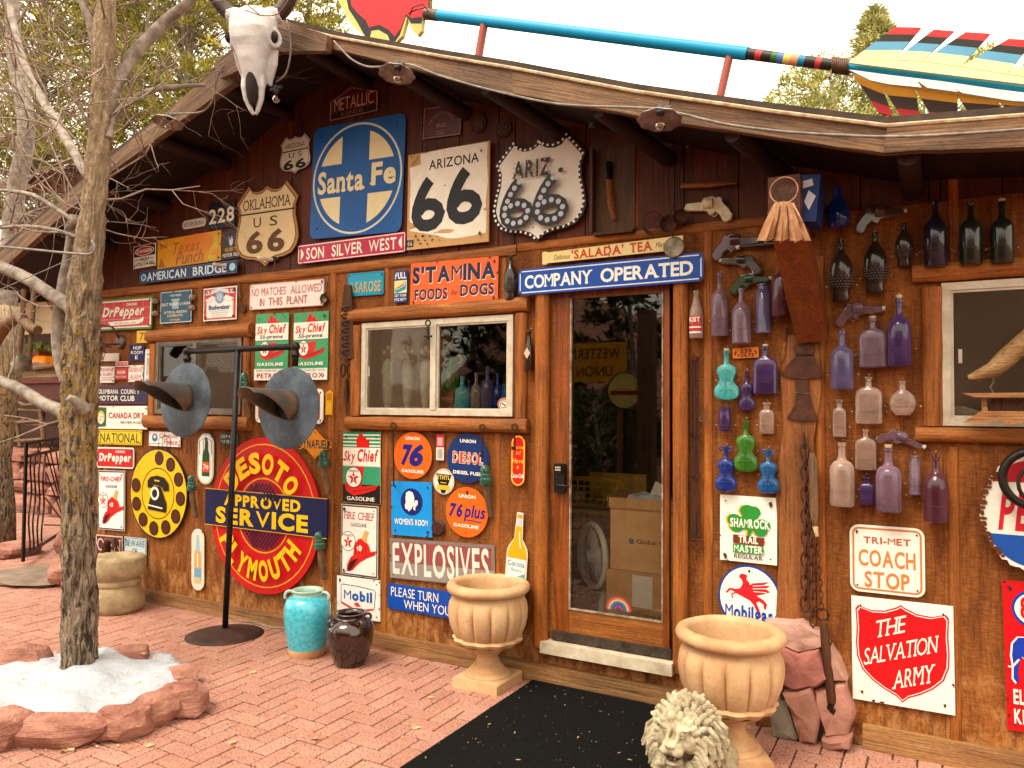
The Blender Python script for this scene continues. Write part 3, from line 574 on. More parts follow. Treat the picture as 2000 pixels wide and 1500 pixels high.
# square beam end carrying the roof
e1 = PW(1531, 352, -.52)
sb(MB().box((e1.x-hw*1.0, -.52, e1.z-.16), (e1.x+hw*1.0, -.02, e1.z+.02)), 'beam', wood('beam_wood', '#6b3a1d', '#3c1c0c', 'Y'))
q = MB().lathe([(.0001, -.006), (.007, -.004), (.009, 0)], 10, tuple(PW(1569, 616, -.1)), ax='Y'); sb(q, 'bolt_head', m_al)
# room behind the windows
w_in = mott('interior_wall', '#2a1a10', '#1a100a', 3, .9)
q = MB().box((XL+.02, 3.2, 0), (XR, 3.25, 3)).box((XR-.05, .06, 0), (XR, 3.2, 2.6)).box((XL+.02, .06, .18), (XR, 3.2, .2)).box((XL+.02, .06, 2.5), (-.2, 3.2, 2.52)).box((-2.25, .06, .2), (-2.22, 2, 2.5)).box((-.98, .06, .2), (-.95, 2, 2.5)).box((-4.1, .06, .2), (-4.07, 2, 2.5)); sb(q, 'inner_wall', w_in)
w_sh = wood('shelf_wood', '#6d4423', '#452611', 'X')
sb(MB().box((W2[0], .06, W2[1]-.03), (W2[2], .36, W2[1]+.0)), 'window_shelf', w_sh); sb(MB().box((W3[0], .06, W3[1]-.03), (W3[2], .36, W3[1])), 'window_shelf', w_sh); sb(MB().box((W1[0], .06, W1[1]-.03), (W1[2], .3, W1[1])), 'window_shelf', w_sh)
# ================================================================ SIGNS ON THE WALL
wh, cr_, rd, bl, nv, bk, ye, og = '#efe9dc', '#e9dcae', '#c8141a', '#1450b4', '#10183a', '#17130f', '#f0bf10', '#ee6a1c'
B = {'b': .02}
BB = {'b': .035}
SS = {'s': 1, 'b': .02}
def arcpoly(cu, cv, r, cond):
    return [(cu+r*cos(a), cv+r*sin(a)) for a in [2*pi*i/72 for i in range(72)] if cond(cu+r*cos(a), cv+r*sin(a))]
def star(cu, cv, ru, rv, k=.4): return [(cu+(ru if i % 2 == 0 else ru*k)*sin(pi*i/5), cv-(rv if i % 2 == 0 else rv*k)*cos(pi*i/5)) for i in range(10)]
sign('house_shaped_sign', 'dark red house shaped plate high under the gable peak, lettered METALLIC', 'sign', ) if False else None
sign('gable_sign', 'small dark red gable shaped plate lettered METALLIC ILLINOIS at the very top', [(645, 180), (738, 158), (738, 215), (645, 237)], '#5a1210', [
    ('pr', .99, .95, '#b99a86'), ('t', 'METALLIC', .09, .28, .91, .72, '#c9b09a', {'b': .0}), ('p', [(.02, .78), (.98, .78), (.98, .97), (.02, .97)], '#241010'), ('t', 'ILLINOIS', .25, .8, .7, .92, '#8d7060')], shape='poly', pts=[(0, .37), (.44, 0), (1, .35), (1, 1), (0, 1)], rough=.45, holes=0)
bx = {'n': 'emblem'}
Q = []
for sx in (0, 1):
    for sy in (0, 1):
        lim_u = (lambda u: u < .335) if sx == 0 else (lambda u: u > .635); lim_v = (lambda v: v < .355) if sy == 0 else (lambda v: v > .645)
        P = arcpoly(.5, .5, .42, lambda u, v: lim_u(u) and lim_v(v)); ku = .335 if sx == 0 else .635; kv = .355 if sy == 0 else .645
        du = sqrt(max(0, .42**2-(ku-.5)**2)); dv = sqrt(max(0, .42**2-(kv-.5)**2))
        ends = [(ku, .5+(du if sy else -du)), (.5+(dv if sx else -dv), kv)]
        P = sorted(P+ends, key=lambda p: atan2(p[1]-.5, p[0]-.5) if not (sx == 0) else (atan2(p[1]-.5, p[0]-.5) % (2*pi))); Q.append(('p', P+[(ku, kv)], cr_))
sign('railroad_sign', 'large blue square sign with cream ring and cross behind two slab lettered words', [(611, 250), (790, 223), (787, 449), (607, 470)], '#0f56a0', [('er', .5, .5, .485, .485, .018, '#cfd9c4')]+Q+[
    ('t', 'Santa', .075, .405, .60, .61, cr_, {'s': 1, 'b': .03, 'g': .05}), ('t', 'Fe', .655, .385, .925, .585, cr_, {'s': 1, 'b': .04, 'g': .05})], rad=.07, rough=.35, off=.02)
sign('street_sign', 'pink enamel street sign lettered SON SILVER WEST below the big blue sign', [(582, 480), (792, 452), (792, 492), (582, 516)], '#b8264e', [('rr', .03, .045, wh, {'rad': .12}), ('p', [(.03, .2), (.05, .35), (.06, .5), (.05, .65), (.03, .8)], wh), ('p', [(.97, .2), (.95, .35), (.94, .5), (.95, .65), (.97, .8)], wh),
    ('t', 'SON', .085, .2, .26, .82, wh, B), ('t', 'SILVER', .335, .2, .625, .82, wh, B), ('t', 'WEST', .68, .2, .925, .82, wh, B)], rad=.1, off=.03)
SIX = lambda u0, u1, v0, v1: [(u0+(u1-u0)*a, v0+(v1-v0)*b_) for a, b_ in ((.56, .0), (.44, .1), (.3, .26), (.2, .42), (.12, .6), (.1, .74), (.16, .87), (.3, .955), (.5, .98), (.7, .95), (.84, .86), (.9, .74), (.84, .62), (.7, .54), (.5, .51), (.32, .55), (.18, .66))]
def six(u0, u1, v0, v1, wd, col): return ('l', SIX(u0, u1, v0, v1), wd, col)
t = sign('highway_sign', 'square weathered highway sign with torn white face on raw plywood, lettered ARIZONA 66', [(797, 303), (956, 275), (955, 471), (795, 489)], '#c39a66', [
    ('p', [(.16, .01), (.5, .0), (.975, .01), (.97, .18), (.985, .4), (.96, .62), (.97, .655), (.93, .675), (.975, .7), (.97, .91), (.8, .925), (.62, .935), (.5, .92), (.36, .875), (.2, .84), (.03, .8), (.05, .76), (.24, .75), (.05, .72), (.03, .69), (.035, .3), (.02, .14), (.165, .12)], wh),
    ('p', [(.03, .765), (.15, .738), (.3, .725), (.42, .728), (.33, .745), (.16, .765), (.04, .79)], '#b9895c'),
    ('t', 'ARIZONA', .27, .095, .875, .195, bk, {'b': .012}), six(.08, .45, .3, .78, .125, '#23262b'), six(.52, .9, .26, .75, .125, '#23262b'),
    ('p', [(.36, .85), (.44, .825), (.52, .83), (.6, .845), (.55, .87), (.46, .865)], '#c39a66'), ('e', .475, .38, .008, .008, bk), ('e', .475, .64, .008, .008, bk), ('r', .005, .9, .085, .97, nv), ('t', '66', .015, .91, .075, .96, '#d8c8a8')]
    +[('e', .12+.03*(i*7 % 11), .855+.013*(i*5 % 9), .007+.006*(i % 3), .006, '#2a1a10') for i in range(14)]+[('e', .05+.02*(i*3 % 5), .03+.02*(i*2 % 5), .012, .006, '#4a2a16') for i in range(5)], dirt=.3, off=.03, rough=.5, th=.012)
def dots(P, n, r, col, q):
    L = [0]
    for a, b_ in zip(P, P[1:]): L.append(L[-1]+sqrt(((b_[0]-a[0])*q)**2+(b_[1]-a[1])**2))
    out = []
    for i in range(n):
        s_ = L[-1]*i/(n-1) if n > 1 else 0; k = max(j for j in range(len(L)) if L[j] <= s_+1e-9); k = min(k, len(P)-2); f = (s_-L[k])/(L[k+1]-L[k]); out.append(('e', P[k][0]+(P[k+1][0]-P[k][0])*f, P[k][1]+(P[k+1][1]-P[k][1])*f, r, r/q*1.0*q, col))
    return out
sp = [(.5+(u-.5)*.965, .5+(v-.5)*.965) for u, v in SHIELD]+[(.5, .5-.47*.965)]
el = [('p', [(.5+(u-.5)*.925, .5+(v-.5)*.925) for u, v in SHIELD], '#e9e4da')]+dots(sp, 64, .0125, '#f3efe6', .9)
TX = [('t', 'ARIZ', .235, .21, .64, .38, '#2b221c', {'b': .03}), ('e', .745, .35, .025, .024, '#2b221c')]
for u0, u1 in ((.235, .27), (.33, .46), (.49, .49), (.54, .63)): TX += dots([(u0, .365), ((u0+u1)/2, .23), (u1+.001, .365)], 7, .0085, '#c9a58e', .9)
el += TX
for u0, u1, v0, v1 in ((.13, .46, .42, .83), (.49, .83, .42, .83)):
    s6 = SIX(u0, u1, v0, v1); el.append(('l', s6, .115, '#20222a')); el += dots(s6[:-1], 14, .026, '#b9bfcc', .9)
el += [('e', .49, .11, .015, .013, '#7c6a58'), ('e', .49, .88, .015, .013, '#9a9a90')]
sign('shield_sign', 'large white highway shield edged with glass beads, ARIZ. 66 in beaded black figures', [(963.5, 282.5), (1146.5, 256.4), (1146.5, 462), (963.5, 480)], '#20202a', el, shape='poly', pts=SHIELD, off=.03, holes=0, rough=.35, th=.01)
sign('shield_sign', 'smallest highway shield, white with ARIZONA US 66, left of the big blue sign', [(547, 271), (606, 257), (606, 334), (547, 343)], '#cfc4b4', [('pr', .96, .93, bk), ('t', 'ARIZONA', .17, .2, .83, .33, bk), ('l', [(.07, .4), (.93, .4)], .03, bk), ('t', 'U S', .3, .45, .72, .58, bk), ('t', '66', .13, .63, .87, .9-.02, bk, BB)], shape='poly', pts=SHIELD, holes=0, off=.02)
sign('shield_sign', 'rusty cream highway shield lettered OKLAHOMA US 66 with a raised rim', [(460, 368), (583, 350), (583, 512), (460, 526)], '#a97a44', [('p', [(.5+(u-.5)*.95, .5+(v-.5)*.95) for u, v in SHIELD], '#6b3f1c'), ('p', [(.5+(u-.5)*.92, .5+(v-.5)*.92) for u, v in SHIELD], '#d9c193', {'wear': .22}), ('t', 'OKLAHOMA', .12, .165, .88, .3, '#2a1a10', {'s': 1, 'b': .0}), ('l', [(.06, .345), (.94, .345)], .02, '#3a2412'), ('t', 'U', .3, .4, .42, .52, bk), ('t', 'S', .56, .4, .68, .52, bk), ('t', '6', .19, .56, .46, .84, '#5a3210', BB), ('t', '6', .53, .56, .8, .84, '#5a3210', BB)], shape='poly', pts=SHIELD, holes=0, wear=.18, off=.02, th=.01, rough=.45)
sign('number_plate', 'black square plate with white figures 228', [(407, 398), (459, 389), (459, 441), (407, 450)], '#120d18', [('t', '228', .03, .24, .97, .8, '#e6dcc8', B)], off=.015)
sign('no_smoking_sign', 'small white rounded strip lettered NO SMOKING beside the black 228 plate', [(356, 432), (402, 424), (402, 441), (356, 449)], '#cfc6bd', [('t', 'NO SMOKING-', .07, .27, .95, .75, '#231a22')], rad=.5, holes=0)
sign('danger_sign', 'white sign with black panel and red oval, lettered DANGER HIGH VOLTAGE', [(260.4, 482), (304, 474), (304.4, 518), (260.8, 526)], '#ddd2c4', [('r', .03, .03, .97, .5, bk), ('e', .5, .27, .43, .2, wh), ('e', .5, .27, .4, .175, '#b01a1c'), ('t', 'DANGER', .16, .19, .84, .35, wh, B), ('t', 'HIGH', .3, .56, .7, .71, bk, B), ('t', 'VOLTAGE', .1, .76, .9, .91, bk, B), ('l', [(.08, .64), (.24, .64)], .03, bk), ('l', [(.76, .64), (.92, .64)], .03, bk)])
script = {'i': .25, 'b': .0}
sign('soda_sign', 'amber yellow soda sign with a tilted bottle and faint script above the blue bridge sign', [(307.6, 470), (432, 449), (431, 508), (307.6, 526)], '#d9930f', [('e', .62, .35, .26, .36, '#dd7d0c'), ('t', 'Drink', .04, .14, .17, .3, '#4a2c10', script), ('t', 'Texas', .26, .18, .68, .55, '#a8620c', {'i': .3, 'b': .01}), ('t', 'Punch', .3, .52, .74, .95, '#a8620c', {'i': .3, 'b': .01}),
    ('p', [(.915, .14), (.965, .12), (.955, .36), (.965, .5), (.93, .98), (.8, .94), (.86, .5), (.9, .38)], '#c8b414'), ('p', [(.87, .58), (.945, .6), (.935, .82), (.84, .78)], '#e08a10'), ('p', [(.03, .95), (.05, .72), (.08, .62), (.1, .78), (.13, .95)], '#a8620c')], rough=.3)
sign('oil_sign', 'small dark sign with a blue and white dog head over the words motor oils', [(434, 453), (468, 447), (469, 502), (433, 508)], '#2a1410', [('p', [(.3, .05), (.38, .18), (.6, .16), (.68, .02), (.74, .3), (.7, .5), (.56, .6), (.42, .58), (.3, .42)], '#24284e'), ('p', [(.4, .2), (.48, .34), (.56, .2), (.64, .32), (.6, .5), (.5, .56), (.42, .46)], '#c9ccd8'), ('e', .46, .3, .03, .02, '#24284e'), ('e', .6, .3, .03, .02, '#24284e'), ('t', 'HUSKY', .2, .6, .8, .74, '#e0a81c', B), ('r', .02, .78, .98, .96, nv), ('t', 'MOTOR OILS', .05, .8, .95, .93, '#e8e0d0', B)], holes=0)
sign('bridge_sign', 'long navy enamel sign in pale blue capitals, second word BRIDGE', [(273, 530), (464, 508), (463, 532), (272.4, 555)], '#10204c', [('rr', .04, .03, '#4c6aa0'), ('e', .045, .52, .03, .3, '#9cc4d8'), ('e', .045, .52, .018, .18, '#3c6a94'), ('t', 'AMERICAN', .085, .16, .5, .86, '#c6dff0', B), ('t', 'BRIDGE', .57, .16, .9, .86, '#c6dff0', B), ('e', .955, .5, .03, .3, '#9cc4d8')], off=.045)
tile = [('l', [(x_, .03), (x_, .95)], .012, '#e0a8a0') for x_ in (.17, .34, .51, .68, .85)]+[('l', [(.03, y_), (.97, y_)], .012, '#e0a8a0') for y_ in (.33, .66)]
sign('soda_sign', 'large red soda sign gridded like tiles inside a green edge, above the wall lantern', [(186, 588), (298, 578), (296, 642), (186, 646)], '#4c7a2a', [('r', .02, .06, .985, .94, wh), ('r', .04, .1, .965, .9, '#bd1519')]+tile+[('t', 'DRINK', .57, .16, .76, .25, wh, B), ('t', 'DrPepper', .14, .26, .88, .66, wh, {'i': .28, 'b': .03}), ('p', [(.25, .74), (.8, .7), (.88, .62), (.86, .76), (.78, .84), (.3, .86)], wh), ('t', 'GOOD FOR LIFE!', .36, .77, .74, .82, '#b01a1c', B)], off=.03, th=.008)
sign('member_sign', 'teal blue member plaque with white edge and keystone, ending in the word OWNER', [(314, 571), (375.6, 565.6), (373.5, 628), (313, 633)], '#115270', [('rr', .0, .03, '#b9c8cc'), ('t', 'MEMBER', .31, .1, .68, .17, '#c9d6d0', B), ('p', [(.36, .24), (.62, .24), (.62, .3), (.57, .34), (.6, .56), (.38, .56), (.41, .34), (.36, .3)], '#8fb2bc'), ('t', 'FIRST PENNSYLVANIA', .04, .36, .96, .46, '#e0dccc', B), ('t', 'ARTIFICIAL BREEDING', .12, .62, .86, .7, '#d8cfa8', B), ('t', 'COOPERATIVE', .23, .73, .73, .81, '#d8cfa8', B), ('t', 'OWNER', .32, .87, .66, .94, '#e0a87c', B)])
sign('beer_sign', 'white and red square beer sign with blue crest at its top', [(397.6, 564), (463, 558), (461.6, 623), (397, 628)], '#e8e0d6', [('rr', .04, .10, '#c02a28'), ('r', .07, .04, .94, .4, '#c02a28'), ('r', .12, .38, .88, .92, '#f0ece4'), ('r', .07, .09, .18, .21, wh), ('r', .82, .09, .93, .21, wh), ('t', 'B', .1, .11, .15, .19, '#20407a', B), ('t', 'B', .85, .11, .9, .19, '#20407a', B), ('p', [(.25, .08), (.5, .03), (.75, .08), (.8, .22), (.62, .16), (.38, .16), (.2, .22)], '#c9d8e4'), ('e', .5, .3, .13, .19, '#7c9cc0'), ('e', .5, .3, .08, .12, '#a9c0d8'), ('p', [(.06, .36), (.3, .24), (.4, .34), (.2, .46)], '#dfe3e4'), ('p', [(.94, .36), (.7, .24), (.6, .34), (.8, .46)], '#dfe3e4'), ('t', 'Budweiser', .18, .53, .82, .67, '#1f4a84', {'s': 1, 'b': .02, 'g': .03})]+[('l', [(.2+.03*i, .71+.06*i), (.8-.03*i, .71+.06*i)], .012, '#9aa4ac') for i in range(4)])
sign('warning_sign', 'long white sign with thin red capitals, NO MATCHES ALLOWED IN THIS PLANT', [(488, 556), (633, 543.5), (633, 597), (487, 606)], '#e3dcd6', [('rr', .0, .03, '#c87870', {'rad': .1}), ('t', 'NO', .03, .18, .13, .48, '#c2463f', {'b': -.005}), ('t', 'MATCHES', .17, .18, .5, .48, '#c2463f', {'b': -.005}), ('t', 'ALLOWED', .57, .17, .97, .47, '#c2463f', {'b': -.005}), ('t', 'IN', .15, .57, .21, .87, '#c2463f'), ('t', 'THIS', .27, .57, .46, .87, '#c2463f'), ('t', 'PLANT', .52, .56, .79, .86, '#c2463f')], rad=.1)
sign('number_tag', 'small yellow notched tag numbered 71 near the wall lantern', [(267, 646), (291.5, 645), (290.5, 669.5), (267, 670)], '#e8b414', [('t', '71', .24, .18, .7, .82, bk, {'b': -.005})], shape='poly', pts=[(0, 0), (1, 0), (.88, .3), (.82, .5), (.88, .7), (1, 1), (0, 1)], holes=0)
sign('room_sign', 'small navy square sign lettered HOP ROOM E', [(254, 673), (282, 672.5), (281, 705), (252.6, 705.6)], '#11215c', [('t', 'HOP', .24, .1, .8, .3, wh, B), ('t', 'ROOM', .1, .38, .9, .58, wh, B), ('t', 'E', .4, .67, .58, .88, wh, B)], rad=.06)
sign('thermometer', 'tall narrow white porcelain thermometer strip beside the left window', [(284.4, 682), (297, 682), (294.5, 753.6), (280.5, 753.6)], '#e2dfda', [('e', .5, .04, .08, .013, bk)]+[('l', [(.3, .12+.02*i), (.7, .12+.02*i)], .05, '#8a90a4') for i in range(3)]+[('l', [(.35, .25+.03*i), (.65, .25+.03*i)], .04, '#6a7490') for i in range(16)]+[('r', .3, .8, .7, .93, '#8a98b4')], rad=.2, cat='thermometer', holes=0)
sign('alarm_test_sign', 'tiny red sign lettered ALARM TEST at the top of the alarm cluster', [(226, 706), (251, 705), (250, 717), (225, 717)], '#c42830', [('rr', .05, .12, wh), ('t', 'ALARM TEST', .1, .32, .9, .68, wh)], rad=.2, holes=0)
sign('general_alarm_sign', 'white and red GENERAL ALARM plate, the left one with small print below', [(195.6, 716), (223.6, 715.5), (223, 747.6), (195, 747.6)], '#e6deda', [('t', 'GENERAL', .08, .1, .92, .3, '#c85050'), ('t', 'ALARM', .2, .38, .8, .58, '#c85050'), ('l', [(.1, .7), (.9, .7)], .05, '#c89090'), ('l', [(.15, .82), (.85, .82)], .05, '#c89090')])
sign('safety_sign', 'small solid red safety sign between the two white alarm plates', [(225.6, 719), (249.6, 718), (248.4, 741), (225, 741.5)], '#c8181c', [('r', .16, .25, .8, .5, '#e8d0cc'), ('t', 'SAFETY', .22, .3, .74, .45, '#b01a1c'), ('t', 'FIRE DRILL', .06, .68, .94, .84, wh)], holes=0)
sign('general_alarm_sign', 'white and red GENERAL ALARM plate, the right one with two large lines only', [(251.6, 713.5), (280, 713), (279, 746), (249.6, 746)], '#e6deda', [('t', 'GENERAL', .06, .14, .94, .4, '#c85050'), ('t', 'ALARM', .16, .56, .86, .86, '#c85050')])
sign('club_sign', 'dark navy club sign with maroon border, lettered COLUMBIANA COUNTY MOTOR CLUB', [(186, 753), (290, 753), (288, 789.5), (186, 788)], '#141640', [('rr', .0, .1, '#4a1238'), ('t', 'COLUMBIANA', .02, .2, .45, .46, wh, B), ('t', 'COUNTY', .5, .2, .85, .46, wh, B), ('t', 'MOTOR CLUB', .06, .55, .76, .84, wh, B)], rough=.2)
sign('ginger_ale_sign', 'white beverage sign with a green crest at left and red capitals', [(189, 793), (288, 793), (287, 838.5), (189, 837)], '#e9e7dd', [('p', [(.0, .04), (.2, .06), (.195, .9), (.0, .94)], '#1c5a34'), ('e', .09, .5, .075, .3, '#e8b430'), ('e', .09, .55, .06, .22, wh), ('t', 'CANADA', .03, .42, .15, .52, rd), ('t', 'DRY', .05, .57, .13, .67, rd), ('t', 'CANADA DRY', .25, .28, .95, .54, '#b8202c', {'b': .02}), ('t', 'BEVERAGES', .49, .66, .93, .76, '#3a5a50')], holes=4)
sign('name_plate', 'yellow embossed plate lettered NATIONAL below the white beverage sign', [(192, 839.5), (277.8, 840.5), (276, 870), (192, 867)], '#e6c60e', [('rr', .04, .08, '#b89c10'), ('t', 'NATIONAL', .05, .2, .95, .85, '#3c4a34', {'b': .01})], rough=.4)
sign('fence_sign', 'white fence maker sign with blue disc and red script under the left horn', [(291, 842), (352.8, 845), (351.5, 873), (291, 870.6)], '#e4e0da', [('e', .19, .42, .09, .28, '#24649c'), ('e', .19, .36, .045, .12, '#c8dce8'), ('t', 'Cyclone', .34, .12, .92, .5, '#c02834', {'i': .2}), ('t', 'Fence', .48, .48, .92, .86, '#c02834', {'i': .2}), ('l', [(.08, .82), (.4, .83)], .04, '#6c88a4')])
sign('soda_sign', 'small rounded red soda sign with white edge, above the left hat sign', [(189, 873), (262.5, 874.5), (261, 916), (188.5, 913)], wh, [('rr', .07, .55, '#c4141c', {'rad': .2}), ('r', .07, .13, .93, .87, '#c4141c', {'rad': .08}), ('t', 'DRINK', .52, .15, .78, .26, wh, B), ('t', 'DrPepper', .07, .28, .93, .8, wh, {'i': .12, 'b': .05})], rad=.18)
def hat(u0, v0, du, dv, fc='#c4181c'):
    f = lambda L: [(u0+du*a, v0+dv*b_) for a, b_ in L]
    return [('p', f([(.0, 1.0), (.02, .84), (.14, .66), (.42, .55), (.8, .5), (1, .46), (.95, .56), (.7, .64), (.45, .76), (.2, .96), (.08, 1.0)]), fc), ('p', f([(.22, .64), (.26, .36), (.4, .22), (.56, .2), (.74, .34), (.82, .52), (.5, .62), (.3, .74)]), '#d4201c'), ('p', f([(.5, .22), (.62, .0), (.74, .04), (.66, .2), (.7, .32)]), '#d8a458'), ('p', f([(.04, .95), (.12, .78), (.4, .66), (.22, .88), (.1, 1.0)]), '#3a0a0a'), ('p', f([(.34, .42), (.46, .36), (.54, .4), (.5, .5), (.38, .5)]), '#f0c8b8')]+[('l', f([(.3+.11*i, .28+.02*i), (.3+.12*i, .62-.02*i)]), .012, '#7c0c10') for i in range(4)]
def texstar(cu, cv, ru, rv): return [('e', cu, cv, ru, rv, '#2a2a34'), ('e', cu, cv, ru*.94, rv*.94, wh), ('p', star(cu, cv+rv*.1, ru*.72, rv*.72), '#c0201c'), ('t', 'TEXACO', cu-ru*.62, cv-rv*.72, cu+ru*.62, cv-rv*.5, '#2a2a34', B), ('t', 'T', cu-ru*.18, cv-rv*.12, cu+ru*.18, cv+rv*.35, '#f0dcc8', SS)]
sign('gasoline_sign', 'left hat sign, white with red fire helmet, below the small red soda sign', [(193, 918.6), (246.5, 920), (240.7, 1037), (190, 1033)], '#e7e7e4', [('rr', .01, .03, '#3a3a40'), ('t', 'FIRE-CHIEF', .1, .1, .9, .18, '#b41c24', {'i': .15, 'b': .02}), ('t', 'GASOLINE', .3, .245, .72, .29, '#2a3a6a', B)]+texstar(.2, .5, .19, .13)+hat(.18, .32, .8, .58))
# telephone dial
el = [('e', .5, .5, .485, .485, '#e8b80c'), ('er', .5, .5, .285, .285, .012, bk)]
for i in range(10): a = radians(-72+i*34) if False else 2*pi*(i)/11.6-radians(88); el += [('e', .5+.39*cos(a), .5+.39*sin(a), .078, .078, bk), ('e', .5+.39*cos(a), .5+.39*sin(a), .066, .066, '#4a2010')]
el += [('p', [(.33, .36), (.38, .32), (.5, .3), (.62, .32), (.69, .38), (.7, .46), (.61, .47), (.585, .42), (.43, .40), (.41, .44), (.33, .44)], bk), ('p', [(.44, .42), (.56, .42), (.66, .6), (.66, .7), (.34, .68), (.36, .6)], bk), ('er', .46, .5, .075, .075, .028, wh), ('p', [(.345, .625), (.6, .65), (.6, .665), (.345, .64)], wh), ('l', [(.455, .355), (.54, .36)], .016, '#e8b80c')]
sign('telephone_sign', 'round yellow telephone dial sign with ten finger holes and a black telephone', [(254, 874), (366, 877), (366, 1061), (254, 1045)], '#1d1730', el, shape='ellipse', wear=.06, off=.02, cat='sign', th=.008)
sign('soda_thermometer', 'tall rounded white strip showing a green soda bottle, left of the big red disc', [(386.7, 845.6), (418.7, 847), (416, 947), (385.7, 945)], '#e4e5df', [('rr', .02, .05, '#b9c0b4'), ('p', [(.45, .1), (.6, .1), (.62, .3), (.74, .42), (.76, .84), (.28, .84), (.3, .42), (.43, .3)], '#1c4a24'), ('r', .32, .56, .76, .76, '#d8481c'), ('t', '7', .38, .6, .5, .72, wh, B), ('t', 'up', .52, .62, .7, .72, wh, B)], rad=.48, cat='sign')
sign('water_sign', 'small dark green sign lettered DRINKING WATER ONLY behind the pole', [(429.6, 845.5), (465, 847), (465, 871), (430, 869)], '#1c4030', [('t', 'DRINKING', .06, .14, .94, .42, '#cfd8cc'), ('t', 'WATER ONLY', .06, .56, .94, .84, '#cfd8cc')], holes=0)
# big red disc with navy band
chk = []
N_ = 26
for i in range(N_):
    for j in range(N_):
        if (i+j) % 2: continue
        u = .5+(i-N_/2+.5)*.0172; v = .5+(j-N_/2+.5)*.0172
        if (u-.5)**2+(v-.5)**2 < .215**2 and abs(v-.5) > .11: chk.append((u, v))
el = [('e', .5, .5, .46, .46, '#e6a81c'), ('e', .5, .5, .452, .452, '#c4141a'), ('e', .5, .5, .242, .242, '#e6a81c'), ('e', .5, .5, .232, .232, '#a8102a')]
el += [('r', u-.0086, v-.0086, u+.0086, v+.0086, '#1a1230') for u, v in chk]
el += [('arc', 'DESOTO', .5, .5, .342, 150, 28, .125, '#f0c010', {'b': .05}), ('arc', 'PLYMOUTH', .5, .5, .342, 203, 335, .125, '#f0c010', {'b': .05, 'in': 1})]
t = sign('service_disc_sign', 'huge round red enamel sign with yellow arc lettering and a navy band across it', [(413, 850), (626, 859), (626, 1180), (413, 1143)], '#c4141a', el, shape='ellipse', wear=.04, off=.03, th=.012)
c_, w_, h_, an_ = frame([(413, 850), (626, 859), (626, 1180), (413, 1143)], .04)
fr0 = frame([(402, 955), (640.5, 972), (637.5, 1048), (400, 1026)], .06)
# the band is one piece with the disc: built as children of it
bw, bh = fr0[1], fr0[2]; by = -.028; off0 = rel(fr0[0], t)
q = MB().prism(rect_c(-bw/2, -bh/2, bw/2, bh/2, .004), by-.004, by+.012); ob = q.build('band', paint('#101a48', .02), t, loc=(off0.x, 0, off0.z))
def bandtext(s, x0, y0, x1, y1, nm):
    vs, fs = textpoly(s, .045); a0 = min(q[0] for q in vs); a1 = max(q[0] for q in vs); b0 = min(q[1] for q in vs); b1_ = max(q[1] for q in vs)
    q = MB(); q.add([(-bw/2+bw*(x0+(x1-x0)*(p[0]-a0)/(a1-a0)), by-.0055-.00005*p[2], bh/2-bh*(y1+(y0-y1)*(p[1]-b0)/(b1_-b0))) for p in vs], fs); q.build(nm, paint('#f0c010'), ob)
bandtext('APPROVED', .17, .1, .8, .42, 'lettering'); bandtext('SERVICE', .1, .47, .86, .93, 'lettering')
q = MB()
for s_ in (-1, 1): q.box((-bw/2, by-.0052, s_*bh*.5-.004), (bw/2, by-.0042, s_*bh*.5+.001))
q.build('border', paint('#e6a81c'), ob)
sign('dog_sign', 'pale blue sign lettered BEWARE OF DOG above the stone pedestal', [(243, 1048), (286, 1052), (285, 1104), (242, 1098)], '#b9ccd2', [('rr', .02, .04, '#7c98a4'), ('t', 'BEWARE', .07, .1, .93, .34, '#2c5068'), ('t', 'OF', .38, .42, .6, .62, '#2c5068'), ('t', 'DOG', .28, .7, .68, .92, '#2c5068')], wear=.05)
sign('open_sign', 'worn maroon sign lettered OPEN behind the stone pedestal', [(187, 1042), (240.7, 1046.6), (240, 1104), (187, 1098)], '#5c2420', [('rr', .02, .05, '#c8b0a0'), ('t', 'OPEN', .06, .14, .92, .58, '#d0bcac', {'s': 1, 'b': .0}), ('t', 'Coca-Cola', .08, .66, .9, .88, '#d0bcac', {'i': .2})], wear=.12)
sign('beer_thermometer', 'faded white rounded strip showing an orange bottle, low between dial and red disc', [(376, 1032), (400, 1034), (397, 1154.5), (372, 1151)], '#d6d0c2', [('p', [(.4, .1), (.6, .1), (.64, .3), (.8, .42), (.78, .88), (.2, .88), (.22, .42), (.36, .3)], '#8fb8c4'), ('p', [(.3, .36), (.7, .36), (.76, .46), (.76, .64), (.22, .64), (.24, .46)], '#d89a58'), ('r', .24, .64, .78, .78, '#6c9cb4'), ('r', .24, .8, .74, .88, '#d8b070'), ('l', [(.5, .4), (.5, .62)], .08, wh)], rad=.48, wear=.03)
def skych(pet=True):
    g = '#3f9c68'
    wing = [('p', [(.4, .3), (.36, .12), (.44, .03), (.52, .02), (.56, .08), (.62, .06), (.64, .12), (.7, .1), (.72, .18), (.66, .3)], '#cf1f16'), ('p', [(.42, .44), (.66, .43), (.6, .6), (.4, .66), (.2, .62)], '#cf1f16'), ('p', [(.2, .6), (.45, .62), (.92, .52), (.86, .6), (.6, .66), (.34, .7), (.12, .64)], '#cf1f16')]
    return wing+[('l', [(.4, .66), (.88, .56)], .012, '#7c0c10'), ('l', [(.46, .64), (.9, .53)], .012, '#7c0c10'), ('l', [(.46, .04), (.5, .16)], .012, '#7c0c10'), ('l', [(.57, .08), (.6, .17)], .012, '#7c0c10')]
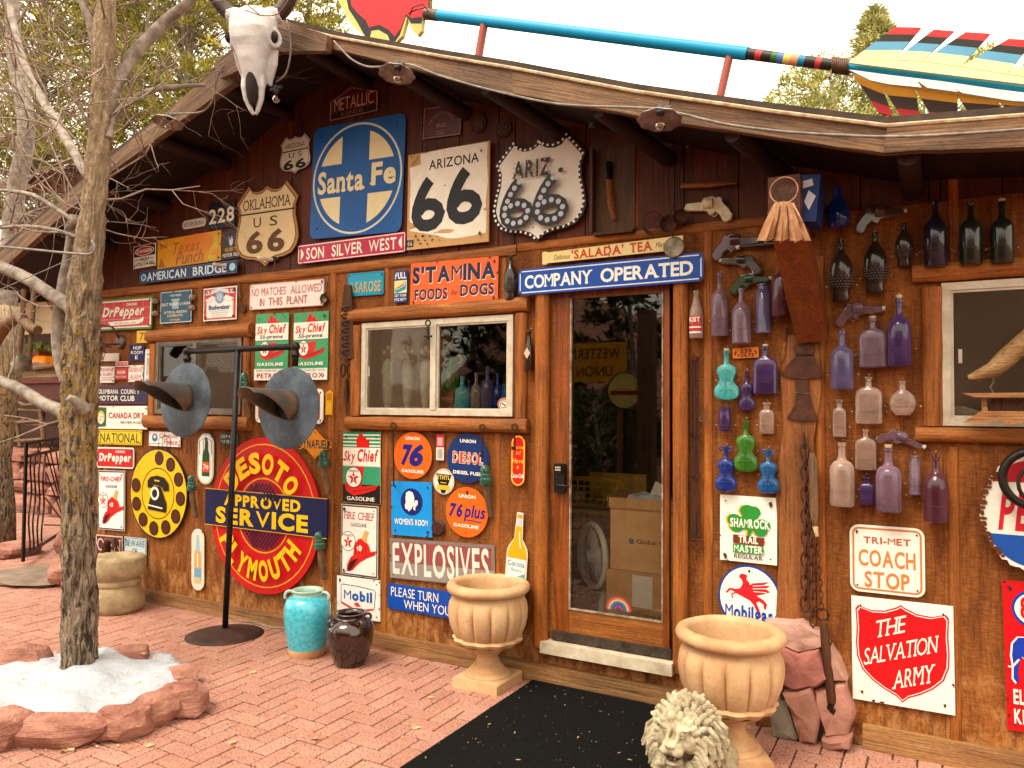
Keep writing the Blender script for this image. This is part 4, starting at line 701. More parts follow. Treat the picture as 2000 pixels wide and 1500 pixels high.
for i, q in enumerate(([(500, 614), (564, 610.7), (562, 742.7), (498, 743)], [(574.7, 611.5), (642, 607.5), (640, 741), (573, 743)])):
    sign('gasoline_sign', ['green and white gasoline sign with red wing and white base, left of the pair', 'green and white gasoline sign with red wing and white base, right of the pair'][i], q, '#3c9664', skych()+[('r', 0, .145, 1, .4, '#ece6d8'), ('t', 'Sky', .05, .19, .36, .34, '#cc1c1e', {'i': .25, 'b': .035}), ('t', 'Chief', .42, .165, .93, .3, '#cc1c1e', {'i': .25, 'b': .035}), ('t', 'Su-preme', .14, .315, .84, .395, '#1c2440', {'i': .2, 'b': .02})]+texstar(.3, .53, .15, .115)+[('t', 'GASOLINE', .08, .735, .88, .785, '#eef0e4', BB), ('r', 0, .83, 1, 1, '#ece6d8'), ('t', 'SUPER-CHARGED WITH', .06, .84, .94, .875, '#28406c', {'i': .1}), ('t', 'PETROX', .1, .895, .9, .97, '#a81420', {'b': .03})])
sign('parking_sign', 'white edged red sign mostly hidden behind the right metal horn', [(499, 760), (632, 759.5), (630.7, 827.5), (499, 825.5)], wh, [('r', .045, .09, .955, .91, '#c01418', {'rad': .12}), ('l', [(.1, .8), (.9, .8)], .03, wh), ('e', .8, .45, .07, .12, wh)], rad=.17)
sign('arrow_tag', 'narrow yellow arrow topped tag right of the hidden red sign', [(636.5, 762), (650, 762), (649, 811), (635, 810)], '#e09c10', [('r', .15, .12, .85, .4, '#b87408'), ('r', .15, .5, .85, .96, '#e8ac20')], shape='poly', pts=[(0, .1), (.5, 0), (1, .1), (1, 1), (0, 1)], holes=0)
sign('fuel_sign', 'orange diamond fuel sign with black winged lettering across it', [(584, 837), (647, 839), (647, 898), (584, 895)], '#e48a10', [('rr', 0, .0, bk)] if False else [('t', 'DYNAFUEL', .0, .36, .9, .66, '#1a1c30', {'b': .035, 'sh': '#f0c040'}), ('p', [(.88, .36), (1, .4), (.94, .46), (1, .5), (.93, .56), (.96, .64), (.88, .64)], '#1a1c30')], shape='poly', pts=[(.5, 0), (.78, .33), (1, .38), (1, .62), (.78, .66), (.5, 1), (.22, .66), (0, .62), (0, .38), (.22, .33)], holes=2, off=.02)
sign('gasoline_sign', 'black based gasoline sign with green stripes and red wing above the helmet sign', [(672, 842.7), (744, 844), (742, 985), (669, 980.6)], '#e8e2d4', [('r', 0, .0, 1, .22, '#2f8a60')]+[('r', 0, .035+.05*i, 1, .055+.05*i, '#e0e4d4') for i in range(4)]+[('r', 0, .49, 1, .74, '#2f9468'), ('r', 0, .74, 1, .995, '#191114')]+skych()[:1]+[('p', [(.2, .49), (.58, .49), (.5, .78), (.3, .82), (.06, .74)], '#cf1f16'), ('p', [(.05, .74), (.3, .78), (.95, .74), (.88, .8), (.6, .86), (.3, .9), (.1, .84)], '#cf1f16'), ('r', 0, .225, 1, .48, '#ece6d8'), ('t', 'Sky', .03, .27, .34, .46, '#cc1c1e', {'i': .25, 'b': .03}), ('t', 'Chief', .4, .24, .96, .42, '#cc1c1e', {'i': .25, 'b': .03}), ('l', [(.3, .84), (.92, .77)], .01, '#7c0c10')]+texstar(.3, .64, .22, .145)+[('t', 'GASOLINE', .12, .91, .86, .965, wh, B)])
sign('gasoline_sign', 'right hat sign, tall white with red serif letters and a red helmet', [(668.4, 984.5), (740.4, 989.5), (735.6, 1131), (664, 1120.5)], '#e6e2da', [('rr', .01, .03, '#3a3a40'), ('t', 'FIRE CHIEF', .07, .1, .91, .205, '#b82a2c', {'i': .12, 's': 1, 'b': .0}), ('t', 'GASOLINE', .27, .255, .7, .305, '#20242c')]+texstar(.2, .52, .2, .14)+hat(.17, .34, .8, .6))
sign('fuel_company_sign', 'white enamel sign with blue lettering and red chevron behind the brown jar', [(658.6, 1123.5), (744, 1134.5), (741, 1214), (657.7, 1201)], '#e6e3dc', [('l', [(.1, .64), (.1, .22), (.14, .2), (.5, .21), (.85, .25), (.9, .29), (.87, .7)], .02, '#1c58a4'), ('t', 'Mobil', .17, .32, .82, .58, '#1450a0', {'b': .05}), ('p', [(.08, .62), (.48, .8), (.88, .7), (.84, .75), (.48, .87), (.12, .69)], '#cc3426'), ('p', [(.4, .66), (.48, .6), (.52, .64), (.56, .7), (.46, .72)], '#d83c34'), ('t', 'Premium', .06, .88, .8, 1.0, '#1c3c7c', B)])
sign('licence_plate', 'light blue embossed plate with yellow lettering ASAROSE', [(678.5, 534.5), (750, 529), (749.4, 574), (679, 580)], '#149cc0', [('rr', .02, .05, '#0e86a8'), ('t', 'CALIFORNIA', .26, .15, .76, .28, '#5c90a0'), ('t', 'ASAROSE', .07, .4, .92, .86, '#c8a860', {'b': .02, 'sh': '#0a6480'})], rad=.08)
sign('gum_sign', 'narrow blue sign lettered PULL with a yellow candy box picture', [(769.7, 529.8), (795.8, 527), (795, 590), (770, 592)], '#123a86', [('t', 'PULL', .08, .05, .92, .26, wh, BB), ('r', .03, .31, .97, .7, '#e8dc8c'), ('p', [(.08, .56), (.86, .34), (.94, .46), (.9, .6), (.2, .7), (.1, .66)], '#2098b4'), ('p', [(.16, .52), (.84, .38), (.86, .48), (.2, .6)], '#e8e0d0'), ('l', [(.2, .55), (.8, .44)], .1, '#c05048'), ('t', 'GET YOUR', .06, .74, .94, .82, wh, B), ('t', 'BOX NOW!', .06, .86, .94, .95, wh, B)], rad=.1)
sign('dog_food_sign', 'orange sign lettered foods for dogs above the middle window', [(802, 515.5), (973.8, 499.5), (972, 589), (801.6, 598)], '#e2632c', [('t', "S'TAMINA", .025, .09, .97, .49, '#1a1c44', {'b': .045, 'sh': '#efe0cc'}), ('t', 'FOODS', .055, .62, .44, .88, '#1a1c44', {'b': .03, 'sh': '#efe0cc'}), ('t', 'For', .485, .68, .56, .8, '#8a2c18', {'i': .3}), ('t', 'DOGS', .59, .58, .96, .84, '#1a1c44', {'b': .03, 'sh': '#efe0cc'})], wear=.03)
def u76(extra, q, lab, base, plus=False):
    sign('gasoline_disc', lab, q, base, extra, shape='ellipse', holes=2)
u76([('t', 'UNION', .3, .1, .68, .17, wh, BB), ('t', '7', .2, .27, .5, .73, '#1c1c78', {'b': .05, 'i': .2}), ('t', '6', .42, .24, .78, .73, '#1c1c78', {'b': .05, 'i': .2}), ('t', 'GASOLINE', .22, .8, .8, .87, wh, BB)], [(769.5, 842), (843.5, 845.5), (843.5, 939), (769.5, 932)], 'round orange sign with large dark blue 76, directly below the window sill log', '#e86414')
u76([('t', 'UNION', .3, .12, .68, .19, wh, BB), ('t', 'DIESOL', .14, .37, .87, .62, '#e8e0d0', {'b': .06}), ('t', 'DIESOL', .15, .38, .86, .61, '#d85a30', {'b': .015}), ('t', 'DIESEL FUEL', .17, .76, .85, .83, wh, BB)], [(873, 844), (955, 849), (955, 949), (873, 939)], 'round dark blue sign with orange letters and DIESEL FUEL below', '#10306c')
u76([('t', 'UNION', .3, .15, .7, .22, wh, BB), ('t', '76', .08, .34, .4, .62, '#281c78', {'b': .04, 'i': .2}), ('t', 'plus', .44, .34, .94, .68, '#281c78', {'b': .02, 'i': .2}), ('l', [(.5, .65), (.86, .67)], .018, '#281c78'), ('t', 'GASOLINE', .2, .74, .8, .81, wh, BB)], [(871, 948), (953, 955), (953, 1056), (871, 1043)], 'round orange sign with slanted dark blue 76 and the word plus', '#e86414')
sign('price_strip', 'tiny white and red vertical strip between the orange and blue discs', [(852, 848), (867, 848.5), (866.6, 899), (852, 898.5)], '#dcd6cc', [('r', 0, 0, 1, .5, '#c4242c'), ('r', .15, .12, .85, .44, '#e0a0a0')]+[('l', [(.25+.17*i, .56), (.25+.17*i, .94)], .06, '#6a6a70') for i in range(4)], holes=0)
sign('ethyl_sign', 'small white round sign with black trapezoid lettered ETHYL', [(846, 914), (887, 917), (887, 968), (846, 963)], '#e4dccb', [('er', .5, .5, .47, .47, .02, '#8a7c64'), ('p', [(.14, .2), (.86, .22), (.8, .42), (.6, .92), (.5, .97), (.4, .92), (.2, .42)], bk), ('t', 'ETHYL', .2, .25, .8, .42, '#e8c860', SS), ('l', [(.36, .54), (.64, .55)], .04, '#c8a850'), ('r', .2, .64, .8, .82, '#e0b028')], shape='ellipse', holes=0)
sign('restroom_sign', "light blue square sign with a lady's profile in a dark disc, lettered WOMEN'S ROOM", [(765.8, 939.6), (844, 942.5), (843, 1050), (763, 1044)], '#0e8cdc', [('e', .51, .37, .27, .25, '#12206c'), ('p', [(.37, .38), (.34, .44), (.36, .5), (.42, .52), (.44, .55), (.5, .5), (.56, .42), (.58, .3), (.54, .2), (.46, .17), (.38, .2), (.36, .3)], wh), ('p', [(.6, .34), (.66, .34), (.66, .42), (.6, .46), (.6, .53), (.55, .5), (.56, .42)], wh), ('t', "WOMEN'S", .08, .68, .55, .8, wh, B), ('t', 'ROOM', .6, .69, .9, .8, wh, B)], wear=.01)
m_ = PW(858, 1031); t = thing('vent_grille', "round maroon metal grille beside the women's room sign", 'vent', (m_.x, -.012, m_.z)); R0 = 16*mpp(m_)
MB().lathe([(.001, -.012), (R0*.8, -.012), (R0*.95, -.006), (R0, 0)], 24, ax='Y').build('rim', mott('maroon_cast', '#3c1712', '#26100c', 30, .6), t, smooth=True, ang=30)
q = MB()
for i in range(-4, 5):
    a = sqrt(max(0, .62-(i*.18)**2))*R0; q.box((-a, -.016, i*.18*R0-.0015), (a, -.012, i*.18*R0+.0015)).box((i*.18*R0-.0015, -.0165, -a), (i*.18*R0+.0015, -.0125, a))
q.build('grid', mott('maroon_grid', '#5c2a1e', '#3a1a12', 30, .6), t)
sign('explosives_sign', 'worn grey and red sign lettered EXPLOSIVES in tall white letters', [(762, 1048), (967, 1068), (966, 1146), (761, 1131)], '#7c6e68', [('r', .03, .08, .97, .93, '#8a4440', {'wear': .0}), ('r', .0, .6, 1, .98, '#8c8480', {'wear': .25}), ('t', 'EXPLOSIVES', .03, .09, .95, .9, '#d8d3c8', {'b': .02, 'wear': .16})], wear=.1, rough=.5)
sign('courtesy_sign', 'blue rounded sign lettered PLEASE TURN, running behind the smaller urn', [(758, 1138), (985, 1172), (985, 1226), (757, 1188)], '#1048a8', [('t', 'PLEASE TURN', .03, .12, .455, .48, wh, {'b': .0}), ('t', 'WHEN YOU', .15, .56, .56, .9, wh, {'b': .0})], rad=.12)
sign('cola_strip', 'narrow red pill shaped strip with yellow script, come in have a cola', [(998.3, 849), (1026, 851), (1025, 950), (998, 949)], '#d4200f', [('rr', .03, .09, '#e8b440', {'rad': .5}), ('t', 'Come', .12, .2, .92, .27, '#e8b440', {'i': .2, 'b': .02}), ('t', 'in!', .34, .3, .7, .38, '#e8b440', {'i': .2, 'b': .02}), ('t', 'Have', .1, .46, .9, .55, '#e8b440', {'i': .2, 'b': .02}), ('t', 'a', .42, .6, .58, .66, '#e8b440', {'i': .2, 'b': .02}), ('t', 'Coca-Cola', .05, .75, .95, .84, wh, {'i': .2, 'b': .04})], rad=.5, off=.03)
sign('beer_bottle_cutout', 'flat cutout sign shaped like a yellow beer bottle behind the smaller urn', [(990, 998), (1031, 1003), (1029, 1190), (988, 1178)], '#e6dcc0', [('p', [(.36, .15), (.64, .15), (.68, .28), (.92, .4), (.94, .48), (.06, .48), (.08, .4), (.32, .28)], '#e8a414'), ('p', [(.38, .02), (.62, .02), (.62, .06), (.38, .06)], '#b8944c'), ('r', .4, .07, .6, .14, '#b4c8d8'), ('r', .05, .49, .95, .94, '#d0dbdc'), ('t', 'Corona', .1, .52, .9, .575, '#1c5a8c', {'s': 1}), ('t', 'Extra', .3, .6, .76, .63, '#5c7c94', {'s': 1}), ('p', [(.06, .8), (.3, .72), (.6, .68), (.94, .64), (.94, .94), (.06, .94)], '#5c98a8'), ('p', [(.05, .44), (.95, .44), (.95, .49), (.05, .49)], '#e8a414'), ('l', [(.55, .2), (.58, .3), (.66, .38)], .06, '#f4e4b0')], shape='poly', pts=[(.35, .0), (.65, .0), (.66, .08), (.7, .28), (.95, .38), (1, .44), (1, .98), (.9, 1), (.1, 1), (0, .98), (0, .44), (.05, .38), (.3, .28), (.34, .08)], holes=0)
sign('tea_sign', 'long cream strip with red tea lettering above the blue door sign', [(1059, 492.6), (1334, 459), (1334, 487), (1059, 517)], '#e9d594', [('t', 'Delicious', .09, .36, .215, .74, '#7c4a2c', {'i': .3}), ('t', "'SALADA'", .225, .12, .6, .84, '#cc3a1c', {'s': 1, 'b': .03}), ('t', 'TEA', .645, .12, .8, .84, '#cc3a1c', {'s': 1, 'b': .03}), ('t', 'Flavor', .82, .3, .93, .66, '#7c4a2c', {'i': .3})], shape='poly', pts=[(0, .06), (.01, 0), (.035, .0), (.04, .08), (1, .0), (1, 1), (.04, .92), (.035, 1), (.01, 1), (0, .94)], off=.04)
sign('company_sign', 'long blue enamel sign lettered COMPANY OPERATED over the door', [(1011.8, 526), (1373.8, 493.5), (1374.7, 547), (1012.6, 578.5)], '#0c48a4', [('rr', .07, .04, '#dfe6ea', {'rad': .2}), ('t', 'COMPANY', .04, .25, .43, .77, '#e8ecea', {'s': 1, 'b': .03, 'g': .03}), ('t', 'OPERATED', .475, .25, .95, .77, '#e8ecea', {'s': 1, 'b': .03, 'g': .03})], rad=.18, off=.075)
sign('insurance_sign', 'dim dark red insurance plate with arched letters high under the roof', [(827, 212), (901.4, 201.5), (900.5, 262), (826.4, 273)], '#50141a', [('rr', .01, .03, '#8a6a58'), ('arc', 'PENNSYLVANIA', .5, .72, .5, 160, 20, .13, '#8c6a58', {}), ('t', 'INS', .36, .55, .62, .7, '#8c6a58', SS), ('t', 'CO.', .38, .77, .6, .92, '#8c6a58', SS)])
sign('voltage_sign', 'tiny orange plate lettered 220 VOLTS among the bottles', [(1430.4, 681), (1482, 677), (1482, 698.5), (1431, 700)], '#e07a24', [('t', '220', .3, .12, .74, .48, '#3c1c1c', BB), ('t', 'VOLTS', .18, .55, .82, .9, '#3c1c1c', BB), ('p', [(.12, .2), (.17, .45), (.12, .5), (.14, .8), (.06, .5), (.1, .44)], '#3c1c1c'), ('p', [(.88, .2), (.83, .45), (.88, .5), (.86, .8), (.94, .5), (.9, .44)], '#3c1c1c')], rad=.15, holes=0)
sham = []
for dx, dy, col in ((-.035, -.0, '#e6b818'), (0, .0, '#2c8a34')):
    sham += [('e', .49+dx, .22, .13, .09, col), ('e', .6+dx, .23, .12, .085, col), ('p', [(.35+dx, .22), (.73+dx, .24), (.56+dx, .46), (.5+dx, .46)], col), ('e', .26+dx, .37, .125, .09, col), ('e', .3+dx, .46, .12, .09, col), ('e', .76+dx, .42, .13, .09, col), ('e', .72+dx, .5, .12, .09, col), ('p', [(.26+dx, .33), (.52+dx, .3), (.77+dx, .38), (.72+dx, .52), (.52+dx, .5), (.3+dx, .5)], col), ('p', [(.5+dx, .48), (.58+dx, .48), (.54+dx, .6), (.49+dx, .6)], col)]
sign('shamrock_sign', 'white gasoline sign with green and gold shamrock, with small word REGULAR below', [(1405.9, 965), (1516.8, 973.5), (1518.5, 1104), (1407, 1093.5)], '#e9e9df', sham+[('t', 'SHAMROCK', .19, .34, .88, .48, wh, {'b': .04}), ('p', [(.24, .59), (.8, .61), (.78, .64), (.8, .67), (.77, .7), (.78, .73), (.24, .72)], '#74321a'), ('t', 'TRAIL', .34, .6, .68, .71, wh, BB), ('p', [(.24, .73), (.78, .74), (.76, .77), (.79, .8), (.76, .83), (.78, .86), (.24, .86)], '#2c8a34'), ('t', 'MASTER', .26, .74, .76, .85, wh, BB), ('t', 'REGULAR', .26, .88, .76, .945, '#3c4a38', B)])
horse = [(.335, .2), (.36, .145), (.42, .14), (.47, .16), (.46, .22), (.5, .26), (.52, .3), (.55, .27), (.82, .22), (.74, .27), (.83, .28), (.76, .33), (.84, .37), (.72, .42), (.62, .45), (.66, .47), (.73, .5), (.79, .56), (.77, .64), (.74, .64), (.73, .57), (.66, .53), (.62, .56), (.67, .66), (.7, .76), (.66, .8), (.64, .72), (.58, .6), (.52, .54), (.42, .5), (.32, .46), (.26, .43), (.2, .41), (.14, .47), (.12, .45), (.18, .38), (.28, .385), (.35, .37), (.38, .33), (.4, .28), (.38, .23)]
sign('winged_horse_sign', 'round white sign with blue rim and red winged horse, behind the larger urn', [(1403, 1098), (1525, 1110), (1525, 1243), (1403, 1222)], '#16409c', [('e', .5, .5, .47, .47, '#e9e9e2'), ('p', horse, '#d8202c'), ('l', [(.56, .31), (.8, .27)], .012, '#e9e9e2'), ('l', [(.56, .35), (.78, .325)], .012, '#e9e9e2'), ('l', [(.57, .39), (.78, .385)], .012, '#e9e9e2'), ('l', [(.3, .43), (.22, .47), (.24, .53)], .022, '#d8202c'), ('t', 'Mobilgas', .12, .62, .88, .9, '#16409c', {'b': .035})], shape='ellipse', holes=2)
sign('bus_stop_sign', 'white rounded sign with tan border, lettered COACH STOP', [(1658, 1023), (1805, 1033), (1808, 1169), (1662, 1153)], '#e9e4da', [('rr', .035, .028, '#c07a48', {'rad': .13}), ('t', 'TRI-MET', .19, .17, .82, .27, '#b05c38', {'b': .03}), ('t', 'COACH', .12, .36, .88, .61, '#d07a3c', {'b': .02}), ('t', 'STOP', .2, .68, .8, .92, '#d07a3c', {'b': .02})], rad=.13)
SH2 = [(.07, .085), (.2, .12), (.34, .11), (.46, .065), (.5, .04), (.54, .065), (.66, .11), (.8, .12), (.93, .085), (.96, .12), (.955, .2), (.95, .3), (.96, .45), (.95, .58), (.9, .7), (.8, .79), (.68, .86), (.56, .91), (.5, .96), (.44, .91), (.32, .86), (.2, .79), (.1, .7), (.05, .58), (.04, .45), (.05, .3), (.045, .2), (.04, .12)]
sc_ = lambda k: [(.5+(u-.5)*k, .5+(v-.5)*k) for u, v in SH2]
ri = {'rise': 0}
sign('charity_sign', 'white square sign with large red shield and slanted white serif lettering', [(1662, 1162), (1861.7, 1185), (1866, 1397), (1666.5, 1365)], '#e9e6e0', [('p', sc_(1.0), '#c41c30'), ('p', sc_(.965), wh), ('p', sc_(.945), '#d0141c'), ('t', 'THE', .25, .22, .55, .38, wh, {'s': 1, 'b': .0, 'g': .06, 'rise': .09, 'i': .15}), ('t', 'SALVATION', .12, .5, .86, .66, wh, {'s': 1, 'b': .0, 'g': .05, 'rise': .22, 'i': .15}), ('t', 'ARMY', .4, .68, .82, .85, wh, {'s': 1, 'b': .0, 'g': .06, 'rise': .13, 'i': .15})])
rp_ = random.Random(5); cap = []
for i in range(72): a = 2*pi*i/72; k = .5*(1-.035*(i % 3 == 0)-rp_.random()*.02-(.04*rp_.random() if 24 < i < 46 else 0)); cap.append((.5+k*cos(a), .5+k*sin(a)))
def band_(c0, c1, R=.455): return [(.5+R*cos(a), .5+R*sin(a)) for a in [2*pi*i/72 for i in range(72)] if c0 <= .5+R*sin(a) <= c1]
sign('bottle_cap_sign', 'large rusty bottle cap sign in red, white and blue at the right edge', [(1912, 885), (2130, 893), (2130, 1130), (1912, 1108)], '#ded8cc', [('p', sorted(band_(0, .26), key=lambda p: p[0]), '#b4222c'), ('p', sorted(band_(.68, 1), key=lambda p: p[0]), '#184a9c'), ('t', 'PEPSI', .18, .32, .86, .66, '#c02030', {'i': .2, 'b': .03})]+[('e', .5+.47*cos(2.2+i*.1), .5+.47*sin(2.2+i*.1)*(1), .02+.012*(i % 3), .014+.01*(i % 2), '#5c3018') for i in range(18)], shape='poly', pts=cap, wear=.1, off=.04, th=.02, holes=0)
el_ = [(.1, .5), (.12, .42), (.2, .375), (.34, .37), (.5, .36), (.8, .38), (.95, .42), (.95, .62), (.85, .62), (.8, .52), (.5, .52), (.48, .64), (.36, .64), (.34, .53), (.24, .5), (.2, .55), (.17, .62), (.19, .66), (.16, .68), (.11, .65), (.12, .57)]
sign('kerosene_sign', 'red sign with a blue elephant, cut off by the right edge of the picture', [(1959, 1131.6), (2104, 1146), (2108, 1446), (1966, 1426)], '#c4101a', [('e', .52, .18, .4, .14, '#173c98'), ('e', .52, .18, .36, .12, wh), ('t', '8', .24, .1, .38, .25, '#c4101a', BB), ('p', [(.5+(u-.5)*1.07, .5+(v-.5)*1.04) for u, v in el_], wh), ('p', el_, '#1738a8'), ('l', [(.2, .52), (.1, .575), (.04, .575)], .03, wh), ('t', 'ELEPHANT', .1, .72, .92, .82, wh, {'b': .03}), ('t', 'KEROSENE', .1, .85, .92, .95, wh, {'b': .03})], wear=.02)
# ================================================================ BOTTLES ON THE WALL
g_lil = glass('glass_lilac', '#ccb4c0', '#94768c', .42); g_pur = glass('glass_purple', '#84649c', '#5c3c80', .42); g_mar = glass('glass_maroon', '#7c4058', '#5c2438', .55)
g_clr = glass('glass_clear_pink', '#ecd8cc', '#cbb0a0', .36); g_aqu = glass('glass_aqua', '#8cf0f0', '#58c4c8', .5); g_grn = glass('glass_green', '#68c044', '#4c982c', .42)
g_blu = glass('glass_cobalt', '#1450d8', '#0c3ca0', .5); g_teal = glass('glass_teal', '#188cd8', '#0c6cb0', .5); g_brn = glass('glass_brown', '#4c2814', '#2c180e', .75); g_dkp = glass('glass_dark_violet', '#281c48', '#1c1430', .8)
g_dkg = glass('glass_dark_green', '#14281c', '#101c14', .75); g_bp = glass('glass_blue_violet', '#989cc4', '#786c9c', .4); g_dgr = glass('glass_bottle_green', '#2c7c3c', '#1c5428', .7); g_ins = glass('glass_insulator', '#4c9c84', '#2c6c58', .6)
m_cork = mott('cork', '#d8c4a0', '#b09468', 60, .8); m_wire = mott('holding_wire', '#7c7064', '#4c4238', 50, .5, .7); m_nail = mott('nail_metal', '#b4aca0', '#7c7468', 50, .35, .9)
def flatloft(mb, secs, n=28, mi=0, sq=2.6):      # secs: (z, half width, half depth)
    vs = []
    for z, a, b_ in secs:
        for j in range(n):
            t = 2*pi*j/n; c, s_ = cos(t), sin(t); e = 2/sq; vs.append((a*math.copysign(abs(c)**e, c), b_*math.copysign(abs(s_)**e, s_), z))
    k = len(secs); mb.add(vs, [(i*n+j, i*n+(j+1) % n, (i+1)*n+(j+1) % n, (i+1)*n+j) for i in range(k-1) for j in range(n)]+[tuple(range(n-1, -1, -1)), tuple(range((k-1)*n, k*n))], mi)
PR = {
 'wine': [(.0, .0), (.85, .0), (1, .02), (1, .5), (.96, .58), (.8, .66), (.5, .71), (.34, .75), (.28, .82), (.26, .93), (.32, .935), (.32, .97), (.3, 1.0), (.2, 1.0)],
 'whisky': [(.0, .0), (.9, .0), (1, .03), (1, .56), (.93, .63), (.7, .69), (.4, .72), (.3, .77), (.27, .93), (.34, .94), (.33, 1.0), (.2, 1.0)],
 'beer': [(.0, .0), (.9, .0), (1, .02), (1, .52), (.85, .62), (.55, .72), (.42, .82), (.38, .94), (.46, .95), (.46, .98), (.4, 1), (.2, 1.0)],
 'tall': [(.0, .0), (1, .0), (1.04, .02), (.95, .05), (.9, .1), (.9, .84), (.7, .87), (.66, .96), (.78, .97), (.76, 1.0), (.4, 1.0)],
 'barrel': [(.0, .0), (.72, .0), (.8, .04), (.95, .25), (1, .5), (.95, .75), (.8, .93), (.84, .95), (.84, 1), (.5, 1)],
 'soda': [(.0, .0), (.9, .0), (1, .03), (.98, .3), (1, .45), (.85, .6), (.5, .78), (.34, .9), (.4, .92), (.38, 1), (.2, 1)],
 'demi': [(.0, .0), (.8, .0), (1, .08), (1.05, .3), (.9, .55), (.5, .7), (.3, .8), (.3, 1.0), (.2, 1)],
}
VI = [(.0, .5), (.03, .82), (.1, .98), (.18, 1.0), (.26, .92), (.31, .72), (.35, .6), (.42, .57), (.48, .66), (.54, .78), (.6, .8), (.66, .7), (.7, .45), (.72, .22), (.8, .19), (.93, .19), (.94, .27), (1.0, .25)]
def bottle(kind, cx, top, bot, w, mat, label, cork=False, off=0, group=None, name='bottle', dy=0):
    Pb = PW(cx, (top+bot)/2, -.04-dy); k = mpp(Pb); hw = w*k/2; dep = hw if kind in PR else hw*.48
    y = -(.012+dep)-dy; T = PW(cx, top, y); Bm = PW(cx, bot, y); H = T.z-Bm.z
    t = thing(name, label, 'bottle', (Bm.x, y, Bm.z), (0, 0, 0), group); q = MB(); zc = H
    if cork: H *= .955
    if kind in PR: q.lathe([(max(r*hw, .0004), z*H) for r, z in PR[kind]], 24); neck = PR[kind][-2][0]*hw
    elif kind == 'violin': flatloft(q, [(0, .3*hw, dep*.4)]+[(z*H, a*hw, dep*min(1, .5+a*.6)) for z, a in VI], sq=2.2); neck = .24*hw
    elif kind == 'flask': flatloft(q, [(0, .9*hw, dep*.8), (.02*H, hw, dep), (.6*H, hw, dep), (.68*H, .93*hw, dep*.95), (.74*H, .72*hw, dep*.8), (.78*H, .3*hw, .28*hw), (.82*H, .22*hw, .22*hw), (.93*H, .21*hw, .21*hw), (.94*H, .28*hw, .28*hw), (H, .27*hw, .27*hw)], sq=3.2); neck = .27*hw
    elif kind == 'panel': flatloft(q, [(0, .95*hw, dep*1.3), (.02*H, hw, dep*1.4), (.66*H, hw, dep*1.4), (.74*H, .75*hw, dep*1.2), (.77*H, .42*hw, .38*hw), (.92*H, .4*hw, .38*hw), (.93*H, .52*hw, .5*hw), (H, .5*hw, .48*hw)], sq=5); neck = .5*hw
    elif kind == 'round': flatloft(q, [(0, .55*hw, dep*.7), (.04*H, .62*hw, dep*.8), (.16*H, .88*hw, dep), (.36*H, 1*hw, dep), (.55*H, .86*hw, dep), (.68*H, .5*hw, dep*.7), (.74*H, .24*hw, .22*hw), (.94*H, .2*hw, .2*hw), (.95*H, .27*hw, .26*hw), (H, .26*hw, .25*hw)], sq=2.3); neck = .26*hw
    elif kind == 'fish': flatloft(q, [(0, .72*hw, dep*1.1), (.03*H, .78*hw, dep*1.2), (.12*H, .72*hw, dep*1.1), (.2*H, .8*hw, dep*1.3), (.4*H, .98*hw, dep*1.6), (.55*H, 1*hw, dep*1.7), (.68*H, .8*hw, dep*1.4), (.76*H, .5*hw, dep), (.82*H, .3*hw, .28*hw), (.95*H, .26*hw, .26*hw), (.96*H, .33*hw, .32*hw), (H, .3*hw, .3*hw)], sq=2.2); neck = .3*hw
    q.build('glass_body', mat, t, smooth=True, ang=50)
    if kind == 'fish':
        q = MB()
        for i in range(9):
            zz = H*(.22+.045*i); r0 = hw*(.8+.2*sin(i/8*pi)); n = 10
            for j in range(n):
                a = pi*(j+.5*(i % 2))/n; d_ = dep*1.55*(.85+.15*sin(i/8*pi)); q.ell((r0*cos(a)*.98, -d_*sin(a), zz), (hw*.11, hw*.06, H*.03), 4)
        q.build('scales', mat, t, smooth=True)
    if kind == 'violin':
        MB().tube([(0, -dep*.98, H*.06), (0, -dep*1.05, H*.3), (0, -dep*.95, H*.62), (0, -hw*.2, H*.9)], hw*.035, 6).torus((-hw*.4, -dep*.92, H*.36), hw*.14, hw*.03, n=10, k=5, a0=1.2, a1=5).torus((hw*.4, -dep*.92, H*.36), hw*.14, hw*.03, n=10, k=5, a0=-2, a1=2).box((-hw*.45, -dep*1.02, H*.2), (hw*.45, -dep*.9, H*.22)).build('relief', mat, t, smooth=True)
    if kind == 'barrel':
        q = MB()
        for zz in (.12, .24, .76, .88): rr = hw*(.88+.08*(1-abs(zz-.5)*2)); q.torus((0, 0, zz*H), rr+.0006, .0014, Matrix.Rotation(pi/2, 4, 'X'), 20, 5)
        q.build('hoops', mat, t, smooth=True)
    if cork: MB().lathe([(.0003, 0), (neck*.8, 0), (neck*.95, zc*.05), (.0003, zc*.05)], 12).build('cork', m_cork, t, loc=(0, 0, H-.002), smooth=True, ang=40)
    if kind not in ('soda',) and bot-top > 30:
        z0 = H*.26 if kind != 'violin' else H*.4; wl = hw*(1.06 if kind != 'violin' else .7)
        dd = dep*1.03 if kind in PR or kind in ('flask', 'round') else dep*1.45
        pts = [(-wl-.012, dep*.8, z0), (-wl*1.0, -dd*.15, z0), (-wl*.6, -dd*.92, z0-.001), (0, -dd*1.1, z0-.002), (wl*.6, -dd*.92, z0-.001), (wl*1.0, -dd*.15, z0), (wl+.012, dep*.8, z0)]
        MB().tube(pts, .0007, 5).build('holding_wire', m_wire, t)
        for sx in (-1, 1): MB().lathe([(.0002, -.004), (.0035, -.003), (.004, 0)], 8, (sx*(wl+.013), dep*.75-.004, z0), ax='Y').build('nail', m_nail, t)
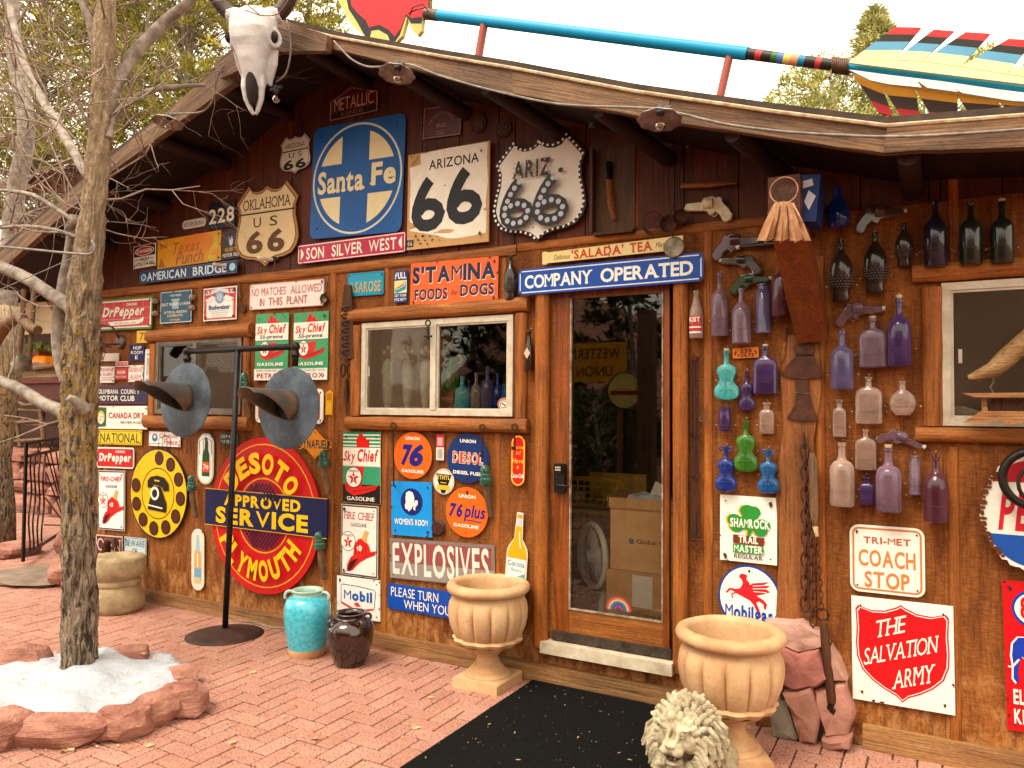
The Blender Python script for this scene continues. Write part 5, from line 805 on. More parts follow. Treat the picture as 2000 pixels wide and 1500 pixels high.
        MB().lathe([(.0002, -.004), (.0035, -.003), (.004, 0)], 8, (0, dep*.9, zc+.012), ax='Y').build('nail', m_nail, t)
    return t, hw, H, dep
G1, G2 = 'old bottles wired to the wall right of the door', 'old bottles wired to the wall beside the right window'
bottle('whisky', 1406, 533, 657, 33, g_lil, 'tall lilac bottle highest on the left of its group, left of the green pistol bottle', group=G1)
bottle('wine', 1448, 563, 672, 36, g_lil, 'pinkish lilac bottle hanging straight above the orange volts plate', group=G1)
bottle('tall', 1491, 555, 651, 30, g_bp, 'straight sided blue violet bottle with flared foot beside the dark one', group=G1)
bottle('whisky', 1528, 500, 618, 40, g_mar, 'dark maroon bottle partly behind the slanting brace', group=G1)
t, hw, H, dp = bottle('soda', 1360, 568, 661, 27, g_clr, 'clear soda bottle with red and white printed label beside the door post', name='soda_bottle')
def wrap(t, r, z0, z1, col, nm, a0=-2.6, a1=-.54):
    n = 14; q = MB(); vs = []
    for i in range(n+1): a = a0+(a1-a0)*i/n; vs += [(r*cos(a), r*sin(a), z0), (r*cos(a), r*sin(a), z1)]
    q.add(vs, [(2*i, 2*i+2, 2*i+3, 2*i+1) for i in range(n)]); return q.build(nm, paint(col), t, smooth=True)
wrap(t, hw*1.02, H*.1, H*.14, '#d8d8dc', 'label'); wrap(t, hw*1.02, H*.15, H*.3, '#c0242c', 'label'); wrap(t, hw*1.025, H*.32, H*.46, '#c0242c', 'label'); wrap(t, hw*1.04, H*.21, H*.24, wh, 'label')
vs, fs = textpoly('KIST', .03); mx = max(q[0] for q in vs); MB().add([((q[0]/mx-.5)*hw*1.5, -hw*1.06+abs(q[0]/mx-.5)**2*hw*.9, H*.34+q[1]/.75*H*.1) for q in vs], fs).build('lettering', paint(wh), t)
bottle('violin', 1419, 680, 781, 48, g_aqu, 'pale aqua violin shaped bottle left of the purple square one', group=G1, cork=True, name='violin_bottle')
bottle('violin', 1459, 726, 802, 32, g_pur, 'smallest violin bottle, dark purple, below the orange volts plate', group=G1, name='violin_bottle')
bottle('flask', 1495, 672, 770, 46, g_pur, 'broad shouldered deep purple bottle with a cork, right of the small violin', True, group=G1)
bottle('barrel', 1416, 795, 843, 25, g_pur, 'tiny purple barrel shaped bottle with hoops', group=G1, name='barrel_bottle')
bottle('panel', 1498, 786, 847, 27, g_clr, 'small clear pinkish panelled jar right of the barrel shaped bottle', group=G1)
bottle('violin', 1457, 821, 921, 46, g_grn, 'bright green violin bottle, the middle one of the lower three', group=G1, name='violin_bottle')
for cx, tp, bt, mt, lb in ((1418, 872, 959, g_blu, 'cobalt blue violin bottle left of the green one, with scroll ears'), (1501, 878, 963, g_teal, 'teal blue violin bottle right of the green one, with scroll ears')):
    t, hw, H, dp = bottle('violin', cx, tp, bt, 42, mt, lb, group=G1, name='violin_bottle')
    MB().torus((-hw*.42, 0, H*.95), hw*.17, hw*.06, n=12, k=6).torus((hw*.42, 0, H*.95), hw*.17, hw*.06, n=12, k=6).build('scroll', mt, t, smooth=True)
for a in (('whisky', 1645, 646, 761, 41, g_bp, 'blue tinted lilac bottle at the far left, under the pistol pointing right', False), ('flask', 1705, 617, 718, 50, g_lil, 'dusty mauve flask with cork, top middle of the right group', True),
          ('wine', 1757, 576, 716, 42, g_pur, 'tall purple wine bottle with cork against the window post', True), ('panel', 1640, 780, 853, 24, g_clr, 'narrow clear panelled bottle at the left under the blue tinted one', False),
          ('flask', 1697, 736, 828, 48, g_clr, 'clear amber toned flask in the middle, under the corked mauve flask', False), ('round', 1763, 744, 811, 48, g_clr, 'small round bodied clear flask beside the window post', False),
          ('whisky', 1645, 864, 988, 45, g_clr, 'stout cloudy pink bottle at the lower left corner of the group', False), ('flask', 1691, 838, 918, 38, g_clr, 'small clear flask left of the pale pistol bottle', False),
          ('panel', 1693, 931, 985, 26, g_pur, 'tiny purple square bottle between two stout pink ones', False), ('whisky', 1736, 868, 999, 46, g_lil, 'stout pink lilac bottle with cork under the pale pistol bottle', True),
          ('tall', 1787, 889, 966, 22, g_lil, 'thin faceted lilac bottle without a stopper, left of the wine red one', False), ('wine', 1829, 888, 1021, 44, g_mar, 'wine red bottle at the lower right end of the group', False),
          ('fish', 1643, 470, 588, 42, g_brn, 'dark brown fish shaped bottle, left one below the blue demijohn', False), ('fish', 1710, 454, 572, 42, g_brn, 'dark brown fish shaped bottle, right one with a pale curl at its shoulder', False),
          ('fish', 1766, 436, 520, 31, g_brn, 'smallest dark fish shaped bottle, right of the other two', False), ('wine', 1828, 390, 522, 41, g_dkp, 'dark violet bottle hanging at the left end of the window lintel', False),
          ('demi', 1637, 365, 443, 40, g_blu, 'glowing blue demijohn in the shade right of the brace', False)):
    bottle(*a[:7], cork=a[7], group=G2, name='fish_bottle' if a[0] == 'fish' else 'bottle')
for cx, tp, lb in ((1897, 395, 'dark green bottle standing on the lintel log, the left one'), (1958, 388, 'dark green bottle standing on the lintel log, the right one with pale stopper')):
    bottle('whisky', cx, tp, 518-(cx-1897)*.06, 40, g_dkg, lb, cork=cx > 1900, group='dark bottles on the lintel log')
bottle('fish', 997, 500, 586, 28, g_brn, 'brown fish shaped bottle between the orange dog food sign and blue door sign', name='fish_bottle')
t, hw, H, dp = bottle('beer', 1033, 645, 723, 17, g_brn, 'slim brown beer bottle with pale diamond label left of the door post', name='beer_bottle')
MB().flat([(0, H*.28), (hw*.8, H*.42), (0, H*.56), (-hw*.8, H*.42)], -hw*1.04).build('label', paint('#e0b49c'), t)
# pistol bottles : outline in pixels turned into a rounded solid
PIS = [(0, .42), (.04, .28), (.38, .26), (.4, .14), (.58, .1), (.66, .16), (.72, .12), (.78, .2), (.8, .34), (.9, .5), (1.0, .74), (.98, .9), (.88, 1.0), (.8, .94), (.74, .74), (.66, .62), (.6, .72), (.52, .72), (.48, .6), (.4, .56), (.06, .54), (0, .5)]
def pistol(x0, y0, x1, y1, mat, label, flip=False, tilt=0, mouth=True):
    a = PW(x0, y0, -.03); b_ = PW(x1, y1, -.03); w_ = b_.x-a.x; h_ = a.z-b_.z; c = (a+b_)/2; t = thing('pistol_bottle', label, 'bottle', (c.x, -.012, c.z), (0, radians(tilt), 0), 'pistol shaped bottles')
    P = [(((1-u) if flip else u)-.5, .5-v) for u, v in PIS]; P = [(u*w_, v*h_) for u, v in P]; q = MB(); d = .026; n = len(P)
    cx_ = sum(p[0] for p in P)/n; cz_ = sum(p[1] for p in P)/n
    ar = sum(P[i][0]*P[(i+1) % n][1]-P[(i+1) % n][0]*P[i][1] for i in range(n))
    if ar < 0: P = P[::-1]
    nrm = []
    for i in range(n):
        e1_ = Vector((P[i][0]-P[i-1][0], P[i][1]-P[i-1][1])); e2_ = Vector((P[(i+1) % n][0]-P[i][0], P[(i+1) % n][1]-P[i][1])); e_ = (e1_.normalized()+e2_.normalized()); e_ = e_.normalized() if e_.length > 1e-5 else Vector((1, 0)); nrm.append(Vector((e_.y, -e_.x)))
    vs = []
    for yy, ins in ((0, .003), (-.006, 0), (-d+.008, 0), (-d+.002, .0025), (-d, .006)): vs += [(P[i][0]-nrm[i].x*min(ins, h_*.09), yy, P[i][1]-nrm[i].y*min(ins, h_*.09)) for i in range(n)]
    q.add(vs, [(k*n+(i+1) % n, k*n+i, (k+1)*n+i, (k+1)*n+(i+1) % n) for k in range(4) for i in range(n)]+[tuple(range(4*n, 5*n))]); q.build('glass_body', mat, t, smooth=True, ang=45)
    s = -1 if flip else 1; q = MB(); q.lathe([(.0003, -.1*w_), (.17*h_, -.1*w_), (.19*h_, -.06*w_), (.19*h_, .06*w_), (.17*h_, .1*w_), (.0003, .1*w_)], 12, (s*(.0)*w_, -.02, .16*h_), ax='X')
    for i in range(5): q.tube([(-.08*w_, -.024-.012*cos((i-2)*.5), .16*h_+h_*.16*sin((i-2)*.55)), (.08*w_, -.024-.012*cos((i-2)*.5), .16*h_+h_*.16*sin((i-2)*.55))], .0022, 5)
    q.build('cylinder', mat, t, smooth=True, ang=40)
    MB().torus((s*.12*w_, -.012, -.16*h_), h_*.1, .003, n=14, k=6).build('trigger_guard', mat, t, smooth=True)
    if mouth: MB().lathe([(.0003, -.006), (.011, -.006), (.011, .008), (.0003, .008)], 12, (-s*.5*w_, -.013, .12*h_), ax='X').build('cap', m_al, t)
    return t
g_crm = mott('cream_pottery', '#d8c8a4', '#b09c74', 30, .5, coat=.3); g_bgn = glass('glass_smoky_brown', '#7c5440', '#5c3a2c', .8)
pistol(1336, 384, 1432, 432, g_crm, 'cream pottery pistol bottle under the wooden stick', tilt=2, mouth=False)
pistol(1390, 454, 1484, 504, g_mar, 'dull purple pistol bottle with its grip to the left, highest of the three', True)
pistol(1406, 496, 1490, 534, g_brn, 'dark brown pistol bottle pointing left above the green one', tilt=6)
pistol(1424, 532, 1504, 572, g_dgr, 'green pistol bottle pointing right', True)
pistol(1670, 398, 1768, 450, g_bgn, 'smoky brown pistol bottle in the shade above the fish bottles', True)
pistol(1630, 586, 1726, 637, g_lil, 'mauve pistol bottle pointing right below the fish bottles', True)
pistol(1712, 836, 1806, 884, g_lil, 'pale lilac pistol bottle tipped steeply down to the right', True, tilt=24)
A_ = PW(1440, 483, -.03); t = thing('bottle', 'amber bottle neck lying level between two pistol bottles', 'bottle', (A_.x, -.03, A_.z)); MB().lathe([(.004, 0), (.011, .004), (.011, .02), (.008, .022), (.010, .06), (.014, .1), (.018, .14), (.018, .2), (.002, .2)], 14, ax='X').build('glass_body', g_brn, t, smooth=True, ang=50); MB().lathe([(.0003, -.006), (.012, -.006), (.012, .012), (.0003, .012)], 12, ax='X').build('cap', m_al, t)

# ================================================================ TOOLS AND TRINKETS
m_rust = mott('rusty_iron', '#5e3524', '#38241c', 22, .7, .5, fine='#8a5638'); m_iron = mott('dark_iron', '#3c2c24', '#221a16', 25, .55, .7); m_oldw = wood('grey_old_wood', '#8a6b4c', '#5a4028', 'Z', wear='#b09470', g=2)
m_han = wood('handle_wood', '#a5672c', '#74401a', 'X', g=2); m_dkw = wood('dark_carved_wood', '#5c3418', '#38200e', 'Z', g=2); m_tin = mott('dull_tin', '#8c8070', '#5a5044', 20, .4, .8)
def poly_item(name, label, cat, pts, mat, th=.01, off=.006, group=None, part='blade', y0=0):
    P = [PW(x_, y_, -off-th) for x_, y_ in pts]; c = sum(P, Vector())/len(P); t = thing(name, label, cat, (c.x, -off, c.z), group=group); MB().prism([(p.x-c.x, p.z-c.z) for p in P], -th, 0).build(part, mat, t); return t
def loc(t, px, py, y): p = PW(px, py, y); return (p.x-t.location.x, p.y-t.location.y, p.z-t.location.z)
def tb(t, pts, r, name, mat, off=.02, n=8, flat=1): return MB().tube([loc(t, x_, y_, -off if not isinstance(off, (list, tuple)) else -off[i]) for i, (x_, y_) in enumerate(pts)], r, n, flat=flat).build(name, mat, t, smooth=True, ang=50)
# axe heads
t = poly_item('axe_head', 'broad rusty axe head with a waisted neck, the upper of two', 'axe head', [(1552, 654), (1588, 652), (1584, 668), (1592, 680), (1586, 692), (1606, 728), (1604, 737), (1575, 741), (1540, 738), (1525, 730), (1530, 722), (1556, 692), (1548, 680), (1558, 668)], m_rust, .012, .022)
tb(t, [(1555, 693), (1587, 693)], .004, 'neck_band', m_iron, .036)
t = poly_item('axe_head', 'plain flared rusty axe head, the lower of two', 'axe head', [(1553, 742), (1579, 742), (1580, 770), (1588, 800), (1598, 818), (1588, 822), (1560, 822), (1537, 816), (1552, 792), (1556, 768)], m_rust, .012, .022)
tb(t, [(1549, 767), (1584, 769)], .002, 'holding_wire', m_wire, .036)
t = thing('tool_handle', 'small turned handle with a broken blade left of the upper axe head', 'handle', tuple(PW(1531, 680, -.02))); tb(t, [(1537, 640), (1535, 668)], .006, 'blade', m_rust, .02); tb(t, [(1533, 668), (1530, 690), (1528, 706)], [.008, .013, .006], 'handle', m_han, .022)
# trowel, spoon, knobs
t = thing('pastry_cutter', 'wooden handled wheel cutter hanging right of the beer sign', 'tool', tuple(PW(472, 575, -.02))); tb(t, [(467, 554), (467, 570), (470, 583)], [.008, .010, .007], 'handle', m_oldw, .02); tb(t, [(470, 583), (472, 598)], .004, 'shank', m_iron, .02)
c = loc(t, 473, 602, -.02); MB().lathe([(.0003, -.003), (.036, -.001), (.036, .001), (.0003, .003)], 24, c, ax='Y').build('wheel', m_rust, t)
t = thing('ladle', 'tin ladle with its bowl over the end of the white warning sign', 'ladle', tuple(PW(634, 570, -.03))); tb(t, [(640, 540), (636, 570)], .006, 'handle', m_tin, .035); c = loc(t, 634, 583, -.035); MB().lathe([(.034, -.012), (.033, -.0), (.022, .018), (.0004, .024)], 20, c, ax='Y').build('bowl', m_tin, t, smooth=True)
for px, py, lb in ((452, 520, 'white porcelain knob sticking out over the end of the navy bridge sign'), (540, 508, 'white porcelain knob tube below the rusty cream shield')):
    t = thing('porcelain_knob', lb, 'knob', tuple(PW(px, py, -.01))); MB().lathe([(.0003, -.14), (.012, -.138), (.017, -.12), (.012, -.09), (.014, -.06), (.014, -.0)], 16, ax='Y', mat=Matrix.Rotation(-.5, 4, 'Z')).build('knob', mott('porcelain', '#d8cab8', '#b8a48c', 20, .3, coat=.5), t, smooth=True)
    MB().lathe([(.022, -.03), (.024, -.015), (.022, 0)], 14, ax='Y', cap=True).build('collar', m_iron, t)
for px, y0, y1, lb in ((303, 581, 619, 'pair of glass door knobs joined by a shank over the red soda sign edge'), (375, 574, 608, 'pair of glass door knobs over the edge of the teal member plaque')):
    a = PW(px, y0+7, -.035); b_ = PW(px, y1-7, -.035); t = thing('door_knob_set', lb, 'door knob', tuple(a)); d = b_-a
    MB().ell((0, 0, 0), (.028, .026, .024), 10).build('glass_knob', g_clr, t, smooth=True); MB().ell(tuple(d), (.028, .026, .024), 10).build('glass_knob', g_clr, t, smooth=True); MB().tube([(0, 0, -.02), tuple(d+Vector((0, 0, .02)))], .008, 8).build('shank', m_iron, t)
# wooden rack of pegs, shears
t = poly_item('peg_board', 'narrow carved wooden board with a row of curved pegs left of the middle window', 'rack', [(672, 556), (684, 556), (688, 598), (690, 700), (664, 702), (662, 690), (668, 598)], m_dkw, .016, .03)
for i in range(7): y_ = 598+i*14; tb(t, [(684, y_), (672, y_+1), (667, y_+5), (670, y_+9), (680, y_+9)], .007, 'peg', m_dkw, [.04, .065, .075, .06, .045])
t = thing('shears', 'old iron shears hanging below the peg board', 'shears', tuple(PW(676, 750, -.02)))
for s_ in (-1, 1): MB().torus(loc(t, 676+s_*6, 723, -.025), .030, .006, Matrix.Scale(1.45, 4, (0, 0, 1)) @ Matrix.Scale(.62, 4, (1, 0, 0)), 20, 6).build('finger_loop', m_iron, t, smooth=True)
tb(t, [(676, 742), (675, 770), (678, 815)], [.012, .013, .003], 'blade', m_rust, .03); tb(t, [(677, 740), (679, 770), (676, 800)], [.01, .011, .003], 'blade', m_iron, .02)
t = thing('bolt_snap', 'iron hook with an eye hanging in front of the middle window', 'hook', tuple(PW(836, 640, -.06))); MB().torus(loc(t, 836, 631, -.06), .018, .005, n=18, k=6).build('eye', m_iron, t, smooth=True); tb(t, [(836, 638), (836, 656), (836, 664)], [.006, .007, .011], 'shank', m_iron, .06); tb(t, [(829, 657), (843, 657)], .007, 'cross_bar', m_iron, .06); tb(t, [(836, 606), (836, 625)], .001, 'wire', m_wire, .06)
for px, y0, y1, bit, lb in ((768, 832, 950, 0, 'long iron rod with ring end, hanging left of the orange 76 disc'), (942, 835, 894, 1, 'iron key hanging over the dark blue diesel disc'), (1005, 834, 880, 1, 'iron key hanging over the red pill shaped strip')):
    t = thing('hanging_key' if bit else 'hanging_rod', lb, 'key' if bit else 'rod', tuple(PW(px, y0, -.07))); MB().torus((0, 0, 0), .022 if not bit else .019, .0035, n=20, k=6).build('ring', m_iron, t, smooth=True)
    tb(t, [(px, y0+8), (px+1, y1)], .005, 'shank', m_iron, .065)
    if bit: MB().box((-.018, -.004, 0), (.0, .004, .022)).build('bit', m_iron, t, loc=loc(t, px, y1-1, -.065))
# insulators on pins
INS = [(.03, 0), (.033, .01), (.032, .036), (.026, .041), (.027, .05), (.027, .062), (.021, .067), (.023, .075), (.023, .098), (.018, .113), (.009, .119), (.0004, .12)]
for px, y0, y1, y2, sc, lb in ((375, 928, 958, 1012, 1.05, 'green glass insulator on a wooden pin right of the telephone dial'), (479, 727, 770, 818, 1.15, 'green glass insulator on a wooden pin over the left window frame'), (633, 880, 912, 965, 1.2, 'dark green glass insulator below the orange diamond sign'), (625, 1038, 1072, 1132, 1.25, 'blue green glass insulator at the lower right of the red disc'), (950, 908, 947, 1012, 1.15, 'green glass insulator beside the dark blue diesel disc')):
    p = PW(px, y1, -.06); t = thing('insulator', lb, 'insulator', tuple(p), (0, -.12, 0), 'glass insulators on wooden pins'); hh = (PW(px, y0, -.06).z-p.z)/.12; kk = sc*1.0
    MB().lathe([(r*kk*1.05, z*hh) for r, z in INS], 20).build('glass_cap', g_ins, t, smooth=True, ang=40); zl = PW(px, y2, -.06).z-p.z
    MB().tube([(0, 0, .02), (0, 0, zl*.3), (0, .02, zl*.95), (0, .025, zl)], [.018, .022, .019, .014], 8, flat=.7).build('pin', m_oldw, t)
# bundle of iron links right of the door
t = thing('linkage_bundle', 'bundle of thin iron rods and hooks hanging between door post and bottles', 'ironwork', tuple(PW(1357, 700, -.02)))
rr = random.Random(8)
for i in range(11):
    x_ = 1349+i*1.6
    for a, b_ in ((700, 928), (932, 1048)): tb(t, [(x_+rr.uniform(-1, 1), a+rr.uniform(-6, 6)), (x_+rr.uniform(-2, 2), (a+b_)/2), (x_+rr.uniform(-1, 1), b_)], .0022, 'rod', m_rust, .02+.01*rr.random(), 5)
for yy in (698, 846, 930, 1050, 1066):
    for i in range(9):
        q = MB().torus(loc(t, 1349+i*2.4, yy+rr.uniform(-6, 6), -.03-rr.random()*.012), .008, .0018, Matrix.Rotation(rr.random()*3, 4, 'Z'), 10, 5); q.build('link', m_rust, t)
q = MB(); A_ = [loc(t, *z, -.045) for z in ((1366, 822), (1384, 822), (1374, 795))]; q.tube([A_[0], A_[1], A_[2], A_[0]], .004, 6); q.build('triangle_ring', m_tin, t)
# chains with straps and hooks
def chain(t, pts, off, R=.017, r=.0032, el=1.5):
    P = [Vector(loc(t, x_, y_, -off)) for x_, y_ in pts]; L = sum((b_-a).length for a, b_ in zip(P, P[1:])); st_ = R*el*1.35; n = max(1, int(L/st_)); k = 0
    for i in range(n):
        s_ = (i+.5)*L/n; j = 0
        while j < len(P)-2 and s_ > (P[j+1]-P[j]).length: s_ -= (P[j+1]-P[j]).length; j += 1
        d = (P[j+1]-P[j]).normalized(); c = P[j]+d*s_; ax = Vector((0, 1, 0)) if i % 2 else d.cross(Vector((0, 1, 0))).normalized(); u = ax.cross(d).normalized()
        M_ = Matrix((u, ax, d)).transposed().to_4x4(); M_ = M_ @ Matrix.Scale(el, 4, (0, 0, 1)) @ Matrix.Scale(.8, 4, (1, 0, 0)); MB().torus(tuple(c), R, r, M_, 14, 5).build('link', m_rust, t, smooth=True)
t = thing('hanging_chain', 'heavy rusty chain hanging on the driftwood slab below the axe heads', 'chain', tuple(PW(1570, 860, -.05)))
chain(t, [(1569, 850), (1572, 880), (1573, 960), (1574, 1060), (1573, 1120), (1572, 1190)], .05, .026, .005); chain(t, [(1578, 880), (1583, 1000), (1586, 1120), (1588, 1220)], .07, .02, .004)
tb(t, [(1562, 1192), (1598, 1194)], .005, 'toggle_bar', m_rust, .05); tb(t, [(1588, 1224), (1586, 1238), (1580, 1246), (1599, 1234)], .006, 'toggle_bar', m_rust, .07)
t = thing('flail', 'two wooden grips joined by a chain, hanging from the driftwood slab to the stones', 'flail', tuple(PW(1588, 885, -.08)))
tb(t, [(1586, 884), (1588, 900), (1591, 1000), (1592, 1028)], [.012, .022, .022, .012], 'grip', m_oldw, .08, 10); tb(t, [(1592, 1028), (1596, 1048)], [.014, .008], 'rope_knot', m_cork, .08)
chain(t, [(1596, 1050), (1600, 1120), (1604, 1190)], .085, .014, .0028); MB().torus(loc(t, 1606, 1200, -.09), .028, .004, n=20, k=6).build('ring', m_iron, t, smooth=True)
tb(t, [(1606, 1212), (1610, 1230), (1615, 1290), (1624, 1362), (1624, 1372)], [.012, .02, .022, .022, .02], 'grip', m_dkw, .1, 10); tb(t, [(1624, 1370), (1622, 1382), (1628, 1392), (1632, 1384)], [.016, .018, .014, .01], 'knuckle', m_iron, .1)
# framed board with brush, ladles, stick
P = [PW(*q, -.01) for q in ((1158, 295), (1240, 279), (1243, 450), (1160, 457))]; t = thing('wooden_tray', 'weathered shallow wooden tray framed on three sides with an old brush hung in it', 'tray', tuple((P[0]+P[2])/2)); c = t.location
hx, hz = (P[1].x-P[0].x)/2, (P[0].z-P[3].z)/2
MB().box((-hx+.02, -.012, -hz), (hx, 0, hz)).build('board', wood('tray_wood', '#6b451f', '#42280f', 'Z', g=1.5, wear='#8a6436'), t); MB().box((-hx, -.06, -hz), (-hx+.018, 0, hz)).build('side', m_dkw, t); MB().box((-hx+.02, -.05, -hz-.018), (hx, 0, -hz)).build('side', m_dkw, t)
t = thing('brush', 'old brush with black head and split wooden handle on the wooden tray', 'brush', tuple(PW(1195, 370, -.05))); tb(t, [(1190, 350), (1194, 400), (1200, 430)], [.02, .022, .018], 'handle', m_han, .045, 8, .4); tb(t, [(1188, 316), (1189, 350)], .025, 'bristle_head', m_blk, .045, 8, .5); tb(t, [(1190, 280), (1189, 318)], .001, 'wire', m_wire, .04)
for px, x2, y2, r_, lb in ((1305, 1308, 438, 17, 'rusty pan with a long thin handle, the left of two hanging ladles'), (1326, 1331, 425, 15, 'small dark ladle on a long wire handle beside the cream pistol')):
    t = thing('ladle', lb, 'ladle', tuple(PW(px, 350, -.05))); tb(t, [(px+8, 285), (px, 350), (x2, y2-r_)], [.004, .003, .003], 'handle', m_iron, .04); R_ = r_*mpp(PW(px, y2)); MB().lathe([(R_, -.02), (R_*.98, -.015), (R_*.7, .006), (.0004, .014)], 22, loc(t, x2, y2, -.05), ax='Y').build('bowl', m_rust, t, smooth=True)
t = thing('skimmer', 'flat round dull brown skimmer over the end of the cream tea strip', 'skimmer', tuple(PW(1316, 483, -.09))); R_ = 21*mpp(t.location); MB().lathe([(.0004, -.004), (R_*.9, -.004), (R_, 0), (R_, .004), (.0004, .004)], 28, ax='Y').build('disc', m_tin, t); tb(t, [(1308, 400), (1314, 465)], .003, 'handle', m_iron, .085)
t = thing('wire_basket', 'hoop of coiled rusty wire hanging left of the ladles', 'wire', tuple(PW(1273, 432, -.05)))
for i in range(4): MB().torus((.004*i, -.004*i, -.006*i), .055+.003*i, .0028, Matrix.Rotation(.2*i, 4, 'Z'), 22, 5).build('coil', m_rust, t)
tb(t, [(1276, 300), (1277, 340), (1278, 405)], .0025, 'hanger', m_rust, .05); tb(t, [(1272, 300), (1274, 340), (1275, 405)], .0025, 'hanger', m_rust, .05)
t = thing('wooden_stick', 'short split wooden stick lying level above the cream pistol', 'stick', tuple(PW(1385, 361, -.03))); tb(t, [(1331, 363), (1385, 361), (1438, 357)], [.018, .02, .008], 'shaft', m_han, .03, 8, .7)
for px, py, lb in ((935, 243, 'pale pressed metal burner cap under the eave, the clearer left one'), (983, 253, 'dim pressed metal burner cap under the eave, the darker right one')):
    t = thing('metal_disc', lb, 'disc', tuple(PW(px, py, -.01))); R_ = 17*mpp(t.location); MB().lathe([(.0004, -.008), (R_*.7, -.008), (R_*.8, -.002), (R_, -.006), (R_, 0)], 24, ax='Y').build('disc', m_rust, t, smooth=True, ang=30); q = MB()
    for i in range(20): a = i*2.4; r_ = R_*.17*sqrt(i); q.ell((r_*cos(a), -.009, r_*sin(a)), (.003, .003, .003), 4)
    q.build('studs', m_tin, t)
# brace trinkets : ring of leather strips, box
e_ = PW(1531, 372, -.54); t = thing('leather_fan', 'ring of folded tan leather strips hung on the beam end', 'leather', tuple(e_)); MB().torus((0, 0, 0), 26*mpp(e_), .0035, n=28, k=6).build('ring', mott('copper_ring', '#c89070', '#8a5a3c', 20, .4, .3), t, smooth=True)
m_lea = mott('tan_leather', '#b98a62', '#9a6c48', 10, .65, bs=.3)
def lpx(px, py, y): p = PW(px, py, y); return p-e_
for i in range(7):
    a = -1+i/3.0; top = lpx(1531+a*16, 393+abs(a)*3, -.56-.02*(i % 2)); b0_ = lpx(1531+a*44-9, 470+(i % 2)*5-abs(a)*0, -.52-.05*(i % 2)); b1_ = lpx(1531+a*44+9, 470-(i % 2)*4, -.60+.05*(i % 2)); q = MB(); tw = 3*mpp(e_)
    q.add([top+Vector((-tw, 0, 0)), top+Vector((tw, 0, 0)), top.lerp(b1_, .5)+Vector((tw, -.004, 0)), b1_, (b0_+b1_)/2+Vector((0, -.02, -.004)), b0_, top.lerp(b0_, .5)+Vector((-tw, 0, 0))], [(0, 6, 2, 1), (6, 5, 4, 3, 2)])
    n_ = len(q.v); q.v += [(v_[0], v_[1]+.004, v_[2]) for v_ in q.v]; q.f += [tuple(j+n_ for j in f[::-1]) for f in q.f]; q.m += [0]*2
    ring_ = [0, 1, 2, 3, 4, 5, 6]; q.f += [(ring_[j], ring_[(j+1) % 7], ring_[(j+1) % 7]+n_, ring_[j]+n_) for j in range(7)]; q.m += [0]*7; q.build('strip', m_lea, t)
p = PW(1586, 395, -.34); t = thing('blue_box', 'blue printed carton wedged behind the beam end', 'box', tuple(p)); MB().box((-.045, -.1, -.11), (.04, .1, .1)).build('carton', paint('#16306c', 0, .5), t, rot=(0, .1, 0)); MB().flat([(.0, -.06), (.03, .0), (.0, .03), (-.02, -.02)], -.1015).flat([(-.03, .04), (.02, .05), (.015, .08), (-.03, .075)], -.102).build('print', paint('#d0ccd8'), t)
# wall lantern
p = PW(238, 668, -.0); t = thing('wall_lantern', 'old bracket lantern with a wide shade and wire guard beside the tree trunk', 'lantern', tuple(p)); m_lt = mott('mauve_brown_metal', '#7c6460', '#54403c', 16, .5, .5)
MB().lathe([(.0004, -.03), (.05, -.028), (.062, -.01), (.062, 0)], 24, ax='Y').build('back_plate', m_lt, t, smooth=True, ang=40)
c = Vector((-.05, -.2, -.03)); MB().tube([(0, -.02, .02), (-.01, -.08, .12), (-.03, -.16, .13), tuple(c+Vector((0, 0, .09)))], .009, 8).tube([(0, -.02, -.02), tuple(c+Vector((.03, .04, .0)))], .008, 8).build('arm', m_lt, t, smooth=True)
MB().lathe([(.018, .09), (.03, .07), (.045, .06), (.05, .02), (.115, -.02), (.118, -.028), (.05, -.02)], 28, tuple(c)).build('shade', m_lt, t, smooth=True, ang=40); MB().lathe([(.055, -.02), (.062, -.06), (.055, -.12), (.03, -.15), (.001, -.155)], 20, tuple(c)).build('glass_jar', g_clr, t, smooth=True)
q = MB()
for i in range(6): a = i*pi/3; q.tube([tuple(c+Vector((cos(a)*.06, sin(a)*.06, -.02))), tuple(c+Vector((cos(a)*.072, sin(a)*.072, -.07))), tuple(c+Vector((cos(a)*.055, sin(a)*.055, -.14))), tuple(c+Vector((0, 0, -.17)))], .0028, 5)
for z_, r_ in ((-.06, .071), (-.11, .064)): q.torus(tuple(c+Vector((0, 0, z_))), r_, .0026, Matrix.Rotation(pi/2, 4, 'X'), 20, 5)
q.build('wire_guard', m_lt, t)
t = sign('lantern_placard', 'small white placard half hidden behind the wall lantern', [(192, 690), (232, 690), (232, 705), (192, 706)], '#d8cfc0', [('l', [(.05, .7), (.3, .8)], .1, bk)], holes=0); 
# wire racks hanging under the left window
for px, y0, lb in ((322, 845, 'thin wire fork rack under the left window, before the fence sign'), (362, 850, 'thin wire fork rack between fence sign and soda strip'), (402, 850, 'thin wire tongs over the green soda bottle strip'), (445, 850, 'thin wire rack beside the pole')):
    t = thing('wire_fork', lb, 'wire tool', tuple(PW(px, y0, -.05)), group='wire tools hung under the left window'); tb(t, [(px, y0-14), (px, y0+6)], .0018, 'hanger', m_rust, .05, 5)
    for k_ in (-12, -5, 4, 11): tb(t, [(px, y0+4), (px+k_, y0+12), (px+k_, y0+38)], .0022, 'tine', m_rust, .05, 5)
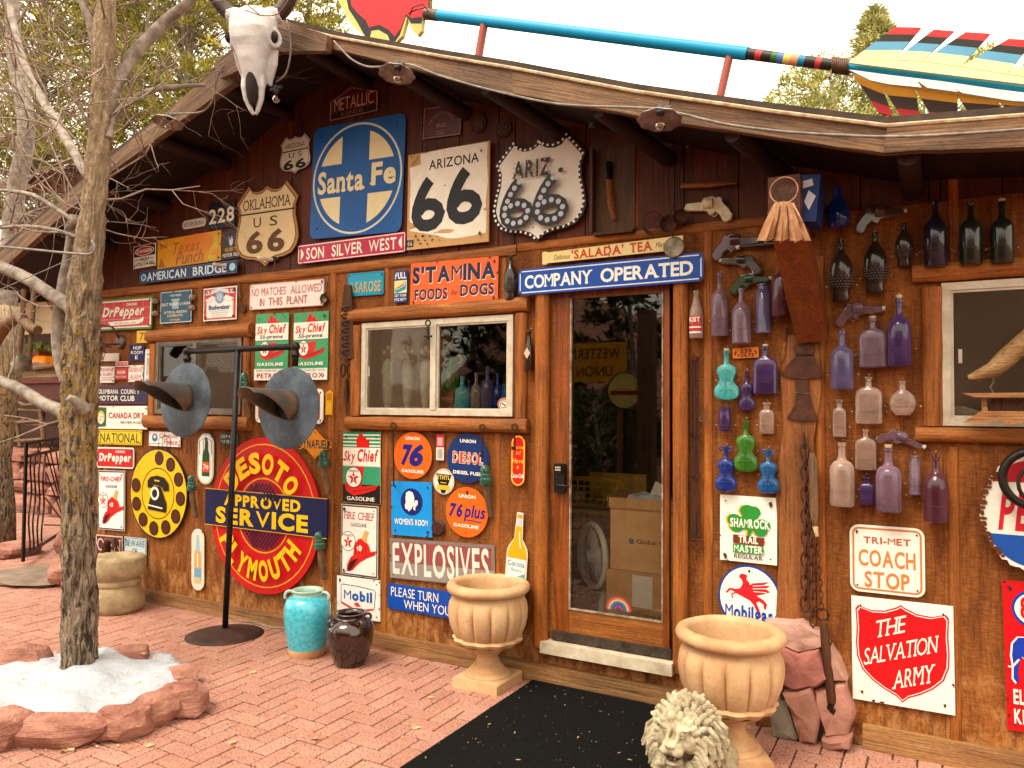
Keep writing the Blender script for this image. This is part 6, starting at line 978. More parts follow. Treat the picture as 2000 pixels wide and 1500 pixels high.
# string lights
def cable(name, label, pts, y, r=.006, grp=None):
    t = thing(name, label, 'cable', tuple(PW(*pts[0], y)), group=grp); P = [Vector(loc(t, x_, y_, y)) for x_, y_ in pts]; o = []
    for i in range(len(P)-1):
        p0 = P[max(i-1, 0)]; p1 = P[i]; p2 = P[i+1]; p3 = P[min(i+2, len(P)-1)]
        for k_ in range(8): u = k_/8; o.append(.5*((2*p1)+(p2-p0)*u+(2*p0-5*p1+4*p2-p3)*u*u+(3*p1-p0-3*p2+p3)*u**3))
    o.append(P[-1]); MB().tube(o, r, 6).build('cable', mott('grey_cable', '#8a8278', '#5c564e', 20, .5), t, smooth=True); return t
cable('light_cable', 'grey cable sagging along the right half of the roof edge', [(652, 80), (668, 98), (690, 118), (718, 130), (755, 130), (800, 126), (860, 148), (960, 176), (1090, 203), (1240, 210), (1290, 214), (1330, 222), (1420, 243), (1530, 257), (1640, 264), (1730, 267), (1850, 263), (2100, 245)], FY-.075)
cable('light_cable', 'grey cable looping down the left roof edge from the skull', [(560, 40), (568, 90), (560, 140), (540, 160)], FY-.085); cable('light_cable', 'thin grey cable along the left slope of the roof edge', [(438, 128), (425, 150), (415, 195), (395, 218), (350, 222), (325, 222)], FY-.08)
m_bulb = pane_mat('bulb_glass', .12, (.95, .85, .75)); m_gs = mott('fluted_shade', '#b0a49c', '#7c6c64', 14, .35, .2)
def lamp(px, py, label, shade, sc=1.0, y=FY-.075, below=True):
    t = thing('string_light', label, 'light bulb', tuple(PW(px, py, y)), group='bulbs along the roof edge'); MB().lathe([(.0003, .02), (.016, .018), (.02, .0), (.017, -.028), (.0003, -.028)], 14).tube([(-.05, 0, 0), (.05, 0, 0)], .011, 8).build('socket', mott('slate_rubber', '#4c5660', '#343c44', 20, .6), t, smooth=True, ang=40)
    MB().lathe([(.011, -.028), (.013, -.04), (.024, -.06), (.026, -.075), (.018, -.092), (.0003, -.098)], 16).build('bulb', m_bulb, t, smooth=True); MB().tube([(-.004, 0, -.03), (-.006, 0, -.06), (.0, 0, -.075), (.006, 0, -.06), (.004, 0, -.03)], .0012, 4).build('filament', mott('filament', '#c88a5c', '#a0643c', 5, .5), t)
    if shade: MB().lathe([(.02, -.012), (.05, -.02), (.085, -.04), (.1, -.052), (.1, -.054), (.05, -.023)], 36, fn=lambda r, z, a, i: r*(1+.05*cos(9*a)*(r > .06)), mat=Matrix.Rotation(-.18, 4, 'X')).build('shade', m_gs, t, smooth=True)
    return t
lamp(777, 128, 'bulb under a grey fluted shade, nearest the roof peak', True); lamp(1290, 214, 'bare clear bulb under a brown fluted shade over the wooden tray', True); lamp(330, 226, 'dim bulb with a dark shade on the left slope', True); lamp(540, 172, 'small dim bulb in the shade right of the skull', False, y=FY+.1)
# pieces hung on the bottle cap sign
p = PW(1990, 925, -.12); t = thing('horse_collar_ring', 'black padded ring hung over the bottle cap sign', 'ring', tuple(p)); MB().torus((.06, 0, -.02), .12, .018, n=26, k=10, a0=.6, a1=5.6).build('pad', m_blk, t, smooth=True); MB().torus((.08, -.03, -.04), .085, .008, n=22, k=6).build('hoop', m_iron, t, smooth=True)
# shelf and driftwood in front of the right window
t = thing('driftwood', 'long pale piece of driftwood hanging across the right window', 'driftwood', tuple(PW(1960, 720, -.14))); tb(t, [(1891, 738), (1910, 734), (1940, 722), (1965, 700), (2000, 668), (2060, 620)], [.012, .026, .036, .042, .04, .05], 'stick', wood('driftwood_pale', '#ad8a5c', '#7c5c34', 'X', wear='#cbb088', g=1.4), .14, 12); tb(t, [(1939, 738), (1941, 746), (1934, 756), (1940, 768)], .003, 'wire_hook', m_tin, .14, 5)
t = thing('hanging_feeder', 'hanging wooden feeder shelf with scalloped lower edge before the right window', 'feeder', tuple(PW(1960, 800, -.12))); w_fd = wood('feeder_wood', '#b08050', '#84562e', 'X', g=1.4)
def slab(pts, y0, y1, nm, mt):
    P = [loc(t, x_, y_, y0) for x_, y_ in pts]; MB().prism([(q[0], q[2]) for q in P], P[0][1], P[0][1]+(y1-y0)).build(nm, mt, t)
slab([(1878, 768), (1906, 776), (2080, 776), (2080, 766)], -.2, -.08, 'top_board', w_fd); slab([(1880, 826), (1916, 803), (2080, 803), (2080, 826), (2000, 824), (1975, 830), (1950, 822), (1920, 826)], -.2, -.17, 'front_board', w_fd); slab([(1916, 778), (1926, 778), (1930, 803), (1918, 803)], -.17, -.14, 'post', w_fd)
for i in range(12): slab([(1934+i*11, 779), (1944+i*11, 779), (1944+i*11, 802), (1934+i*11, 802)], -.13, -.12, 'slat', wood('slat_wood', '#6b3f24', '#452612', 'Z'))
# things on the window shelves
wz = W2[1]+.002
m_cer = mott('cream_ceramic', '#f4ecd4', '#ccd0bc', 14, .35, coat=.4, fine='#8fb0b4')
for px, lb in ((757, 'cream painted figurine jar behind the screen, the left one'), (796, 'cream painted figurine jar behind the screen, the middle one'), (831, 'cream painted figurine jar behind the screen, next to the mullion')):
    p = PW(px, 790, .075); t = thing('figurine_jar', lb, 'figurine', (p.x, .075, wz), group='cream figurine jars in the middle window'); H = PW(px, 702, .12).z-wz; w_ = 10.5*mpp(p)
    MB().lathe([(.0004, 0), (w_*.6, 0), (w_*.55, .1*H), (w_*.62, .2*H), (w_*.8, .21*H), (w_*1.0, .5*H), (w_*1.05, .7*H), (w_*1.12, .74*H)], 20).build('body', m_cer, t, smooth=True, ang=40); MB().lathe([(w_*1.2, .74*H), (w_*1.2, .79*H), (w_*.9, .93*H), (w_*.4, H), (.0004, H)], 20).ell((w_*1.1, 0, H*.95), (w_*.25,)*3, 6).build('cap', m_cer, t, smooth=True)
    q = MB(); zz = H*1.12
    for s_ in (-1, 0, 1): q.ell((s_*w_*.9, 0, zz+.03*(1-abs(s_))), (w_*.35, .01, w_*.4), 6)
    q.build('ornament', m_cer, t, smooth=True)
for px, tp, w_, kd, mt, lb in ((879, 700, 36, 'demi', g_grn, 'round green glass flagon in the middle window'), (903, 735, 30, 'whisky', g_aqu, 'pale painted bottle with flowers, front of the middle window'), (930, 728, 22, 'wine', g_clr, 'clear tall bottle behind the open pane'), (952, 715, 24, 'whisky', g_bp, 'tall grey blue bottle in the middle window'), (972, 730, 22, 'wine', g_blu, 'cobalt bottle with white emblem near the window sticker'), (990, 750, 22, 'barrel', g_teal, 'short teal jar at the right end of the window shelf'), (916, 744, 12, 'beer', g_blu, 'small thin blue bottle between the painted and the clear bottle')):
    yb = .13 if kd != 'whisky' else .1; p = PW(px, 760, yb); t = thing('window_bottle', lb, 'bottle', (p.x, yb, wz), group='bottles on the middle window shelf'); H = PW(px, tp, yb).z-wz; hw = w_*mpp(p)/2; z0_ = 0
    if px == 879: H *= .62; z0_ = .16; t.location.z = wz+.001; MB().box((-.05, -.04, 0), (.05, .04, z0_)).build('block', m_han, t)
    MB().lathe([(max(r*hw, .0004), z*H+z0_) for r, z in PR[kd]], 22).build('glass_body', mt, t, smooth=True, ang=50)
sign('window_sticker', 'small round no smoking sticker in the corner of the middle window', [(972, 778), (996, 776), (996, 802), (972, 803)], '#e4dccc', [('er', .5, .5, .48, .48, .1, '#b0242c'), ('er', .5, .5, .3, .3, .05, bk), ('l', [(.35, .4), (.65, .62)], .1, bk)], shape='ellipse', off=-.004, th=.001, holes=0, cat='sticker')
t = thing('window_trinket', 'woven round charm hanging high inside the middle window', 'charm', tuple(PW(892, 666, .1))); MB().torus((0, 0, 0), .03, .006, n=18, k=6).ell((0, 0, 0), (.012, .004, .012), 6).build('charm', m_tin, t); MB().torus((.012, 0, -.12), .025, .006, n=14, k=6, a0=-1.5, a1=1.5).build('crescent', paint('#c8a020'), t)
p = PW(1870, 812, .2); t = thing('cow_skull_bone', 'pale bone lump lying inside the right window', 'bone', tuple(p)); q = MB().ell((0, 0, 0), (.11, .05, .045), 10); roughen(q, .012, 14); q.build('bone', g_crm, t, smooth=True)
# behind the door: fan, cartons, shelf
m_fan = mott('white_plastic', '#dcdad0', '#c0beb4', 10, .4)
fc = PW(1158, 1085, .34); t = thing('desk_fan', 'white round floor fan standing inside the glass door', 'fan', tuple(fc), (0, 0, -.75)); Rf = .19
MB().torus((0, 0, 0), Rf, .02, n=40, k=10).build('rim', m_fan, t, smooth=True); q = MB()
for i in range(9): q.torus((0, -.03-.0*i, 0), Rf*(.2+.09*i), .0022, n=32, k=5)
for i in range(8): a = i*pi/4; q.tube([(cos(a)*.03, -.04, sin(a)*.03), (cos(a)*Rf, -.015, sin(a)*Rf)], .002, 4)
q.build('grille', m_fan, t); MB().lathe([(.0004, -.045), (.035, -.04), (.04, 0), (.05, .06), (.0004, .1)], 16, ax='Y').build('hub', m_fan, t, smooth=True)
for i in range(4): a = i*pi/2+.3; MB().ell((cos(a)*.09, .01, sin(a)*.09), (.075, .006, .04), 8, mat=Matrix.Rotation(-a, 4, 'Y') @ Matrix.Rotation(.35, 4, 'X')).build('blade', m_fan, t, smooth=True)
MB().tube([(0, .05, -.03), (0, .07, -.25), (0, .05, -(fc.z-.22))], [.022, .02, .05], 10).build('stand', m_fan, t, smooth=True)
m_card = mott('cardboard', '#d8ac78', '#c89a64', 6, .8, bs=.1); m_card2 = mott('cardboard_dark', '#c89a64', '#b4844c', 6, .8, bs=.1)
a = PW(1192, 1110, .16); b_ = PW(1330, 1000, .16); zt = b_.z+.01
t = thing('carton', 'open cardboard carton with flaps up, stacked on another inside the door', 'carton', (a.x+.28, .36, a.z)); MB().box((-.28, -.2, 0), (.2, .2, zt-a.z)).build('box', m_card, t)
MB().box((-.28, -.204, zt-a.z), (.2, -.2, zt-a.z+.06), mat=Matrix.Rotation(.05, 4, 'X')).build('flap', m_card, t); MB().box((-.284, -.2, zt-a.z), (-.28, .2, zt-a.z+.07), mat=Matrix.Rotation(-.04, 4, 'Y')).build('flap', m_card2, t)
MB().lathe([(.0004, -.001), (.017, 0)], 16, (-.15, -.2015, .17), ax='Y').build('printed_mark', paint('#4c7484'), t)
vs, fs = textpoly('Global Clo', .01); MB().add([(-.12+q[0]*.045, -.2015-q[2]*.0001, .16+q[1]*.035) for q in vs], fs).build('lettering', paint('#3a2c20'), t)
t = thing('carton', 'sealed cardboard carton under the open one, with a white shipping label', 'carton', (a.x+.28, .36, .2)); MB().box((-.3, -.21, .004), (.2, .21, a.z-.202)).build('box', m_card2, t); zl = a.z-.2
MB().box((-.14, -.2125, zl-.2), (-.02, -.2105, zl-.02)).build('shipping_label', paint('#ded8cc'), t); vs, fs = textpoly('TOP/FRAGILE', .02); MB().add([(-.06+q[0]*.03, -.2125-q[2]*.0001, zl-.26+q[1]*.03) for q in vs], fs).build('lettering', paint('#4a3624'), t)
p = Vector((a.x+.2, .3, zt)); t = thing('crumpled_packaging', 'crumpled pale packaging and a paper slip on top of the open carton', 'packaging', tuple(p)); q = MB().ell((0, 0, .02), (.14, .09, .05), 12); roughen(q, .03, 18); q.build('plastic', paint('#b4b8bc', 0, .3), t); MB().box((-.03, 0, .04), (.05, .003, .14), mat=Matrix.Rotation(.4, 4, 'Y')).build('paper_slip', paint('#d8d4c8'), t)
t = thing('rainbow_decal', 'round rainbow sticker in the lower corner of the door glass', 'sticker', tuple(PW(1208, 1192, .01)))
for r0_, r1_, col in ((.075, .062, '#b04a3c'), (.062, .05, '#c89468'), (.05, .036, '#206c84'), (.036, .026, '#4c3a8c'), (.026, .018, '#a83c6c')):
    n = 20; A_ = [(r0_*cos(pi*i/n), .0, r0_*sin(pi*i/n)) for i in range(n+1)]; B_ = [(r1_*cos(pi*i/n), .0, r1_*sin(pi*i/n)) for i in range(n+1)]; MB().add(A_+B_, [(i, n+1+i, n+2+i, i+1) for i in range(n)]).build('arc', paint(col), t)
p = PW(1165, 960, .9); t = thing('yellow_crates', 'stack of yellow mesh crates standing in the dark behind the door', 'crate', (p.x, .9, .22)); m_yc = mott('yellow_plastic', '#b88a10', '#7c5c0c', 8, .5)
for k_ in range(4):
    z_ = .06+k_*.22; q = MB().box((-.3, -.2, z_), (.3, .2, z_+.02)).box((-.3, -.2, z_+.17), (.3, -.18, z_+.2))
    for i in range(13): q.box((-.3+.048*i, -.2, z_+.02), (-.29+.048*i, -.19, z_+.17))
    for i in range(3): q.box((-.3, -.199, z_+.05+.04*i), (.3, -.191, z_+.06+.04*i))
    q.box((-.3, .18, z_), (.3, .2, z_+.2)); q.build('crate', m_yc, t)
# ================================================================ POTS, URNS, STAND, MAT
m_terra = mott('sand_coloured_stoneware', '#ceaa80', '#b0845a', 4, .8, bs=.5, bd=.006, fine='#9a7446')
def G(x): return (x[0], x[1], 0)
def urn(x, y, s, rz, label):
    t = thing('garden_urn', label, 'urn', (x, y, 0), (0, 0, rz), 'tan stoneware garden urns'); t.scale = (s, s, s)
    zm = lambda P: [(r*(1.04 if z > .33 else 1), z*.8 if z < .33 else .264+(z-.33)*1.26) for r, z in P]
    MB().prism([(-.15, 0), (.15, 0), (.15, .052), (.14, .06), (-.14, .06), (-.15, .052)], -.15, .15).build('plinth', m_terra, t)
    MB().lathe(zm([(.0004, .06), (.125, .06), (.135, .07), (.135, .085), (.12, .1), (.108, .105), (.105, .12), (.085, .145), (.066, .18), (.062, .21), (.07, .222), (.078, .235), (.07, .25), (.0004, .25)]), 40).build('foot', m_terra, t, smooth=True, ang=50)
    MB().lathe(zm([(.06, .25), (.1, .262), (.15, .29), (.185, .315)]), 48, fn=lambda r, z, a, i: r*(1+(.05*abs(cos(6*a)) if i else 0))).build('leaf_cup', m_terra, t, smooth=True)
    def lobes(r, z, a, i): return r*(1-.13*(1-abs(sin(6.5*a)))**3.2*sin(pi*min(1, max(.0, (z-.24)/.27)))**.6)
    MB().lathe(zm([(.12, .285), (.168, .308), (.185, .322), (.19, .34), (.178, .352)]), 96, fn=lambda r, z, a, i: r*(1+.07*abs(sin(6.5*a)))).build('collar', m_terra, t, smooth=True, ang=60)
    MB().lathe(zm([(.17, .33), (.196, .36), (.216, .4), (.226, .44), (.228, .47), (.222, .5), (.208, .525), (.198, .535), (.205, .55)]), 156, fn=lobes).build('bowl', m_terra, t, smooth=True, ang=80)
    MB().lathe(zm([(.205, .548), (.222, .55), (.235, .562), (.238, .575), (.23, .59), (.205, .598), (.185, .594), (.176, .58), (.178, .55), (.172, .48), (.15, .4), (.09, .35), (.0004, .34)]), 64).build('rim', m_terra, t, smooth=True); return t
urn(-2.30, -.205, .985, 0, 'smaller looking tan stone urn left of the door, before the beer bottle cutout')
urn(-.845, -.475, 1.0, .5, 'nearest large tan stone urn right of the door, behind the stone lion')
m_tq = mott('turquoise_glaze', '#4cc0d0', '#2ca0b8', 40, .22, bs=.35, bd=.004, lo=.3, hi=.6, fine='#8cd8d8', coat=.6); m_tqp = mott('pale_glaze', '#b8d0bc', '#8cb4a8', 12, .3, coat=.5); m_bg = mott('brown_glaze', '#2c130a', '#1a0a06', 6, .14, bs=.15, bd=.003, coat=.8)
P_ = PG(612, 1283); t = thing('turquoise_jar', 'tall turquoise glazed jar with two small lugs standing by the wall', 'jar', (-3.58, -.34, 0)); hw = 45*mpp((-3.58, -.34, .2)); H = .415
MB().lathe([(.0004, 0), (hw*.72, 0), (hw*.78, .02), (hw*.8, .05)], 40).build('unglazed_foot', m_terra, t, smooth=True, ang=40)
MB().lathe([(hw*.8, .05), (hw*.92, .14), (hw*1.0, .24), (hw*1.0, .31), (hw*.9, .355), (hw*.72, .375), (hw*.62, .382)], 40).build('body', m_tq, t, smooth=True)
MB().lathe([(hw*.62, .38), (hw*.58, .395), (hw*.62, H-.008), (hw*.68, H-.003), (hw*.68, H), (hw*.6, H+.002), (hw*.52, H-.01), (hw*.5, .36), (hw*.7, .3)], 40).build('neck', m_tqp, t, smooth=True)
for a in (.3, pi+.5): MB().torus((cos(a)*hw*.78, sin(a)*hw*.78, .372), .032, .010, Matrix.Rotation(a, 4, 'Z') @ Matrix.Rotation(0, 4, 'X'), 14, 7, a0=-.6, a1=pi+.2).build('lug', m_tqp, t, smooth=True)
t = thing('brown_jar', 'squat dark brown glazed jar with lugs, right of the turquoise one', 'jar', (-3.215, -.345, 0)); hw = 46*mpp((-3.215, -.345, .2)); H = .32
MB().lathe([(.0004, 0), (hw*.6, 0), (hw*.66, .01), (hw*.82, .07), (hw*.97, .15), (hw*1.0, .2), (hw*.95, .245), (hw*.8, .272), (hw*.62, .285), (hw*.56, .295), (hw*.6, H-.01), (hw*.68, H-.004), (hw*.68, H), (hw*.6, H+.001), (hw*.52, H-.01), (hw*.5, .28), (hw*.7, .22)], 44).build('body', m_bg, t, smooth=True)
for a in (-2.0, -.35, 1.2, 2.8): MB().torus((cos(a)*hw*.82, sin(a)*hw*.82, .268), .024, .008, Matrix.Rotation(a, 4, 'Z'), 12, 7, a0=-1.2, a1=pi*.9).build('lug', m_bg, t, smooth=True)
m_ped = mott('rough_buff_stone', '#b4a07c', '#8c7858', 9, .9, bs=.8, bd=.012, fine='#5c4628')
c = Vector((-5.62, -.30, 0)); t = thing('stone_pedestal', 'squat waisted buff stone pedestal between the tree trunk and the wall', 'pedestal', tuple(c)); k = mpp(c+Vector((0, 0, .3)))*50
q = MB().lathe([(.0004, 0), (k*.92, 0), (k*1.02, .04), (k*1.0, .12), (k*.86, .19), (k*.8, .2)], 40); roughen(q, .008, 9); q.build('base', m_ped, t, smooth=True); q = MB().lathe([(k*.8, .195), (k*.88, .21), (k*.88, .235), (k*.8, .25)], 40); q.build('waist', m_ped, t, smooth=True)
q = MB().lathe([(k*.8, .245), (k*.98, .28), (k*1.06, .33), (k*1.04, .40), (k*.95, .42), (k*.7, .425), (k*.5, .405), (.0004, .4)], 40); roughen(q, .009, 9); q.build('bowl', m_ped, t, smooth=True)
t = thing('iron_pump_spout', 'old curled iron spout leaning on the wall above the stone pedestal', 'ironwork', tuple(PW(212, 1095, -.06))); tb(t, [(205, 1098), (206, 1066), (212, 1054), (222, 1056), (224, 1068)], [.03, .03, .026, .02, .022], 'spout', m_rust, .08, 10); tb(t, [(214, 1062), (216, 1100)], .008, 'rod', m_iron, .06)
# mat
m_mat = mott('black_rubber_fibre', '#0e0e10', '#060607', 40, .95, bs=1.0, bd=.012, fine='#2c2c2e', spec=.15)
MX0, MX1 = -2.09, -.93
t = MB().box((MX0, -1.75, .0015), (MX1, -.03, .011)).build('door_mat', m_mat); tag(t, 'large black rubber mat laid before the door across the brick', 'mat')
q = MB(); rr = random.Random(12)
for i in range(300): x_, y_ = rr.uniform(MX0, MX1), rr.uniform(-1.6, -.05); a = rr.random()*6.3; l_ = rr.uniform(.0015, .006) if i % 9 else rr.uniform(.008, .016); w_ = l_*.3; q.add([(x_+cos(a)*l_, y_+sin(a)*l_, .0125), (x_-sin(a)*w_, y_+cos(a)*w_, .014), (x_-cos(a)*l_, y_-sin(a)*l_, .0125), (x_+sin(a)*w_, y_-cos(a)*w_, .0122)], [(0, 1, 2, 3)])
o = q.build('mat_debris', paint('#9a8468')); tag(o, 'dry bits of leaf and grit scattered over the black mat', 'debris', kind='stuff')
# pipe stand with two hooded discs
m_pipe = mott('black_pipe', '#2a2a2e', '#1c1a1a', 18, .45, .6, fine='#4a3a30'); m_horn = mott('blued_steel', '#566474', '#3a444e', 7, .5, .45, lo=.35, hi=.6, fine='#7a6250'); m_hr = mott('rusted_hood', '#94704e', '#5c5c5c', 4, .55, .5, lo=.35, hi=.6, fine='#8a4c28')
bs_ = Vector((-4.37, -.32, 0)); top = PW(465, 678, -.32); t = thing('hooded_disc_stand', 'black pipe stand carrying two blue steel discs with projecting hoods', 'stand', tuple(bs_))
MB().lathe([(.0004, .05), (.03, .048), (.1, .038), (.2, .018), (.262, .002), (.262, 0)], 48).build('base', mott('rusty_base', '#4a3028', '#30201c', 8, .7, .4, fine='#5c4034'), t, smooth=True)
zt = top.z; MB().tube([(0, 0, .03), (top.x-bs_.x, 0, zt)], .02, 12).build('pole', m_pipe, t, smooth=True)
L_ = PW(366, 682, -.32)-bs_; R_ = PW(577, 682, -.32)-bs_; zc = (L_.z+R_.z)/2; L_.y = R_.y = 0
MB().tube([(L_.x, 0, zc), (R_.x, 0, zc)], .021, 12).build('cross_pipe', m_pipe, t, smooth=True)
for e_x, dpx, dpy, lb in ((L_.x, 361, 781, 0), (R_.x, 563, 797, 1)):
    MB().ell((e_x, 0, zc), (.033, .03, .033), 8).tube([(e_x, 0, zc), (e_x, 0, zc-.13)], .021, 12).tube([(e_x, 0, zc-.04), (e_x, 0, zc-.07)], .028, 12).build('elbow', m_pipe, t, smooth=True)
    c = PW(dpx, dpy, -.36)-bs_; R0 = (80 if lb else 73)*mpp(PW(dpx, dpy, -.36)); tl = Matrix.Rotation(-.06, 4, 'X')
    q = MB().lathe([(.0004, -.004), (R0*.5, -.006), (R0*.97, 0), (R0, .002), (R0, .006), (.0004, .002)], 56, tuple(c), ax='Y', mat=tl); d = q.build('disc', m_horn, t, smooth=True, ang=40)
    n = 22; M_ = 12; vs = []; rh = R0*.36
    for i in range(M_+1):
        u = i/M_; half = pi*(1-.62*min(1, u*1.25)**.8)
        for j in range(n+1):
            a = pi/2+.25*u+half*(2*j/n-1)*-1; r_ = rh*(1-.22*u); lx = r_*cos(a); lz = r_*sin(a); y_ = -.005-u*.38*(1-.10*abs(2*j/n-1)); vs.append((c.x+lx, c.y+y_, c.z+lz+.02+u*.03))
    q = MB(); q.add(vs, [(i*(n+1)+j, i*(n+1)+j+1, (i+1)*(n+1)+j+1, (i+1)*(n+1)+j) for i in range(M_) for j in range(n)]); o = q.build('hood', m_hr, t, smooth=True); md = o.modifiers.new('thickness', 'SOLIDIFY'); md.thickness = .004
cable('power_cable', 'black cable lying on the bricks from the stand base along the wall', [(455, 1212), (490, 1215), (530, 1226), (560, 1226)], -.12, .006)

# ================================================================ LION
m_lion = mott('mossy_cast_stone', '#c4b89a', '#8c7e62', 16, .9, bs=.8, bd=.008, lo=.35, hi=.6, fine='#c8bc98')
t = thing('stone_lion', 'cast stone lion with curly mane and open mouth in front of the nearest urn', 'statue', (-.94, -.86, -.0), (0, 0, radians(-2))); t.scale = (.97,)*3
q = MB(); E = q.ell; HZ = .05
E((0, .01, .235), (.12, .115, .13), 14); E((0, -.085, .245+HZ*.6), (.078, .065, .085), 12); E((0, -.15, .2+HZ), (.05, .058, .036), 12); E((0, -.2, .217+HZ), (.022, .013, .013), 8)
for s_ in (-1, 1):
    E((s_*.024, -.185, .192+HZ), (.027, .024, .02), 8); E((s_*.036, -.135, .268+HZ), (.026, .02, .010), 8); E((s_*.034, -.146, .25+HZ), (.011, .008, .009), 8); E((s_*.058, -.115, .205+HZ), (.03, .03, .04), 8); q.tube([(s_*.011, -.2, .212+HZ), (s_*.022, -.17, .24+HZ), (s_*.018, -.145, .268+HZ)], [.007, .009, .011], 8)
    q.tube([(s_*.07, -.06, .14), (s_*.075, -.1, .07), (s_*.075, -.13, .015)], [.05, .04, .034], 12); E((s_*.078, -.155, .022), (.042, .05, .024), 10); E((s_*.1, .24, .07), (.06, .1, .07), 10); E((s_*.11, .14, .025), (.035, .07, .026), 8)
E((0, -.148, .138+HZ), (.038, .042, .016), 10); E((0, -.125, .12+HZ), (.03, .03, .03), 8); E((0, -.03, .1), (.11, .1, .1), 12); E((0, .16, .13), (.11, .2, .115), 12); q.box((-.13, -.19, 0), (.13, .34, .018))
rr = random.Random(9)
for ring_, (y_, n_, r0_) in enumerate(((-.115, 26, .082), (-.085, 30, .1), (-.05, 32, .115), (-.005, 34, .125), (.04, 34, .122), (.085, 28, .105))):
    for i in range(n_):
        a = 2*pi*(i+.5*(ring_ % 2))/n_+rr.uniform(-.08, .08); s_ = sin(a); L_ = rr.uniform(.018, .03) if s_ > .45 else rr.uniform(.06, .09); c0 = Vector((cos(a)*r0_, y_, .25+s_*r0_*1.08)); side = Vector((cos(a), .1, s_))
        dn = Vector((cos(a)*.25, -.05, -1.0)) if s_ < .45 else Vector((cos(a)*.9, .35, s_*.7)); tw = rr.uniform(-.3, .3)
        p1 = c0+side*.014; p2 = p1+(dn*.75+side*.55+Vector((tw, 0, 0))).normalized()*L_*.55; p3 = p2+(dn+side*(.1 if s_ < .45 else .5)+Vector((-tw, 0, 0))).normalized()*L_*.5
        q.tube([c0, p1, p2, p3], [.013, .0145, .0125, .007], 7)
for i in range(40): x_ = rr.uniform(-.1, .1); z_ = rr.uniform(.05, .16); q.tube([(x_*.8, -.115, z_+.04), (x_, -.132, z_), (x_*1.05+rr.uniform(-.02, .02), -.118, z_-.05)], [.009, .0115, .004], 7)
q.tube([(.08, .3, .06), (.16, .2, .05), (.15, .05, .04), (.14, -.02, .06)], [.016, .015, .014, .02], 8)
me = bpy.data.meshes.new('body'); me.from_pydata(q.v, [], q.f); me.materials.append(m_lion); o = bpy.data.objects.new('body', me); C.objects.link(o); o.parent = t
rm = o.modifiers.new('merge', 'REMESH'); rm.mode = 'VOXEL'; rm.voxel_size = .0036; rm.use_smooth_shade = True; tx = bpy.data.textures.new('stone_grain', 'CLOUDS'); tx.noise_scale = .012; dm = o.modifiers.new('grain', 'DISPLACE'); dm.texture = tx; dm.strength = .003; dm.mid_level = .5
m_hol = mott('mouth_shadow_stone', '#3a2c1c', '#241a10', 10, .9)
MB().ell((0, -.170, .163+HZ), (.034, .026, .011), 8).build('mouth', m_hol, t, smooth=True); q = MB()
for x_ in (-.02, .02): q.lathe([(.004, .0), (.0005, -.014)], 8, (x_, -.195, .172+HZ))
q.build('tooth', m_lion, t); 
for s_ in (-1, 1): MB().torus((s_*.035, -.157, .252+HZ), .010, .0025, n=14, k=5).ell((s_*.035, -.156, .252+HZ), (.005, .003, .005), 6).build('eye', m_lion, t, smooth=True)

# ================================================================ CORNER STONES
FS = [('#c09484', [(1495, 1212), (1565, 1214), (1612, 1240), (1620, 1262), (1560, 1274), (1530, 1262), (1497, 1250)]), ('#a8685c', [(1498, 1268), (1528, 1264), (1560, 1277), (1600, 1268), (1612, 1300), (1622, 1328), (1590, 1343), (1545, 1350), (1515, 1325)]), ('#b07c68', [(1530, 1356), (1582, 1346), (1600, 1398), (1592, 1452), (1562, 1452), (1548, 1400)]),
      ('#b88270', [(1588, 1345), (1652, 1332), (1668, 1400), (1655, 1436), (1612, 1440), (1598, 1390)]), ('#8c8474', [(1502, 1372), (1540, 1376), (1562, 1440), (1540, 1466), (1508, 1462)]), ('#ae7866', [(1604, 1444), (1664, 1438), (1662, 1462), (1606, 1462)]), ('#ba8c7a', [(1622, 1262), (1640, 1290), (1654, 1328), (1628, 1330), (1614, 1298)])]
t = thing('stone_facing', 'pink sandstone slabs set against the wall foot behind the nearest urn', 'stonework', (-.55, -.05, 0))
for i, (cl_, P) in enumerate(FS):
    y_ = -.08-.02*(i % 3); Q_ = [PW(x_, y2, y_)-Vector(t.location) for x_, y2 in P]; q = MB(); n = len(Q_); cx_ = sum((p for p in Q_), Vector())/n; sub = []
    for j in range(n):
        a, b_ = Q_[j], Q_[(j+1) % n]
        for k in range(4): p = a.lerp(b_, k/4); sub.append(p+(p-cx_)*noise.noise(p*14+Vector((i, 0, 0)))*.12)
    N_ = len(sub); f_ = [(p.x, p.y-.0, max(p.z, .0)) for p in sub]; i1 = [(cx_.x+(p[0]-cx_.x)*.88, p[1]-.02+noise.noise(Vector(p)*20)*.012, cx_.z+(p[2]-cx_.z)*.88) for p in f_]; i2 = [(cx_.x+(p[0]-cx_.x)*.45, p[1]-.026+noise.noise(Vector(p)*9)*.015, cx_.z+(p[2]-cx_.z)*.45) for p in f_]; bk_ = [(p[0], .1+y_*0, p[2]) for p in f_]
    q.add(bk_+f_+i1+i2+[(cx_.x, cx_.y-.028, cx_.z)], [(r_*N_+j, r_*N_+(j+1) % N_, (r_+1)*N_+(j+1) % N_, (r_+1)*N_+j) for r_ in range(3) for j in range(N_)]+[(3*N_+j, 3*N_+(j+1) % N_, 4*N_) for j in range(N_)])
    q.build('stone', mott('flagstone_%d' % i, cl_, tuple(c*.66 for c in srgb(cl_)), 7, .8, bs=.6, bd=.01), t, smooth=True, ang=35)
MB().prism([(-.16, 0), (.14, 0), (.1, .28), (.02, .38), (-.14, .38)], .0, .05).build('mortar', mott('mortar', '#5c463a', '#3c2c24', 20, .95), t)

